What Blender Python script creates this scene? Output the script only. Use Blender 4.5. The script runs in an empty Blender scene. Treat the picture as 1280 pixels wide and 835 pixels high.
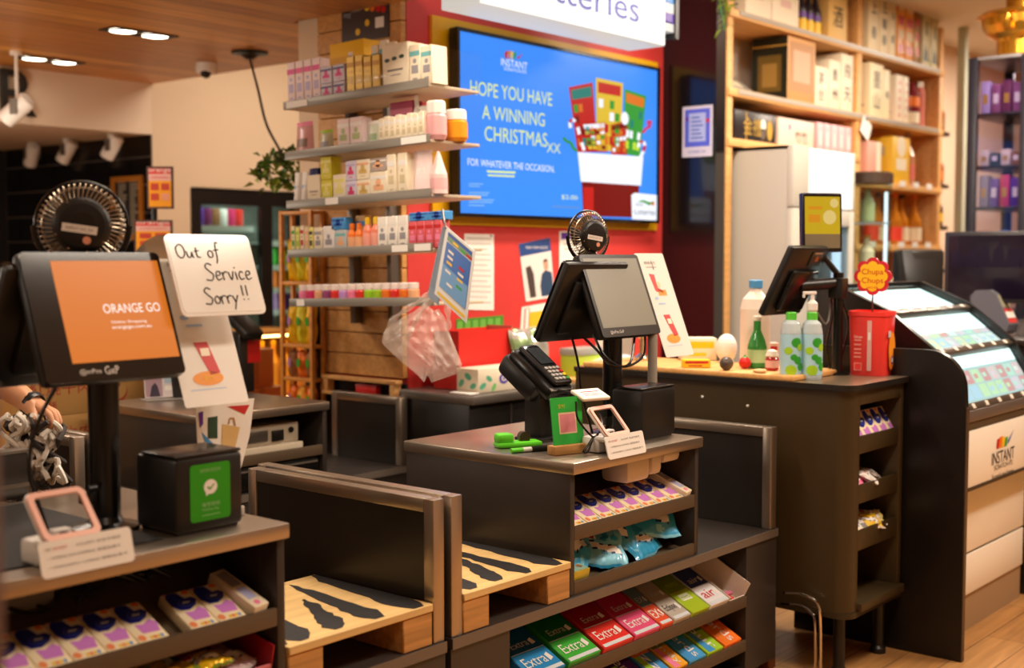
import bpy, bmesh, math, random
from mathutils import Vector, Matrix, Euler
random.seed(7)
SC = bpy.context.scene
COL = SC.collection
PI = math.pi
R = math.radians

# ---------------------------------------------------------------- camera
F_PX, HOR, EYE = 1560.0, 320.0, 1.55
HEAD = R(40.3)
PITCH = math.atan((417.5 - HOR) / F_PX)
FW = Vector((math.cos(HEAD) * math.cos(PITCH), math.sin(HEAD) * math.cos(PITCH), -math.sin(PITCH)))
RT = Vector((math.sin(HEAD), -math.cos(HEAD), 0))
UP = RT.cross(FW)
EYEP = Vector((0, 0, EYE))
def ray(x, y): return FW + RT * ((x - 640) / F_PX) - UP * ((y - 417.5) / F_PX)
def at_z(x, y, z): d = ray(x, y); return EYEP + d * ((z - EYE) / d.z)
def at_x(x, y, v): d = ray(x, y); return EYEP + d * (v / d.x)
def at_y(x, y, v): d = ray(x, y); return EYEP + d * (v / d.y)
def at_d(x, y, v):
    d = ray(x, y); h = Vector((math.cos(HEAD), math.sin(HEAD), 0)); return EYEP + d * (v / d.dot(h))

cam = bpy.data.cameras.new('camera'); co = bpy.data.objects.new('camera', cam); COL.objects.link(co)
co.location = EYEP
m3 = Matrix((RT, UP, -FW)).transposed(); co.rotation_euler = m3.to_euler()
cam.sensor_width = 36.0; cam.lens = F_PX / 1280 * 36.0
cam.clip_start = 0.05; cam.clip_end = 100
cam.dof.use_dof = True; cam.dof.focus_distance = 3.75; cam.dof.aperture_fstop = 2.0
SC.camera = co

# ---------------------------------------------------------------- materials
def lin(c):
    return tuple(((v / 255) / 12.92 if v / 255 <= .04045 else ((v / 255 + .055) / 1.055) ** 2.4) for v in c)
_mats = {}
def M(name, rgb, rough=.5, metal=0., emit=0., alpha=1., trans=0., spec=.5, grain=0., gscale=40., coat=0., bump=0., ior=1.45):
    if name in _mats: return _mats[name]
    m = bpy.data.materials.new(name); m.use_nodes = True
    nt = m.node_tree; b = nt.nodes['Principled BSDF']
    c = lin(rgb) + (1,)
    b.inputs['Base Color'].default_value = c
    b.inputs['Roughness'].default_value = rough
    b.inputs['Metallic'].default_value = metal
    b.inputs['Alpha'].default_value = alpha
    b.inputs['Transmission Weight'].default_value = trans
    b.inputs['Specular IOR Level'].default_value = spec
    b.inputs['Coat Weight'].default_value = coat
    b.inputs['IOR'].default_value = ior
    if emit:
        b.inputs['Base Color'].default_value = tuple(v * .12 for v in c[:3]) + (1,)
        b.inputs['Emission Color'].default_value = c; b.inputs['Emission Strength'].default_value = emit
    if grain or bump:
        tc = nt.nodes.new('ShaderNodeTexCoord'); nz = nt.nodes.new('ShaderNodeTexNoise')
        nz.inputs['Scale'].default_value = gscale; nz.inputs['Detail'].default_value = 4
        nt.links.new(tc.outputs['Object'], nz.inputs['Vector'])
        if grain:
            mx = nt.nodes.new('ShaderNodeMix'); mx.data_type = 'RGBA'
            mx.inputs[6].default_value = tuple(v * (1 - grain) for v in c[:3]) + (1,)
            mx.inputs[7].default_value = tuple(min(1, v * (1 + grain)) for v in c[:3]) + (1,)
            nt.links.new(nz.outputs['Fac'], mx.inputs[0]); nt.links.new(mx.outputs[2], b.inputs['Base Color'])
        if bump:
            bp = nt.nodes.new('ShaderNodeBump'); bp.inputs['Strength'].default_value = bump; bp.inputs['Distance'].default_value = .01
            nt.links.new(nz.outputs['Fac'], bp.inputs['Height']); nt.links.new(bp.outputs['Normal'], b.inputs['Normal'])
    _mats[name] = m
    return m
def wood(name, c1, c2, rot=(0, 0, 0), row=.12, length=1.6, rough=.45, mortar=.0025, grain=.25, mcol=None, stretch=(1, 14, 14)):
    """planks: brick pattern in the object's own space plus stretched noise for the grain"""
    if name in _mats: return _mats[name]
    m = bpy.data.materials.new(name); m.use_nodes = True; nt = m.node_tree; b = nt.nodes['Principled BSDF']
    tc = nt.nodes.new('ShaderNodeTexCoord'); mp = nt.nodes.new('ShaderNodeMapping'); mp.inputs['Rotation'].default_value = rot
    br = nt.nodes.new('ShaderNodeTexBrick'); br.offset = .37; br.squash = 1
    br.inputs['Color1'].default_value = lin(c1) + (1,); br.inputs['Color2'].default_value = lin(c2) + (1,)
    br.inputs['Mortar'].default_value = lin(mcol or tuple(v * .45 for v in c1)) + (1,)
    br.inputs['Scale'].default_value = 1; br.inputs['Mortar Size'].default_value = mortar; br.inputs['Bias'].default_value = -.1
    br.inputs['Brick Width'].default_value = length; br.inputs['Row Height'].default_value = row
    mp2 = nt.nodes.new('ShaderNodeMapping'); mp2.inputs['Scale'].default_value = stretch
    nz = nt.nodes.new('ShaderNodeTexNoise'); nz.inputs['Scale'].default_value = 3; nz.inputs['Detail'].default_value = 6; nz.inputs['Distortion'].default_value = .6
    mx = nt.nodes.new('ShaderNodeMix'); mx.data_type = 'RGBA'; mx.blend_type = 'MULTIPLY'; mx.inputs[0].default_value = 1
    cr = nt.nodes.new('ShaderNodeValToRGB'); cr.color_ramp.elements[0].color = (1 - grain * 1.6,) * 3 + (1,); cr.color_ramp.elements[1].color = (1 + grain * .3,) * 3 + (1,)
    cr.color_ramp.elements[0].position = .25; cr.color_ramp.elements[1].position = .75
    L = nt.links.new
    L(tc.outputs['Object'], mp.inputs['Vector']); L(mp.outputs['Vector'], br.inputs['Vector'])
    L(mp.outputs['Vector'], mp2.inputs['Vector']); L(mp2.outputs['Vector'], nz.inputs['Vector'])
    L(nz.outputs['Fac'], cr.inputs['Fac']); L(br.outputs['Color'], mx.inputs[6]); L(cr.outputs['Color'], mx.inputs[7])
    L(mx.outputs[2], b.inputs['Base Color']); b.inputs['Roughness'].default_value = rough
    _mats[name] = m
    return m
def glassy(name, rgb=(255, 255, 255), mix=.12, rough=.05):
    """thin clear sheet: mostly see-through, a little gloss"""
    if name in _mats: return _mats[name]
    m = bpy.data.materials.new(name); m.use_nodes = True; nt = m.node_tree; nt.nodes.remove(nt.nodes['Principled BSDF'])
    out = nt.nodes['Material Output']; t = nt.nodes.new('ShaderNodeBsdfTransparent'); t.inputs[0].default_value = lin(rgb) + (1,)
    g = nt.nodes.new('ShaderNodeBsdfGlossy'); g.inputs['Roughness'].default_value = rough
    fr = nt.nodes.new('ShaderNodeLayerWeight'); fr.inputs['Blend'].default_value = .15
    ma = nt.nodes.new('ShaderNodeMath'); ma.operation = 'MULTIPLY_ADD'; ma.inputs[1].default_value = .22; ma.inputs[2].default_value = mix * .15; ma.use_clamp = True
    ms = nt.nodes.new('ShaderNodeMixShader'); L = nt.links.new
    L(fr.outputs['Fresnel'], ma.inputs[0]); L(ma.outputs[0], ms.inputs[0]); L(t.outputs[0], ms.inputs[1]); L(g.outputs[0], ms.inputs[2]); L(ms.outputs[0], out.inputs[0])
    _mats[name] = m
    return m
def film(name, rgb=(240, 235, 230), op=.35):
    """milky plastic film: part see-through, part diffuse and gloss"""
    if name in _mats: return _mats[name]
    m = bpy.data.materials.new(name); m.use_nodes = True; nt = m.node_tree; b = nt.nodes['Principled BSDF']
    b.inputs['Base Color'].default_value = lin(rgb) + (1,); b.inputs['Roughness'].default_value = .18; b.inputs['Alpha'].default_value = op
    _mats[name] = m
    return m

# ---------------------------------------------------------------- mesh builder
_txt = {}
def text_mesh(s):
    if s in _txt: return _txt[s]
    cu = bpy.data.curves.new('t', 'FONT'); cu.body = s; cu.size = 1; cu.resolution_u = 3
    o = bpy.data.objects.new('t', cu); COL.objects.link(o)
    dg = bpy.context.evaluated_depsgraph_get(); dg.update()
    me = bpy.data.meshes.new_from_object(o.evaluated_get(dg))
    vs = [v.co.copy() for v in me.vertices]; fs = [tuple(p.vertices) for p in me.polygons]
    bpy.data.objects.remove(o); bpy.data.curves.remove(cu); bpy.data.meshes.remove(me)
    if vs:
        x0 = min(v.x for v in vs); x1 = max(v.x for v in vs); y0 = min(v.y for v in vs); y1 = max(v.y for v in vs)
        vs = [Vector((v.x - (x0 + x1) / 2, v.y - (y0 + y1) / 2, 0)) for v in vs]; ext = (x1 - x0, y1 - y0)
    else: ext = (1, 1)
    _txt[s] = (vs, fs, ext)
    return _txt[s]
UPRIGHT = Matrix.Rotation(PI / 2, 4, 'X')            # a drawing in x,y stood up to face -y
FACE_NX = Matrix.Rotation(-PI / 2, 4, 'Z')           # turned to face -x
class MB:
    def __init__(s, T=None): s.v = []; s.f = []; s.mi = []; s.mats = []; s.T = T or Matrix()
    def _m(s, m):
        if m not in s.mats: s.mats.append(m)
        return s.mats.index(m)
    def add(s, vs, fs, m, T=None):
        n = len(s.v); X = s.T @ T if T is not None else s.T
        s.v += [X @ Vector(v) for v in vs]; i = s._m(m)
        for f in fs: s.f.append(tuple(n + k for k in f)); s.mi.append(i)
        return s
    def box(s, x0, x1, y0, y1, z0, z1, m, bev=0, T=None, seg=2):
        if not bev:
            vs = [(x, y, z) for x in (x0, x1) for y in (y0, y1) for z in (z0, z1)]
            return s.add(vs, [(0, 1, 3, 2), (4, 6, 7, 5), (0, 4, 5, 1), (2, 3, 7, 6), (0, 2, 6, 4), (1, 5, 7, 3)], m, T)
        bm = bmesh.new(); bmesh.ops.create_cube(bm, size=1)
        for v in bm.verts: v.co = Vector(((x0 + x1) / 2 + v.co.x * (x1 - x0), (y0 + y1) / 2 + v.co.y * (y1 - y0), (z0 + z1) / 2 + v.co.z * (z1 - z0)))
        bmesh.ops.bevel(bm, geom=bm.edges[:], offset=min(bev, .49 * min(x1 - x0, y1 - y0, z1 - z0)), segments=seg, affect='EDGES', profile=.5)
        bm.verts.index_update()
        s.add([v.co.copy() for v in bm.verts], [tuple(v.index for v in f.verts) for f in bm.faces], m, T); bm.free()
        return s
    def prism(s, poly, d0, d1, m, T=None, side=None):
        """polygon in x,y extruded from z=d0 to d1"""
        n = len(poly); vs = [(x, y, d0) for x, y in poly] + [(x, y, d1) for x, y in poly]
        s.add(vs, [tuple(range(n - 1, -1, -1)), tuple(range(n, 2 * n))], m, T)
        s.add(vs, [(i, (i + 1) % n, n + (i + 1) % n, n + i) for i in range(n)], side or m, T)
        return s
    def flat(s, poly, m, T=None, z=0): return s.add([(x, y, z) for x, y in poly], [tuple(range(len(poly)))], m, T)
    def rect(s, x0, x1, y0, y1, m, T=None, z=0): return s.flat([(x0, y0), (x1, y0), (x1, y1), (x0, y1)], m, T, z)
    def disc(s, cx, cy, r, m, T=None, z=0, n=20, ry=None, a0=0, a1=2 * PI):
        p = [(cx + r * math.cos(a0 + (a1 - a0) * i / n), cy + (ry or r) * math.sin(a0 + (a1 - a0) * i / n)) for i in range(n if a1 - a0 > 6.2 else n + 1)]
        return s.flat(p, m, T, z)
    def lathe(s, prof, m, n=20, T=None, mats=None, cap=True):
        """prof: (radius, z) from bottom to top; mats: one per ring band"""
        vs = [(r * math.cos(2 * PI * i / n), r * math.sin(2 * PI * i / n), z) for r, z in prof for i in range(n)]
        for k in range(len(prof) - 1):
            s.add(vs[k * n:(k + 2) * n], [(i, (i + 1) % n, n + (i + 1) % n, n + i) for i in range(n)], mats[k] if mats else m, T)
        if cap:
            s.add(vs[:n], [tuple(range(n - 1, -1, -1))], mats[0] if mats else m, T)
            s.add(vs[-n:], [tuple(range(n))], mats[-1] if mats else m, T)
        return s
    def tube(s, pts, r, m, n=8, T=None, close=False, cap=True):
        pts = [Vector(p) for p in pts]; N = len(pts); rs = r if isinstance(r, (list, tuple)) else [r] * N
        vs = []; up = None
        for i, p in enumerate(pts):
            a = pts[i - 1] if (i or close) else p; b = pts[(i + 1) % N] if (i < N - 1 or close) else p
            t = (b - a).normalized() if (b - a).length else Vector((0, 0, 1))
            if up is None: up = t.orthogonal()
            up = (up - t * up.dot(t)); up = up.normalized() if up.length > 1e-6 else t.orthogonal().normalized()
            w = t.cross(up)
            vs += [p + (up * math.cos(2 * PI * k / n) + w * math.sin(2 * PI * k / n)) * rs[i] for k in range(n)]
        fs = []
        for i in range(N if close else N - 1):
            j = (i + 1) % N
            fs += [(i * n + k, i * n + (k + 1) % n, j * n + (k + 1) % n, j * n + k) for k in range(n)]
        if cap and not close: fs += [tuple(range(n - 1, -1, -1)), tuple(range((N - 1) * n, N * n))]
        return s.add(vs, fs, m, T)
    def cyl(s, p0, p1, r, m, n=16, r1=None, T=None): return s.tube([p0, p1], [r, r if r1 is None else r1], m, n, T)
    def ball(s, c, r, m, T=None, n=16, sc=(1, 1, 1)):
        k = n // 2; prof = [(max(1e-4, r * math.sin(PI * i / k)), -r * math.cos(PI * i / k)) for i in range(k + 1)]
        return s.lathe(prof, m, n, (T or Matrix()) @ Matrix.Translation(c) @ Matrix.Diagonal((*sc, 1)), cap=False)
    def text(s, t, cx, cy, h, m, T=None, z=.0006, w=None, slant=0):
        """text centred at cx,cy in the x,y plane, h tall, optionally squeezed to width w"""
        vs, fs, (ew, eh) = text_mesh(t)
        if not vs: return s
        ky = h / eh; kx = w / ew if w else ky
        return s.add([(cx + v.x * kx + v.y * ky * slant, cy + v.y * ky, z) for v in vs], fs, m, T)
    def sheet(s, fn, nu, nv, m, T=None, mfn=None):
        """fn(u,v)->point over the unit square"""
        vs = [fn(i / nu, j / nv) for j in range(nv + 1) for i in range(nu + 1)]
        for j in range(nv):
            for i in range(nu):
                pass
        fs = [(j * (nu + 1) + i, j * (nu + 1) + i + 1, (j + 1) * (nu + 1) + i + 1, (j + 1) * (nu + 1) + i) for j in range(nv) for i in range(nu)]
        if mfn is None: return s.add(vs, fs, m, T)
        n = len(s.v); X = s.T @ T if T is not None else s.T
        s.v += [X @ Vector(v) for v in vs]
        for q, f in enumerate(fs):
            s.f.append(tuple(n + k for k in f)); s.mi.append(s._m(mfn((q % nu + .5) / nu, (q // nu + .5) / nv)))
        return s
def rrect(w, h, r, n=4, cx=0, cy=0):
    p = []
    for k, (sx, sy) in enumerate(((1, 1), (-1, 1), (-1, -1), (1, -1))):
        for i in range(n + 1):
            a = PI / 2 * (k + i / n); p.append((cx + sx * (w / 2 - r) + r * math.cos(a), cy + sy * (h / 2 - r) + r * math.sin(a)))
    return p
def OBJ(name, mb, parent=None, smooth=40):
    me = bpy.data.meshes.new(name); me.from_pydata([tuple(v) for v in mb.v], [], mb.f)
    for m in mb.mats: me.materials.append(m)
    me.polygons.foreach_set('material_index', mb.mi)
    me.polygons.foreach_set('use_smooth', [True] * len(mb.f))
    me.update(); me.set_sharp_from_angle(angle=R(smooth))
    o = bpy.data.objects.new(name, me); COL.objects.link(o)
    if parent is not None: o.parent = parent
    return o
def tag(o, label, cat, group=None, kind=None):
    if label: o['label'] = label
    if cat: o['category'] = cat
    if group: o['group'] = group
    if kind: o['kind'] = kind
    return o
def place(o, loc=(0, 0, 0), rz=0, mat=None, rot=None):
    if mat is not None: o.matrix_basis = mat
    else: o.location = loc; o.rotation_euler = rot or (0, 0, rz)
    return o
def THING(name, label, cat, loc=(0, 0, 0), rz=0, group=None, mat=None, rot=None):
    o = bpy.data.objects.new(name, None); COL.objects.link(o); o.empty_display_size = .05
    place(o, loc, rz, mat, rot); return tag(o, label, cat, group)
def SOLO(name, mb, label, cat, loc=(0, 0, 0), rz=0, group=None, mat=None, rot=None):
    o = OBJ(name, mb); place(o, loc, rz, mat, rot); return tag(o, label, cat, group)
def STRUCT(name, mb, parent=None):
    o = OBJ(name, mb, parent); o['kind'] = 'structure'; return o
def dup(o, label, loc=None, rz=0, group=None, mat=None, rot=None):
    r = o.copy(); COL.objects.link(r)
    def kids(a, b):
        for ch in a.children:
            c = ch.copy(); COL.objects.link(c); c.parent = b; c.matrix_parent_inverse = ch.matrix_parent_inverse.copy(); kids(ch, c)
    kids(o, r)
    if loc is not None or mat is not None: place(r, loc, rz, mat, rot)
    r['label'] = label
    if group: r['group'] = group
    return r
ORD = ['first', 'second', 'third', 'fourth', 'fifth', 'sixth', 'seventh', 'eighth', 'ninth', 'tenth', 'eleventh', 'twelfth', 'thirteenth', 'fourteenth', 'fifteenth', 'sixteenth']
def TR(x, y, z, rz=0): return Matrix.Translation((x, y, z)) @ Matrix.Rotation(rz, 4, 'Z')
def rx(a): return Matrix.Rotation(a, 4, 'X')
def ry(a): return Matrix.Rotation(a, 4, 'Y')
def rzm(a): return Matrix.Rotation(a, 4, 'Z')

# common materials
BLACK = M('black_plastic', (22, 20, 19), .38)
SATIN = M('satin_black', (15, 14, 13), .25)
CHAR = M('charcoal_laminate', (54, 48, 44), .34, grain=.08, gscale=6)
CHARD = M('dark_laminate', (38, 34, 31), .3)
VOID = M('dark_interior', (14, 12, 11), .7)
STEEL = M('brushed_steel', (178, 164, 148), .3, .9, grain=.06, gscale=12)
STEELD = M('dull_steel', (120, 112, 104), .4, .7)
CHROME = M('chrome', (210, 205, 200), .12, 1)
WHITE = M('white_plastic', (235, 230, 222), .4)
PAPER = M('white_paper', (238, 234, 226), .6)
CREAM = M('cream_card', (232, 218, 190), .55)
LAMIN = M('laminated_card', (240, 236, 228), .15, coat=.6)
INK = M('black_ink', (18, 16, 18), .6)
GREYINK = M('grey_ink', (120, 112, 108), .6)
RED = M('red_gloss', (200, 30, 26), .35)
REDINK = M('red_ink', (196, 40, 40), .6)
YEL = M('yellow_gloss', (240, 195, 30), .4)
ORG = M('orange_gloss', (235, 120, 30), .4)
GRN = M('green_gloss', (50, 160, 50), .4)
LIME = M('lime_gloss', (160, 205, 40), .4)
BLU = M('blue_gloss', (30, 70, 170), .35)
SKY = M('sky_blue_gloss', (70, 150, 215), .35)
TEAL = M('teal_gloss', (30, 150, 165), .35)
PINK = M('pink_gloss', (238, 130, 165), .4)
HOT = M('hot_pink_gloss', (215, 45, 105), .4)
PURP = M('purple_gloss', (95, 45, 150), .35)
LILAC = M('lilac_gloss', (196, 150, 208), .45)
GOLD = M('gold_card', (205, 165, 70), .35, .3)
NAVY = M('navy_gloss', (24, 30, 92), .35)
BROWN = M('brown_card', (150, 100, 58), .6)
PINE = wood('pine_wood', (232, 176, 106), (222, 160, 88), row=3, length=9, mortar=0, grain=.16, rough=.5)
CLEAR = glassy('clear_acrylic')
# ================================================================ SETTING
BEIGE = M('beige_wall_paint', (222, 198, 168), .75, grain=.03, gscale=3)
BEIGE2 = M('warm_white_paint', (230, 210, 186), .75)
CEILW = M('ceiling_paint', (236, 228, 216), .8)
REDP = M('red_wall_paint', (206, 60, 56), .45, grain=.04, gscale=4)
YELP = M('yellow_wall_paint', (226, 172, 8), .4)
DARKP = M('black_gloss_panel', (20, 15, 17), .2, coat=.4)
FLOORW = wood('floor_planks', (202, 150, 92), (182, 128, 74), row=.16, length=1.4, mortar=.002, grain=.22, rough=.35)
RAFTW = wood('ceiling_planks', (222, 154, 72), (170, 100, 36), row=.14, length=2.6, mortar=.003, grain=.22, rough=.4)
CLADW = wood('cladding_boards', (214, 158, 88), (202, 144, 76), rot=(PI / 2, 0, 0), row=.1, length=9, mortar=0, grain=.2, rough=.5)
TILE = M('black_tile', (20, 17, 17), .15)
GROUT = M('dark_grout', (104, 90, 80), .7)

STRUCT('floor', MB().box(-4, 15, -4, 12, -.1, 0, FLOORW))
STRUCT('ceiling', MB().box(-4, 15, -4, 12, 3.3, 3.4, CEILW))
b = MB(); b.box(-2, 4.74, 7.1, 7.25, 2.34, 3.3, BEIGE2); b.box(4.74, 5.03, 7.1, 7.25, 0, 3.3, BEIGE); b.box(5.03, 6.35, 7.1, 7.25, 2.015, 3.3, BEIGE); b.box(6.35, 11, 7.1, 7.25, 0, 3.3, BEIGE)
STRUCT('wall_back', b)
# tiled wall of the recess under the bulkhead
b = MB(); b.box(4.736, 4.7395, 7.1, 9, 0, 2.34, GROUT); b.box(4.75, 4.9, 7.25, 9, 0, 2.34, GROUT)
for i in range(13):
    for j in range(5):
        y0 = 7.11 + j * .48 - (.24 if i % 2 else 0); y1 = min(y0 + .47, 8.98); y0 = max(y0, 7.105)
        if y1 > y0: b.box(4.728, 4.7365, y0, y1, .02 + i * .182, .02 + i * .182 + .172, TILE)
STRUCT('wall_tiled', b)
STRUCT('wall_recess', MB().box(-2, 4.74, 9, 9.1, 0, 2.34, M('recess_paint', (30, 28, 30), .6)))
STRUCT('ceiling_recess', MB().box(-2, 4.9, 7.25, 9.1, 2.34, 2.44, BEIGE2))
b = MB(); b.box(-1.5, 3.95, 3.4, 4.73, 2.67, 2.75, RAFTW); b.box(-1.5, 4.76, 4.73, 7.1, 2.67, 2.75, RAFTW)
STRUCT('ceiling_timber', b)
# pillar: red lottery wall on one face, timber boards on the other
b = MB(); b.box(3.99, 6.05, 4.0, 4.56, 0, 3.3, REDP); STRUCT('wall_red', b)
STRUCT('wall_beige', MB().box(3.975, 6.05, 4.56, 4.72, 1.3, 3.3, BEIGE))
STRUCT('trim_5', MB().box(3.96, 4.0, 4.545, 4.60, 0, 1.42, VOID))
b = MB()
for i in range(23):
    z0 = .995 + i * .1
    b.box(3.955, 3.99, 4.002, 4.56, z0 + .002, z0 + .098, CLADW, .003, seg=1)
STRUCT('trim_1', b)
STRUCT('trim_2', MB().box(3.975, 3.99, 4.0, 4.545, 0, .97, VOID))
p0 = at_y(540, 17, 3.985); p1 = at_y(821, 288, 3.985)
STRUCT('trim_3', MB().box(p0.x, p1.x, 3.985, 4.0, p1.z, at_y(680, 48, 3.985).z, YELP))
STRUCT('partition', MB().box(6.05, 6.15, 3.65, 4.72, 0, 3.3, DARKP))
STRUCT('wall_right', MB().box(6.15, 15, 4.05, 4.2, 0, 3.3, M('pinkish_wall_paint', (240, 212, 186), .75)))
STRUCT('wall_left', MB().box(-4.1, -4, -4, 12, 0, 3.3, BEIGE))
STRUCT('wall_front', MB().box(-4, 15, -4.1, -4, 0, 3.3, BEIGE))
STRUCT('trim_4', MB().box(9.60, 9.66, 3.6, 3.66, 0, 3.3, M('pale_green_metal', (190, 196, 176), .4)))

# ================================================================ TELEVISION
TY = 3.93
def em(name, rgb, e=1.0): return M('screen_' + name, rgb, .3, emit=e, spec=.2)
tvx0 = at_y(570, 150, TY).x; tvx1 = at_y(823, 150, TY).x; tvz0 = at_y(700, 275, TY).z; tvz1 = at_y(700, 60, TY).z
t = THING('television', 'large wall screen showing a blue Christmas lottery advert on the red wall', 'television', (tvx0, TY, tvz0))
W, Hh = tvx1 - tvx0, tvz1 - tvz0
OBJ('housing', MB().box(0, W, .004, .045, 0, Hh, BLACK, .006).box(W * .3, W * .7, .045, .062, Hh * .25, Hh * .75, BLACK), t)
bz = .016
bb = MB(); bb.box(0, W, -.012, .006, 0, bz, SATIN); bb.box(0, W, -.012, .006, Hh - bz, Hh, SATIN); bb.box(0, bz, -.012, .006, bz, Hh - bz, SATIN); bb.box(W - bz, W, -.012, .006, bz, Hh - bz, SATIN)
OBJ('bezel', bb, t)
s = MB(T=UPRIGHT)
E_ = 1.0
SB = em('blue', (58, 136, 242), 1.08); SW = em('white', (236, 242, 252), E_); SY = em('lemon', (222, 236, 140), 1.0); SG = em('green', (60, 170, 60), .7); SR = em('red', (214, 40, 34), .7)
SDR = em('dark_red', (140, 22, 18), .6); SO = em('orange', (240, 130, 40), .7); SYW = em('yellow', (240, 205, 60), .75); SC_ = em('cyan', (150, 205, 246), .8); SP = em('pink', (226, 60, 110), .7); SGY = em('grey', (90, 96, 110), .7); STL = em('teal', (30, 140, 130), .7)
def tv(x, y): q = at_y(x, y, TY - .002); return (q.x - tvx0, q.z - tvz0)
s.rect(bz * .8, W - bz * .8, bz * .8, Hh - bz * .8, SB, z=0)
def tvpoly(pts, m, z=.001): s.flat([tv(*p) for p in pts][::-1], m, z=z)
def tvtext(tx, x, y, h, m, w=None, z=.002):
    a = tv(x, y); hh = abs(tv(x, y - h / 2)[1] - tv(x, y + h / 2)[1]); ww = None
    if w: ww = tv(x + w / 2, y)[0] - tv(x - w / 2, y)[0]
    s.text(tx, a[0], a[1], hh, m, z=z, w=ww)
# logo: rainbow fan over INSTANT
for k, mm in enumerate((SR, SO, SYW, SG)):
    x0 = 631 + k * 3.6; tvpoly([(x0, 64 + abs(k - 1.5) * 1.2), (x0 + 3.8, 62 + abs(k - .5) * 1.4), (x0 + 2.6, 74), (x0 + .6, 73)], mm)
tvpoly([(646, 72), (654, 67), (648, 74)], SR)
tvtext('INSTANT', 643, 80, 9, SW, 33); tvtext('SCRATCH-ITS', 644, 88, 4, SW, 28)
tvtext('HOPE YOU HAVE', 641, 117, 17, SY, 102); tvtext('A WINNING', 643, 145, 17, SY, 78); tvtext('CHRISTMAS', 646, 171, 18, SY, 78); tvtext('XX', 692, 185, 12, SY, 17)
tvtext('FOR WHATEVER THE OCCASION.', 641, 207, 8.5, SW, 108)
tvpoly([(608, 213), (645, 214.5), (644, 217), (610, 215.5)], SY); tvpoly([(609, 218), (644, 219.5), (643, 221.5), (611, 220)], SY)
for y, w in ((229, 18), (232, 14), (240, 26), (243, 24), (249, 32), (252, 30), (256, 20)): tvpoly([(586, y), (586 + w, y + .4), (586 + w, y + 1.6), (586, y + 1.2)], SC_)
tvtext('$2.00', 712, 247, 6, SY, 20)
tvpoly([(690, 257), (724, 258.5), (724, 260.5), (690, 259)], em('pale_blue', (110, 160, 226), .7))
# fan of five instant tickets
def ticket(pts, base, band, cells):
    tvpoly(pts, base, .0012)
    def q(u, v):
        ax = [pts[0][k] + (pts[1][k] - pts[0][k]) * u for k in (0, 1)]; bx = [pts[3][k] + (pts[2][k] - pts[3][k]) * u for k in (0, 1)]
        return (ax[0] + (bx[0] - ax[0]) * v, ax[1] + (bx[1] - ax[1]) * v)
    tvpoly([q(.08, .05), q(.92, .05), q(.92, .2), q(.08, .2)], band, .0016)
    rr = random.Random(len(cells) + int(pts[0][0]))
    for i in range(4):
        for j in range(4):
            u, v = .1 + i * .21, .28 + j * .17; d = .17
            if rr.random() < .75: tvpoly([q(u, v), q(u + d, v), q(u + d, v + .12), q(u, v + .12)], rr.choice(cells), .0016)
ticket([(711, 109), (741, 103), (747, 190), (722, 190)], SR, STL, (SDR, SG, SW, STL, SO))
ticket([(745, 97), (779, 104), (776, 190), (746, 188)], SYW, SR, (SO, SW, SYW, SR, SG))
ticket([(781, 111), (808, 120), (800, 196), (780, 192)], SG, SO, (LIME, SW, SG, SY, STL))
ticket([(726, 154), (758, 152), (760, 190), (734, 190)], SR, SW, (SW, SG, SYW, SDR))
ticket([(763, 156), (786, 150), (784, 194), (764, 193)], SR, SDR, (SR, SO, SW))
s.disc(*tv(781, 148), .035, SW, z=.0022); 
# stocking
tvpoly([(722, 190), (804, 196), (801, 232), (726, 227)], SW, .0024)
tvpoly([(727, 226), (799, 232), (797, 272), (729, 270)], SDR, .002)
tvpoly([(729, 234), (742, 234), (742, 270), (730, 270)], SR, .0022)
# candy canes, streamers
def band(path, w, ms):
    for k in range(len(path) - 1):
        (x0, y0), (x1, y1) = path[k], path[k + 1]; L = math.hypot(x1 - x0, y1 - y0); nx, ny = -(y1 - y0) / L * w, (x1 - x0) / L * w
        tvpoly([(x0 + nx, y0 + ny), (x1 + nx, y1 + ny), (x1 - nx, y1 - ny), (x0 - nx, y0 - ny)][::1 if True else -1], ms[k % len(ms)], .003)
band([(730, 188), (727, 178), (724, 168), (722, 159), (719, 152), (715, 149), (712, 153), (713, 160)], 2, (SW, SR))
band([(800, 197), (804, 189), (806, 182), (804, 177), (799, 178), (798, 184)], 2, (SW, SR))
band([(704, 172), (708, 177), (713, 178), (716, 185), (721, 189)], 1.8, (SG,)); band([(803, 166), (808, 160), (813, 158), (809, 152), (815, 153)], 1.8, (SP,))
tvpoly([(789, 244), (793, 241), (822, 244), (822, 276), (790, 274)], SW, .003)
tvpoly([(796, 252), (804, 250), (812, 253), (817, 251), (812, 257), (804, 253)], SG, .0035); tvpoly([(812, 254), (818, 252), (817, 258)], SO, .0035)
tvtext('NSW', 799, 256, 3.5, SGY, 9, .0036); tvtext('Lotteries', 806, 265, 7, SGY, 26, .0036)
OBJ('screen', s, t)

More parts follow.
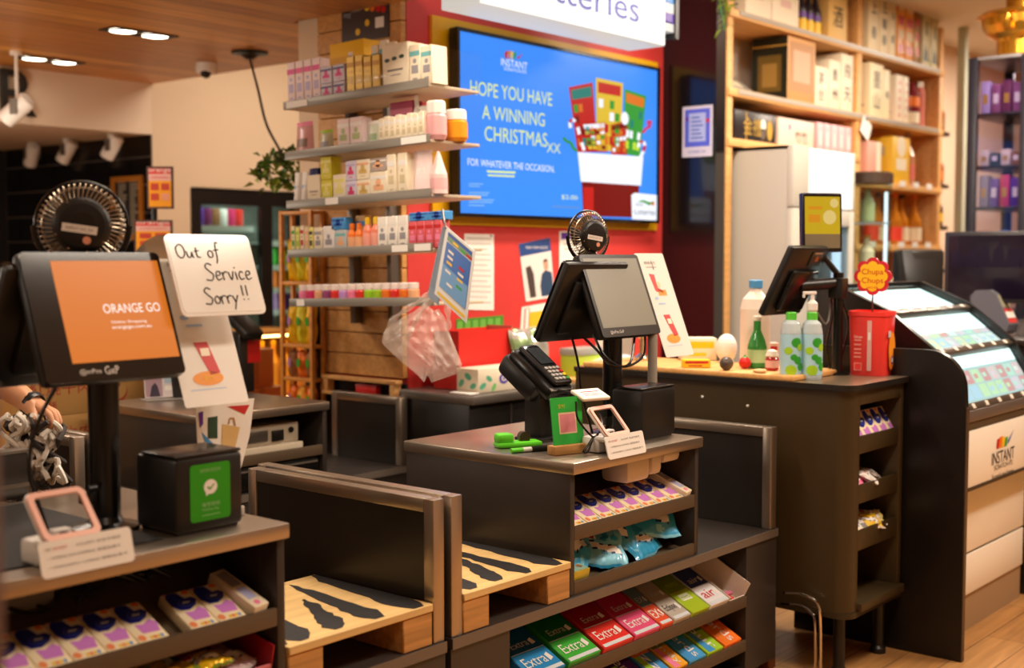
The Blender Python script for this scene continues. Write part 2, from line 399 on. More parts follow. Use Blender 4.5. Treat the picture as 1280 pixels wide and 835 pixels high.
# ================================================================ LOTTERIES SIGN
t = THING('lightbox_sign', 'white lit box sign reading Lotteries in blue above the wall screen', 'sign', (0, 0, 0))
LY = 3.45
xa, xb = at_y(600, 10, LY).x, at_y(832, 50, LY).x; za = at_y(832, 44, LY).z
MW = M('lit_white_acrylic', (255, 252, 246), .4, emit=1.0); MB_ = M('lit_blue_lettering', (52, 76, 190), .4, emit=.5)
za = at_y(745, 38, LY).z
LX1 = at_y(832, 30, LY).x
b = MB().box(xa, LX1, LY + .004, LY + .22, za, za + .55, M('box_white_acrylic', (246, 240, 230), .4, emit=.62), .006); OBJ('housing', b, t); OBJ('front_panel', MB().box(xa + .004, LX1 - .004, LY, LY + .005, za + .004, za + .546, MW, .002), t)
b = MB(T=Matrix.Translation((0, LY - .004, 0)) @ UPRIGHT)
c = at_y(735, 10, LY); hgt = .2
b.text('Lotteries', (at_y(798, 10, LY).x + at_y(645, 0, LY).x) / 2, za + .142, .122, MB_, w=at_y(798, 10, LY).x - at_y(645, 0, LY).x)
OBJ('lettering', b, t)
b = MB()
for k, (mm, zz) in enumerate(((GRN, .3), (M('stripe_white', (240, 240, 240), .4, emit=.4), .25), (M('stripe_blue', (40, 140, 220), .4, emit=.5), .2), (M('stripe_white2', (240, 240, 240), .4, emit=.4), .15), (M('stripe_purple', (100, 60, 180), .4, emit=.5), .1), (M('stripe_white3', (235, 235, 235), .4, emit=.4), .06))):
    b.box(LX1, LX1 + .09, LY + .01, LY + .2, za + zz + .02, za + zz + .068, mm)
b.box(LX1 + .09, LX1 + .12, LY, LY + .22, za + .05, za + .55, BLACK)
OBJ('striped_end', b, t)
for x in (xa + .25, LX1 - .25): OBJ('hanger_rod', MB().cyl((x, LY + .11, za + .55), (x, LY + .11, 3.3), .012, STEELD), t)
# ================================================================ CHECKOUT UNITS
FY = 2.2                                             # front plane of the near row
EDGE = M('grey_edge_strip', (112, 102, 92), .4, .3)
PLY = wood('plywood', (226, 188, 122), (218, 178, 112), row=3, length=9, mortar=0, grain=.14, rough=.65)
PLYB = M('black_paint_streak', (34, 32, 32), .55, bump=.2)
TRAY = M('bronze_grey_metal', (92, 76, 58), .45, .2)
def steel_panel(name, x0, x1, y0, y1, z0, z1, parent):
    """dark board in a brushed steel frame, board faces +-x"""
    f = .036; xm0, xm1 = x0 + .006, x1 - .006
    o = OBJ(name, MB().box(xm0, xm1, y0 + f * .6, y1 - f * .6, z0 + .002, z1 - f * .6, CHARD), parent)
    b = MB(); b.box(x0, x1, y0, y0 + f, z0, z1, STEEL, .003); b.box(x0, x1, y1 - f, y1, z0, z1, STEEL, .003); b.box(x0, x1, y0 + f, y1 - f, z1 - f, z1, STEEL, .003)
    OBJ('steel_frame', b, o); return o
def checkout(label, x0, x1, bx0, bx1, y0, trays, panels, right_open, loc_z=.55, deep=.72, body=CHAR, shelves=((.725, R(24)), (.56, R(12))), dims=.0):
    """base from x0..x1, pedestal from bx0..bx1, all in metres from the thing's origin at (x0, y0, 0)"""
    t = THING('checkout_counter', label, 'counter', (x0, y0, 0))
    L = x1 - x0; a, c = bx0 - x0, bx1 - x0; zb = loc_z; th = .03
    # base cabinet: hollow behind the tray opening
    o0, o1 = trays if trays else (None, None)
    b = MB()
    if trays:
        o0 -= x0; o1 -= x0
        b.box(0, o0, 0, deep, .06, zb - th, body); b.box(o1, L, 0, deep, .06, zb - th, body)
        b.box(o0, o1, .42, deep, .06, zb - th, VOID); b.box(o0, o1, .02, .42, .06, .08, VOID)
    else: b.box(0, L, 0, deep, .06, zb - th, body)
    b.box(.03, L - .03, .05, deep - .05, 0, .06, BLACK)
    OBJ('base_cabinet', b, t)
    OBJ('deck', MB().box(0, L, -.004, deep, zb - th, zb, body, .004), t)
    OBJ('edge_strip', MB().box(0, L, -.007, -.004, zb - th, zb - .001, EDGE), t)
    # pedestal: two sides, back, shelves, steel top
    zt = .95; s = .022
    OBJ('side_panel', MB().box(a, a + s, .004, deep - .04, zb, zt - .035, body, .002), t)
    OBJ('side_panel', MB().box(c - s, c, .004, deep - .04, zb, zt - .035, body, .002), t)
    OBJ('back_panel', MB().box(a + s, c - s, deep - .26, deep - .24, zb, zt - .035, VOID), t)
    for z, sl in shelves:
        b = MB(); b.box(a + s, c - s, .004, .016, z - .012, z + .03, TRAY, .002)
        dp = .3; rs = dp * math.tan(sl)
        b.add([(a + s, .016, z), (c - s, .016, z), (c - s, .016 + dp, z + rs), (a + s, .016 + dp, z + rs), (a + s, .016, z - .01), (c - s, .016, z - .01), (c - s, .016 + dp, z + rs - .01), (a + s, .016 + dp, z + rs - .01)],
              [(0, 1, 2, 3), (7, 6, 5, 4), (0, 3, 7, 4), (1, 5, 6, 2), (3, 2, 6, 7)], TRAY)
        OBJ('shelf', b, t)
    b = MB(); b.box(a - .004, c + .004, -.012, deep - .03, zt - .037, zt - .002, STEEL, .004); OBJ('countertop', b, t)
    for p in panels: steel_panel('end_panel', p[0] - x0, p[1] - x0, .0, p[2], zb, .925, t)
    return t
c1 = checkout('dark checkout counter under the out of service touchscreen', .3, 2.325, 1.10, 1.80, FY, None, [(2.283, 2.323, .76)], False, shelves=((.725, R(24)), (.575, R(12))))
c2 = checkout('dark checkout counter with sloping gum racks under the fan and grey touchscreen', 2.347, 4.105, 2.862, 3.565, FY, (2.584, 3.885), [(2.350, 2.392, .80), (4.055, 4.10, .66)], True)
# sloping gum trays in the base of the second counter
TRX0, TRX1 = 2.59, 3.88
TS = R(27)
def tray(zf, label=None):
    """tray floor rises to the back from the front lip; local origin at the lip's foot"""
    b = MB(); w = TRX1 - TRX0
    b.box(0, w, -.006, .006, 0, .04, TRAY, .002)
    b.add([(0, .006, .006), (w, .006, .006), (w, .30, .006 + .30 * math.tan(TS)), (0, .30, .006 + .30 * math.tan(TS)), (0, .006, -.002), (w, .006, -.002), (w, .30, .30 * math.tan(TS) - .002), (0, .30, .30 * math.tan(TS) - .002)],
          [(0, 1, 2, 3), (7, 6, 5, 4), (0, 3, 7, 4), (1, 5, 6, 2), (3, 2, 6, 7)], TRAY)
    o = OBJ('sloping_tray', b, c2); o.location = (TRX0 - 2.347, .0, zf); return o
ZT1, ZT2 = .302, .142
tray(ZT1); tray(ZT2)

# ---------------------------------------------------------------- pallets
def pallet(label, x0, x1, seed, loc):
    w = x1 - x0; d = .46
    t = THING('platform_pallet', label, 'pallet', loc)
    b = MB(); b.box(0, w, 0, d, .088, .108, PLY, .002, seg=1)
    rr = random.Random(seed)
    # worn strips of black anti-slip paint running back from the front edge, bare wood between
    z = .1084; k = 0
    for (u0, w0, y0, u1, w1, y1) in ((.90, .20, .01, .97, .10, .99), (.62, .18, .03, .74, .04, .93), (.36, .17, .05, .60, .05, .62), (.13, .19, .04, .30, .14, .97), (.02, .06, .05, .05, .03, .4)):
        n = 14; Lp, Rp = [], []
        for i in range(n + 1):
            q = i / n; c = u0 + (u1 - u0) * q; ww = (w0 + (w1 - w0) * q) * min(1, .35 + 5 * q, .3 + 5 * (1 - q))
            j = .012 if w > 0 else 0
            Lp.append((min(max((c - ww / 2 + rr.uniform(-j, j)) * w, .003), w - .003), (y0 + (y1 - y0) * q) * d)); Rp.append((min(max((c + ww / 2 + rr.uniform(-j, j)) * w, .003), w - .003), (y0 + (y1 - y0) * q) * d))
        for i in range(n): b.flat([Lp[i], Rp[i], Rp[i + 1], Lp[i + 1]], PLYB, z=z + .0002 * k)
        k += 1
    OBJ('board', b, t)
    for x in (0.0, w - .105):
        OBJ('bearer', MB().box(x, x + .105, .004, d - .01, 0, .088, PINEE, .003, seg=1), t)
    return t
PINEE = wood('rough_pine', (206, 150, 84), (196, 138, 72), row=3, length=9, mortar=0, grain=.28, rough=.7)
pallet('plywood pallet streaked black between the out of service counter and steel end panel', 1.805, 2.278, 3, (1.805, FY - .004, .55))
pallet('plywood pallet streaked black beside the pedestal with grey touchscreen', 2.395, 2.857, 4, (2.395, FY - .004, .55))

# ---------------------------------------------------------------- second row
BY = 3.92
c3 = checkout('grey checkout counter in the row behind, cash drawer under its steel top', 2.345, 3.905, 2.80, 3.435, BY, None, [(2.348, 2.388, .45), (3.865, 3.905, .46)], True, loc_z=.62, shelves=((.74, 0),))
c4 = checkout('grey checkout counter in the row behind beside cardboard cartons', .8, 2.335, 1.2, 1.8, BY, None, [(2.285, 2.325, .45)], False, loc_z=.62, shelves=((.74, 0),))
t = THING('cash_drawer', 'black cash drawer with round lock under the counter behind', 'cash drawer', (2.83, BY + .03, .752))
t.location = (2.835, BY + .02, .6205)
b = MB().box(0, .565, 0, .3, 0, .1, BLACK, .004); OBJ('case', b, t)
b = MB().box(.015, .55, -.012, .001, .012, .088, SATIN, .003); d = OBJ('drawer', b, t)
OBJ('lock', MB().cyl((.36, -.012, .05), (.36, -.02, .05), .011, CHROME), d)
OBJ('drawer_lip', MB().box(.015, .55, -.016, -.011, .082, .088, EDGE), d)
t = THING('receipt_printer', 'beige printer chassis on the shelf of the counter behind', 'printer', (2.95, BY + .03, .7405))
OBJ('case', MB().box(-.0, .38, 0, .26, 0, .05, M('beige_metal', (196, 180, 156), .5), .004).box(.0, .38, .03, .26, .05, .13, M('beige_metal', (196, 180, 156), .5), .004), t)
b = MB(); b.box(.24, .3, .022, .031, .06, .105, BLACK, .004); b.cyl((.34, .031, .1), (.34, .024, .1), .012, BLACK); b.box(.03, .22, .024, .031, .065, .11, STEELD, .003); OBJ('front_controls', b, t)
# ================================================================ GOODS ON THE NEAR COUNTERS
def tissue_proto():
    """flat pack of pocket tissues, art on top; origin at front left foot, y up the slope"""
    w, l, h = .0725, .136, .028
    t = THING('tissue_pack', '', 'tissues')
    CB = M('tissue_cream', (244, 226, 190), .3)
    OBJ('wrapper', MB().box(0, w, 0, l, 0, h, CB, .005), t)
    b = MB(T=Matrix.Translation((0, 0, h + .0005)) @ Matrix.Diagonal((1.04, 1.21, 1, 1))); NB = M('tissue_navy', (30, 36, 140), .3)
    b.flat([(.003, .098), (.003, .074), (.014, .058), (.034, .056), (.056, .066), (.067, .080), (.060, .089), (.044, .088), (.036, .108), (.012, .109)], NB)
    b.disc(.038, .076, .019, M('tissue_mid_blue', (70, 90, 190), .3), z=.0003, ry=.011); b.disc(.039, .0765, .016, NB, z=.0006, ry=.009); b.flat([(.028, .074), (.044, .073), (.050, .078), (.032, .080)], M('tissue_pale', (190, 195, 225), .3), z=.0009)
    b.flat([(.018, .052), (.022, .026), (.060, .024), (.067, .048), (.056, .058), (.036, .049)], M('tissue_lilac', (206, 128, 206), .3))
    b.disc(.012, .016, .008, M('tissue_peach', (236, 140, 90), .3)); b.disc(.056, .104, .009, ORG, ry=.005); b.disc(.006, .106, .004, M('tissue_rose', (222, 150, 150), .3), ry=.003)
    for k in range(4): b.rect(.028 + k * .008, .034 + k * .008, .008, .016, (YEL, ORG, YEL, SKY)[k])
    OBJ('printed_front', b, t); return t
tp = tissue_proto(); first = True
def on_slope(x, d, z, a, rz=0, lift=.001): return Matrix.Translation((x, FY + .018, z)) @ rx(a) @ Matrix.Translation((0, d, lift)) @ rzm(rz)
n2 = 8
for i in range(n2):
    lab = ['pocket tissue pack, %s from the white carton under the grey touchscreen' % ORD[n2 - 1 - i]][0]
    m = on_slope(2.888 + i * .0765, .002, .725, R(24))
    if first: place(tp, mat=m); tp['label'] = lab; tp['group'] = 'tissue packs on the middle counter'; first = False
    else: dup(tp, lab, mat=m, group='tissue packs on the middle counter')
for i in range(5):
    dup(tp, 'pocket tissue pack, %s from the gap in the row under the out of service screen' % ORD[4 - i], mat=on_slope(1.135 + i * .0735, .002, .725, R(24)), group='tissue packs under the out of service screen')
for i in range(2):
    dup(tp, ['pocket tissue pack just past the gap, under the out of service screen', 'pocket tissue pack touching the slanted white carton under the out of service screen'][i], mat=on_slope(1.555 + i * .0735, .002, .725, R(24)), group='tissue packs under the out of service screen')
def slim_carton(label, m, L=.16):
    t = THING('tissue_carton', label, 'carton', mat=m)
    OBJ('box', MB().box(0, .045, 0, L, 0, .045, CREAM, .003), t)
    b = MB(T=Matrix.Translation((0, 0, .0456))); b.rect(.008, .037, L * .55, L * .92, M('print_grey', (150, 140, 150), .5)); b.rect(.01, .035, L * .2, L * .5, M('print_lavender', (180, 180, 222), .5)); b.disc(.02, L * .1, .008, PINK)
    OBJ('printed_top', b, t); return t
slim_carton('white slim carton leaning at the end of the tissues, grey touchscreen counter', on_slope(3.492, .004, .725, R(24), lift=.001) @ rzm(R(9)), .15)
slim_carton('white slim carton leaning at the end of the tissues, out of service counter', on_slope(1.715, .004, .725, R(24), lift=.001) @ rzm(R(9)), .15)

# sweet bags: crumpled pillow packs
def pillow(w, l, h, seed, m, mfn=None):
    rr = random.Random(seed); ph = [rr.uniform(0, 6) for _ in range(6)]
    def f(u, v, sgn):
        e = (max(0, math.sin(PI * u)) ** .45) * (max(0, math.sin(PI * v)) ** .45)
        wr = .12 * math.sin(9 * u + ph[0]) * math.sin(8 * v + ph[1]) + .08 * math.sin(17 * u + ph[2] + 6 * v) + .06 * math.sin(23 * v + ph[3])
        x = (u - .5) * w * (1 - .05 * math.sin(PI * v)); y = (v - .5) * l
        return (x + .004 * math.sin(12 * v + ph[4]), y + .004 * math.sin(11 * u + ph[5]), h / 2 + sgn * h / 2 * e * (1 + wr) * (1 if sgn > 0 else .9) + .003 * math.sin(40 * u) * (1 - e))
    b = MB(); b.sheet(lambda u, v: f(u, v, 1), 22, 22, m, mfn=mfn); b.sheet(lambda u, v: f(1 - u, v, -1), 10, 10, m)
    return b, lambda u, v, up=.001: Vector(f(u, v, 1)) + Vector((0, 0, up))
FOILB = M('blue_foil', (50, 160, 208), .3, .05, coat=.5); FOILP = M('pale_blue_foil', (126, 200, 226), .3, .05, coat=.5); FOILG = M('gold_foil', (196, 176, 60), .3, .3)
def sweet_bag(label, m, seed, w=.17, l=.13, main=FOILB, second=FOILP, group='bags of sweets on the lower shelf'):
    t = THING('sweet_bag', label, 'sweets', mat=m, group=group)
    rr = random.Random(seed); dots = [(rr.uniform(.15, .85), rr.uniform(.15, .85), rr.uniform(.05, .09)) for _ in range(5)]
    def mfn(u, v):
        if v < .06 or v > .94: return second
        if (u - .3) ** 2 + (v - .72) ** 2 < .012: return WHITE if (u - .3) ** 2 + (v - .72) ** 2 > .006 else RED
        if .28 < u < .86 and abs(v - .42 + .25 * (u - .55)) < .1: return NAVY if abs(v - .42 + .25 * (u - .55)) > .075 else WHITE
        for a, b_, r_ in dots:
            if (u - a) ** 2 + (v - b_) ** 2 < r_ ** 2: return second
        return main
    b, f = pillow(w, l, .04, seed, main, mfn); OBJ('foil_bag', b, t); return t
SX = lambda x, d, z, rz, tilt=0: on_slope(x, d, .565, R(12), rz, z) @ rx(tilt)
sweet_bag('blue foil sweet bag lying on top at the end panel of the lower shelf', SX(3.42, .15, .09, R(-24), R(38)), 1, .25, .19)
sweet_bag('blue foil sweet bag lying flat beneath the topmost bag', SX(3.33, .095, .03, R(14), R(34)), 2, .22, .14)
sweet_bag('blue foil sweet bag half buried at the back of the middle of the lower shelf', SX(3.20, .16, .075, R(-30), R(38)), 3, .25, .17)
sweet_bag('blue foil sweet bag standing forward beside the yellow sweet box', SX(3.02, .13, .055, R(24), R(38)), 4, .24, .16)
sweet_bag('pale blue foil sweet bag with a yellow corner in the middle of the lower shelf', SX(3.14, .10, .035, R(-30), R(32)), 5, .17, .15, FOILP, FOILB)
t = THING('sweet_box', 'yellow sweet box with clear front at the corner of the lower shelf', 'sweets', mat=on_slope(2.888, .004, .565, R(12)))
OBJ('box', MB().box(0, .085, 0, .15, 0, .05, FOILG, .004), t)
b = MB(T=Matrix.Translation((0, 0, .0506))); b.rect(.005, .08, .004, .05, M('pale_teal', (150, 186, 170), .3)); b.disc(.03, .1, .016, YEL); b.disc(.06, .028, .012, ORG); OBJ('printed_top', b, t)

# gum cartons on the sloping tray
def gum_carton(label, x, w, main, dark, txt, zt=ZT1, l=.19, h=.05, tm=WHITE, style='gum', group='gum cartons on the upper sloping tray'):
    t = THING('gum_carton', label, 'chewing gum', group=group, mat=Matrix.Translation((x, FY + .008, zt + .008)) @ rx(TS) @ Matrix.Translation((0, .008, .001)))
    b = MB(); b.box(0, w, 0, l, 0, h, main, .003, seg=1); OBJ('carton', b, t)
    b = MB(T=Matrix.Translation((0, 0, h + .0006)))
    if style == 'gum':
        b.rect(.004, w - .004, l * .5, l - .004, dark); b.text(txt, w * .45, l * .66, l * .13, M('dim_white', (200, 198, 196), .5), z=.0006, w=w * .5); b.flat([(w * .76, l * .58), (w * .88, l * .6), (w * .84, l * .72), (w * .74, l * .68)], WHITE, z=.0005)
        b.rect(.004, w - .004, l * .485, l * .5, M('divider_grey', (190, 200, 205), .3), z=.0004)  # pale grey divider strip between the two printed halves
        b.text(txt, w * .42, l * .28, l * .2, tm, z=.0006, w=w * .62); b.flat([(w * .78, l * .18), (w * .9, l * .22), (w * .86, l * .36), (w * .76, l * .32)], WHITE, z=.0005)
        b.rect(.006, w - .006, .004, l * .09, M('clear_edge', (215, 222, 226), .25), z=.0004)
    elif style == 'box':
        b.rect(.004, w - .004, l * .55, l - .004, dark); b.rect(w * .2, w * .72, l * .3, l * .46, M('cream_print', (220, 224, 190), .5), z=.0005); b.text(txt, w * .46, l * .38, l * .09, dark, z=.0009, w=w * .45)
        b.text(txt, w * .5, l * .74, l * .12, main, z=.0006, w=w * .6)
    elif style == 'diag':
        b.rect(.003, w - .003, l * .5, l - .003, dark); b.flat([(w * .1, .004), (w * .5, .004), (w * .3, l * .5), (w * .06, l * .5)], (YEL, PINK, LIME, ORG, SKY)[int(x * 37) % 5], z=.0003); b.text(txt, w * .5, l * .5, w * .38, tm, T=Matrix.Translation((w * .52, l * .46, 0)) @ rzm(R(-84)) @ Matrix.Translation((-w * .5, -l * .5, 0)), z=.0008, w=l * .8)
    OBJ('printed_top', b, t); return t
EXB = M('gum_blue', (46, 138, 200), .3); EXBD = M('gum_blue_dark', (20, 84, 138), .3); EXG = M('gum_green', (66, 176, 60), .3); EXGD = M('gum_green_dark', (8, 104, 40), .3)
EXR = M('gum_red', (226, 54, 44), .3); EXRD = M('gum_red_dark', (160, 20, 30), .3); EXP = M('gum_pink', (226, 84, 128), .3); EXPD = M('gum_pink_dark', (190, 36, 84), .3)
gum_carton('blue carton of chewing gum, cornermost on the upper sloping tray', 2.675, .155, EXB, EXBD, 'Extra')
gum_carton('green carton of chewing gum with a white barcode label', 2.85, .155, EXG, EXGD, 'Extra')
gum_carton('red carton of chewing gum on the upper sloping tray', 3.022, .155, EXR, EXRD, 'Extra')
gum_carton('bright pink carton of chewing gum between the red and orange ones', 3.188, .14, EXP, EXPD, 'Extra', style='gum')
gum_carton('small carton of gum, grey blue above and orange below', 3.335, .07, M('gum_orange', (226, 84, 48), .3), M('gum_slate', (96, 124, 140), .3), 'EX', style='gum')
gum_carton('silvery clear carton of gum with dark lettering', 3.412, .10, M('gum_silver', (186, 176, 164), .3), M('gum_grey', (168, 156, 142), .35), 'Eclipse', tm=M('gum_black', (60, 60, 62), .4), style='gum')
gum_carton('lime green carton of gum with pale label', 3.52, .11, M('gum_lime', (164, 190, 36), .35), M('gum_olive', (110, 132, 28), .35), 'mints', style='box')
gum_carton('white and blue sweet carton with red dots on the upper sloping tray', 3.638, .12, M('gum_white', (226, 224, 226), .35), M('gum_navy', (40, 56, 118), .35), 'air', style='gum', tm=RED)
t = THING('open_carton', 'nearly empty white display carton with a few pink sweets at the tray end', 'carton', mat=Matrix.Translation((3.765, FY + .008, ZT1 + .008)) @ rx(TS) @ Matrix.Translation((0, .008, .001)))
b = MB(); WB = M('white_board', (220, 206, 192), .6)
b.box(0, .11, 0, .22, 0, .003, WB); b.box(0, .003, 0, .22, 0, .05, WB); b.box(.107, .11, 0, .22, 0, .085, WB); b.box(0, .11, .217, .22, 0, .08, WB); b.box(0, .11, 0, .003, 0, .035, WB); OBJ('tray', b, t)
for k in range(4): OBJ('sweet', MB(T=Matrix.Translation((0.025 + k * .02, .03 + (k % 2) * .018, .006)) @ rzm(k)).box(-.017, .017, -.008, .008, 0, .012, (PINK, WHITE, EXR, PINK)[k], .003), t)
t = THING('gum_pack', 'small blue and white gum pack leaning in the corner of the lower tray', 'chewing gum', mat=Matrix.Translation((2.60, FY + .02, ZT2 + .02)) @ rx(TS) @ Matrix.Translation((0, .06, .09)))
OBJ('pack', MB().box(0, .05, 0, .12, -.08, .02, NAVY, .003), t)
b = MB(T=Matrix.Translation((0, 0, .0206))); b.rect(.003, .047, .005, .05, WHITE); b.text('Extra', .025, .085, .016, WHITE, z=.0004, w=.04); OBJ('printed_top', b, t)
# bottom tray
low = [('blue', SKY, NAVY, 'Mints', .11), ('orange and blue', ORG, SKY, 'Chews', .115), ('light blue', SKY, BLU, 'Mint', .085), ('pink and black', HOT, M('ink_black_gloss', (30, 26, 30), .35), 'ZOMBIE', .1), ('purple', PURP, M('deep_purple', (66, 30, 110), .35), 'Nerds', .12), ('sky blue', SKY, ORG, 'Fizz', .1), ('amber', M('amber_gloss', (240, 170, 40), .4), M('olive_gloss', (120, 130, 40), .4), 'Candy', .085), ('blue and green', M('azure_gloss', (70, 160, 220), .4), TEAL, 'Nerds', .1), ('lime', LIME, M('moss_gloss', (96, 130, 30), .4), 'Sour', .1), ('orange', M('bright_orange', (250, 120, 30), .4), M('burnt_orange', (200, 80, 20), .4), 'Nerds', .11)]
x = 2.70
for k, (cn, m1, m2, tx, w) in enumerate(low):
    gum_carton('%s sweet carton on the lower sloping tray, %s beyond the orange end one' % (cn, ORD[len(low) - 2 - k]) if k < len(low) - 1 else 'orange sweet carton at the far end of the lower sloping tray', x, w, m1, m2, tx, zt=ZT2, style='diag', l=.2, h=.045, group='sweet cartons on the lower sloping tray'); x += w + .014

# pink box with bags on the first counter's lower shelf, and a small tray
t = THING('display_box', 'pink open display box of bagged sweets on the shelf below the tissues', 'carton', mat=on_slope(1.58, .006, .58, R(12)))
b = MB(); PB = M('pink_board', (230, 130, 140), .5); PBR = M('dark_red_board', (160, 16, 36), .5)
b.box(0, .19, 0, .004, 0, .045, PB); b.box(0, .19, 0, .2, 0, .004, PBR); b.box(0, .004, 0, .2, 0, .08, PBR); b.box(.186, .19, 0, .2, 0, .09, PBR); b.box(0, .19, .196, .2, 0, .1, PBR); OBJ('box', b, t)
FY_ = M('yellow_foil', (226, 170, 20), .25, .3); FPK = M('pink_cellophane', (226, 190, 196), .2)
sweet_bag('clear pink bag of sweets in the pink display box', on_slope(1.70, .09, .58, R(12), R(20), .012), 11, .12, .12, FPK, M('pale_cellophane', (240, 226, 222), .2), group='bagged sweets under the tissues')
sweet_bag('yellow bag of sweets leaning beside the pink display box', on_slope(1.555, .10, .58, R(12), R(-70), .03), 12, .12, .11, FY_, M('green_foil', (110, 130, 30), .3), group='bagged sweets under the tissues')
sweet_bag('yellow bag of sweets in front of another yellow bag', on_slope(1.60, .05, .58, R(12), R(15), .05), 13, .13, .08, M('yellow_foil2', (236, 186, 30), .25, .3), M('green_foil', (110, 130, 30), .3), group='bagged sweets under the tissues')
t = THING('snack_tray', 'white rimmed snack tray with orange contents below the tissues', 'tray', mat=on_slope(1.33, .006, .58, R(12)))
b = MB(); b.prism(rrect(.17, .13, .03, cx=.085, cy=.065), 0, .03, WHITE); OBJ('tray', b, t)
OBJ('contents', MB().prism(rrect(.14, .1, .02, cx=.085, cy=.065), .0302, .032, M('orange_jelly', (200, 100, 40), .3)), t)
# ================================================================ TILL TERMINALS
GLASSB = M('dark_screen_glass', (16, 15, 16), .12, coat=.5)
MW_, MH_ = .34, .293; TILT = R(21)
def fan(label, loc, r, rz, base_h, sticker=True):
    """small desk fan seen from its motor side; origin at the foot, face to +y"""
    t = THING('desk_fan', label, 'fan', loc, rz)
    T = Matrix.Translation((0, 0, base_h)) @ UPRIGHT            # x right, y up, z towards the viewer (-y)
    WIRE = M('fan_wire', (170, 152, 130), .25, .7)
    b = MB(T=T); n = 48
    b.tube([(r * math.cos(2 * PI * k / 40), r * math.sin(2 * PI * k / 40), 0) for k in range(40)], r * .045, SATIN, 8, close=True)
    for rr_, z_ in ((r * .86, r * .2), (r * .55, r * .34)): b.tube([(rr_ * math.cos(2 * PI * k / 32), rr_ * math.sin(2 * PI * k / 32), z_) for k in range(32)], r * .018, WIRE, 6, close=True)
    for k in range(n):
        a = 2 * PI * k / n
        b.tube([(q * math.cos(a + tw), q * math.sin(a + tw), z) for q, z, tw in ((r * .99, 0, 0), (r * .93, r * .14, .03), (r * .8, r * .26, .07), (r * .5, r * .35, .13))], r * .013, WIRE, 5)
    for k in range(n):
        a = 2 * PI * k / n
        b.tube([(q * math.cos(a), q * math.sin(a), z) for q, z in ((r * .99, 0), (r * .9, -r * .18), (r * .2, -r * .3))], r * .011, WIRE, 4)
    OBJ('cage', b, t)
    b = MB(T=T); b.lathe([(r * .64, r * .30), (r * .64, r * .40), (r * .58, r * .46), (r * .5, r * .50), (r * .3, r * .52)], BLACK, 28)
    b.lathe([(r * .3, -r * .1), (r * .34, r * .30)], BLACK, 20)
    m = OBJ('motor', b, t)
    b = MB(T=T)
    for k in range(9):
        a = 2 * PI * k / 9; b.cyl((r * .6 * math.cos(a), r * .6 * math.sin(a), r * .44), (r * .6 * math.cos(a), r * .6 * math.sin(a), r * .465), r * .022, CHROME, 8)
    OBJ('rivets', b, m)
    if sticker:
        b = MB(T=T @ Matrix.Translation((-.05 * r, -r * .08, r * .522)) @ rzm(R(-8))); b.rect(-r * .38, r * .38, -r * .09, r * .09, M('sticker_white', (226, 218, 210), .5)); b.text('INPUT DC 5V', 0, 0, r * .07, GREYINK, z=.0005)
        OBJ('rating_label', b, m)
        b = MB(T=T @ Matrix.Translation((.1 * r, -r * .34, r * .522))); b.disc(0, 0, r * .09, M('sticker_salmon', (222, 150, 120), .5)); OBJ('round_sticker', b, m)
    b = MB(T=T)
    for k in range(4):
        a0 = PI / 2 * k; b.sheet(lambda u, v: (r * (.15 + .68 * v) * math.cos(a0 + (u - .5) * 1.05), r * (.15 + .68 * v) * math.sin(a0 + (u - .5) * 1.05), -.05 * r + (u - .5) * .18 * r), 6, 6, CHARD)
    OBJ('blade', b, t)
    b = MB(); b.tube([(-r * 1.06 * math.cos(a), .0, base_h + r * 1.06 * math.sin(a)) for a in [R(d) for d in range(-180, 1, 15)]][0:13], r * .05, SATIN, 8)
    b.box(-r * .5, r * .5, -.03, .03, 0, .012, SATIN, .004); b.box(-.012, .012, -.012, .012, .006, max(.014, base_h - r * 1.05), SATIN)
    OBJ('stand', b, t); return t

def monitor_panel(t, name, T, art, mat=BLACK):
    """one tilted panel; T puts its lower front edge midpoint"""
    o = OBJ(name, MB(T=T).box(-MW_ / 2, MW_ / 2, .004, .034, 0, MH_, mat, .012).box(-MW_ * .33, MW_ * .33, .03, .055, .04, MH_ - .06, mat, .01), t)
    b = MB(T=T @ UPRIGHT); art(b); s = OBJ('screen', b, o); return o
def art_orange(b):
    b.prism(rrect(MW_ - .004, MH_ - .004, .012, cx=0, cy=MH_ / 2), -.004, .001, GLASSB)
    OS = M('screen_orange', (232, 136, 72), .3, emit=.85, spec=.2); OW = M('screen_offwhite', (250, 236, 226), .3, emit=1.0)
    x0 = -MW_ / 2; b.rect(x0 + .2 * MW_, x0 + .972 * MW_, .042, MH_ - .022, OS, z=.0016)
    b.text('ORANGE GO', x0 + .70 * MW_, .160, .021, OW, z=.0022, w=.142); b.text('Online Shopping', x0 + .655 * MW_, .128, .008, OW, z=.0022, w=.088); b.text('orangego.com.au', x0 + .668 * MW_, .115, .008, OW, z=.0022, w=.098)
    b.text('@mPos', x0 + .105, .0215, .014, M('logo_silver', (214, 206, 198), .4), z=.0018, w=.05); b.text('GxP', x0 + .155, .0225, .018, M('logo_silver', (214, 206, 198), .4), z=.0018, w=.034)
def art_grey(b):
    b.prism(rrect(MW_ - .004, MH_ - .004, .012, cx=0, cy=MH_ / 2), -.004, .001, CHARD)
    b.rect(-MW_ / 2 + .016, MW_ / 2 - .016, .034, MH_ - .016, M('touch_grey_sheen', (128, 126, 112), .35, coat=.2), z=.0014)  # flat grey stands in for the matte reflection on the switched-off screen
    b.text('@mPos GxP', -MW_ / 2 + .085, .0175, .014, M('logo_silver', (214, 206, 198), .4), z=.0018, w=.075)
def art_dark(b): b.prism(rrect(MW_ - .004, MH_ - .004, .012, cx=0, cy=MH_ / 2), -.004, .001, GLASSB)
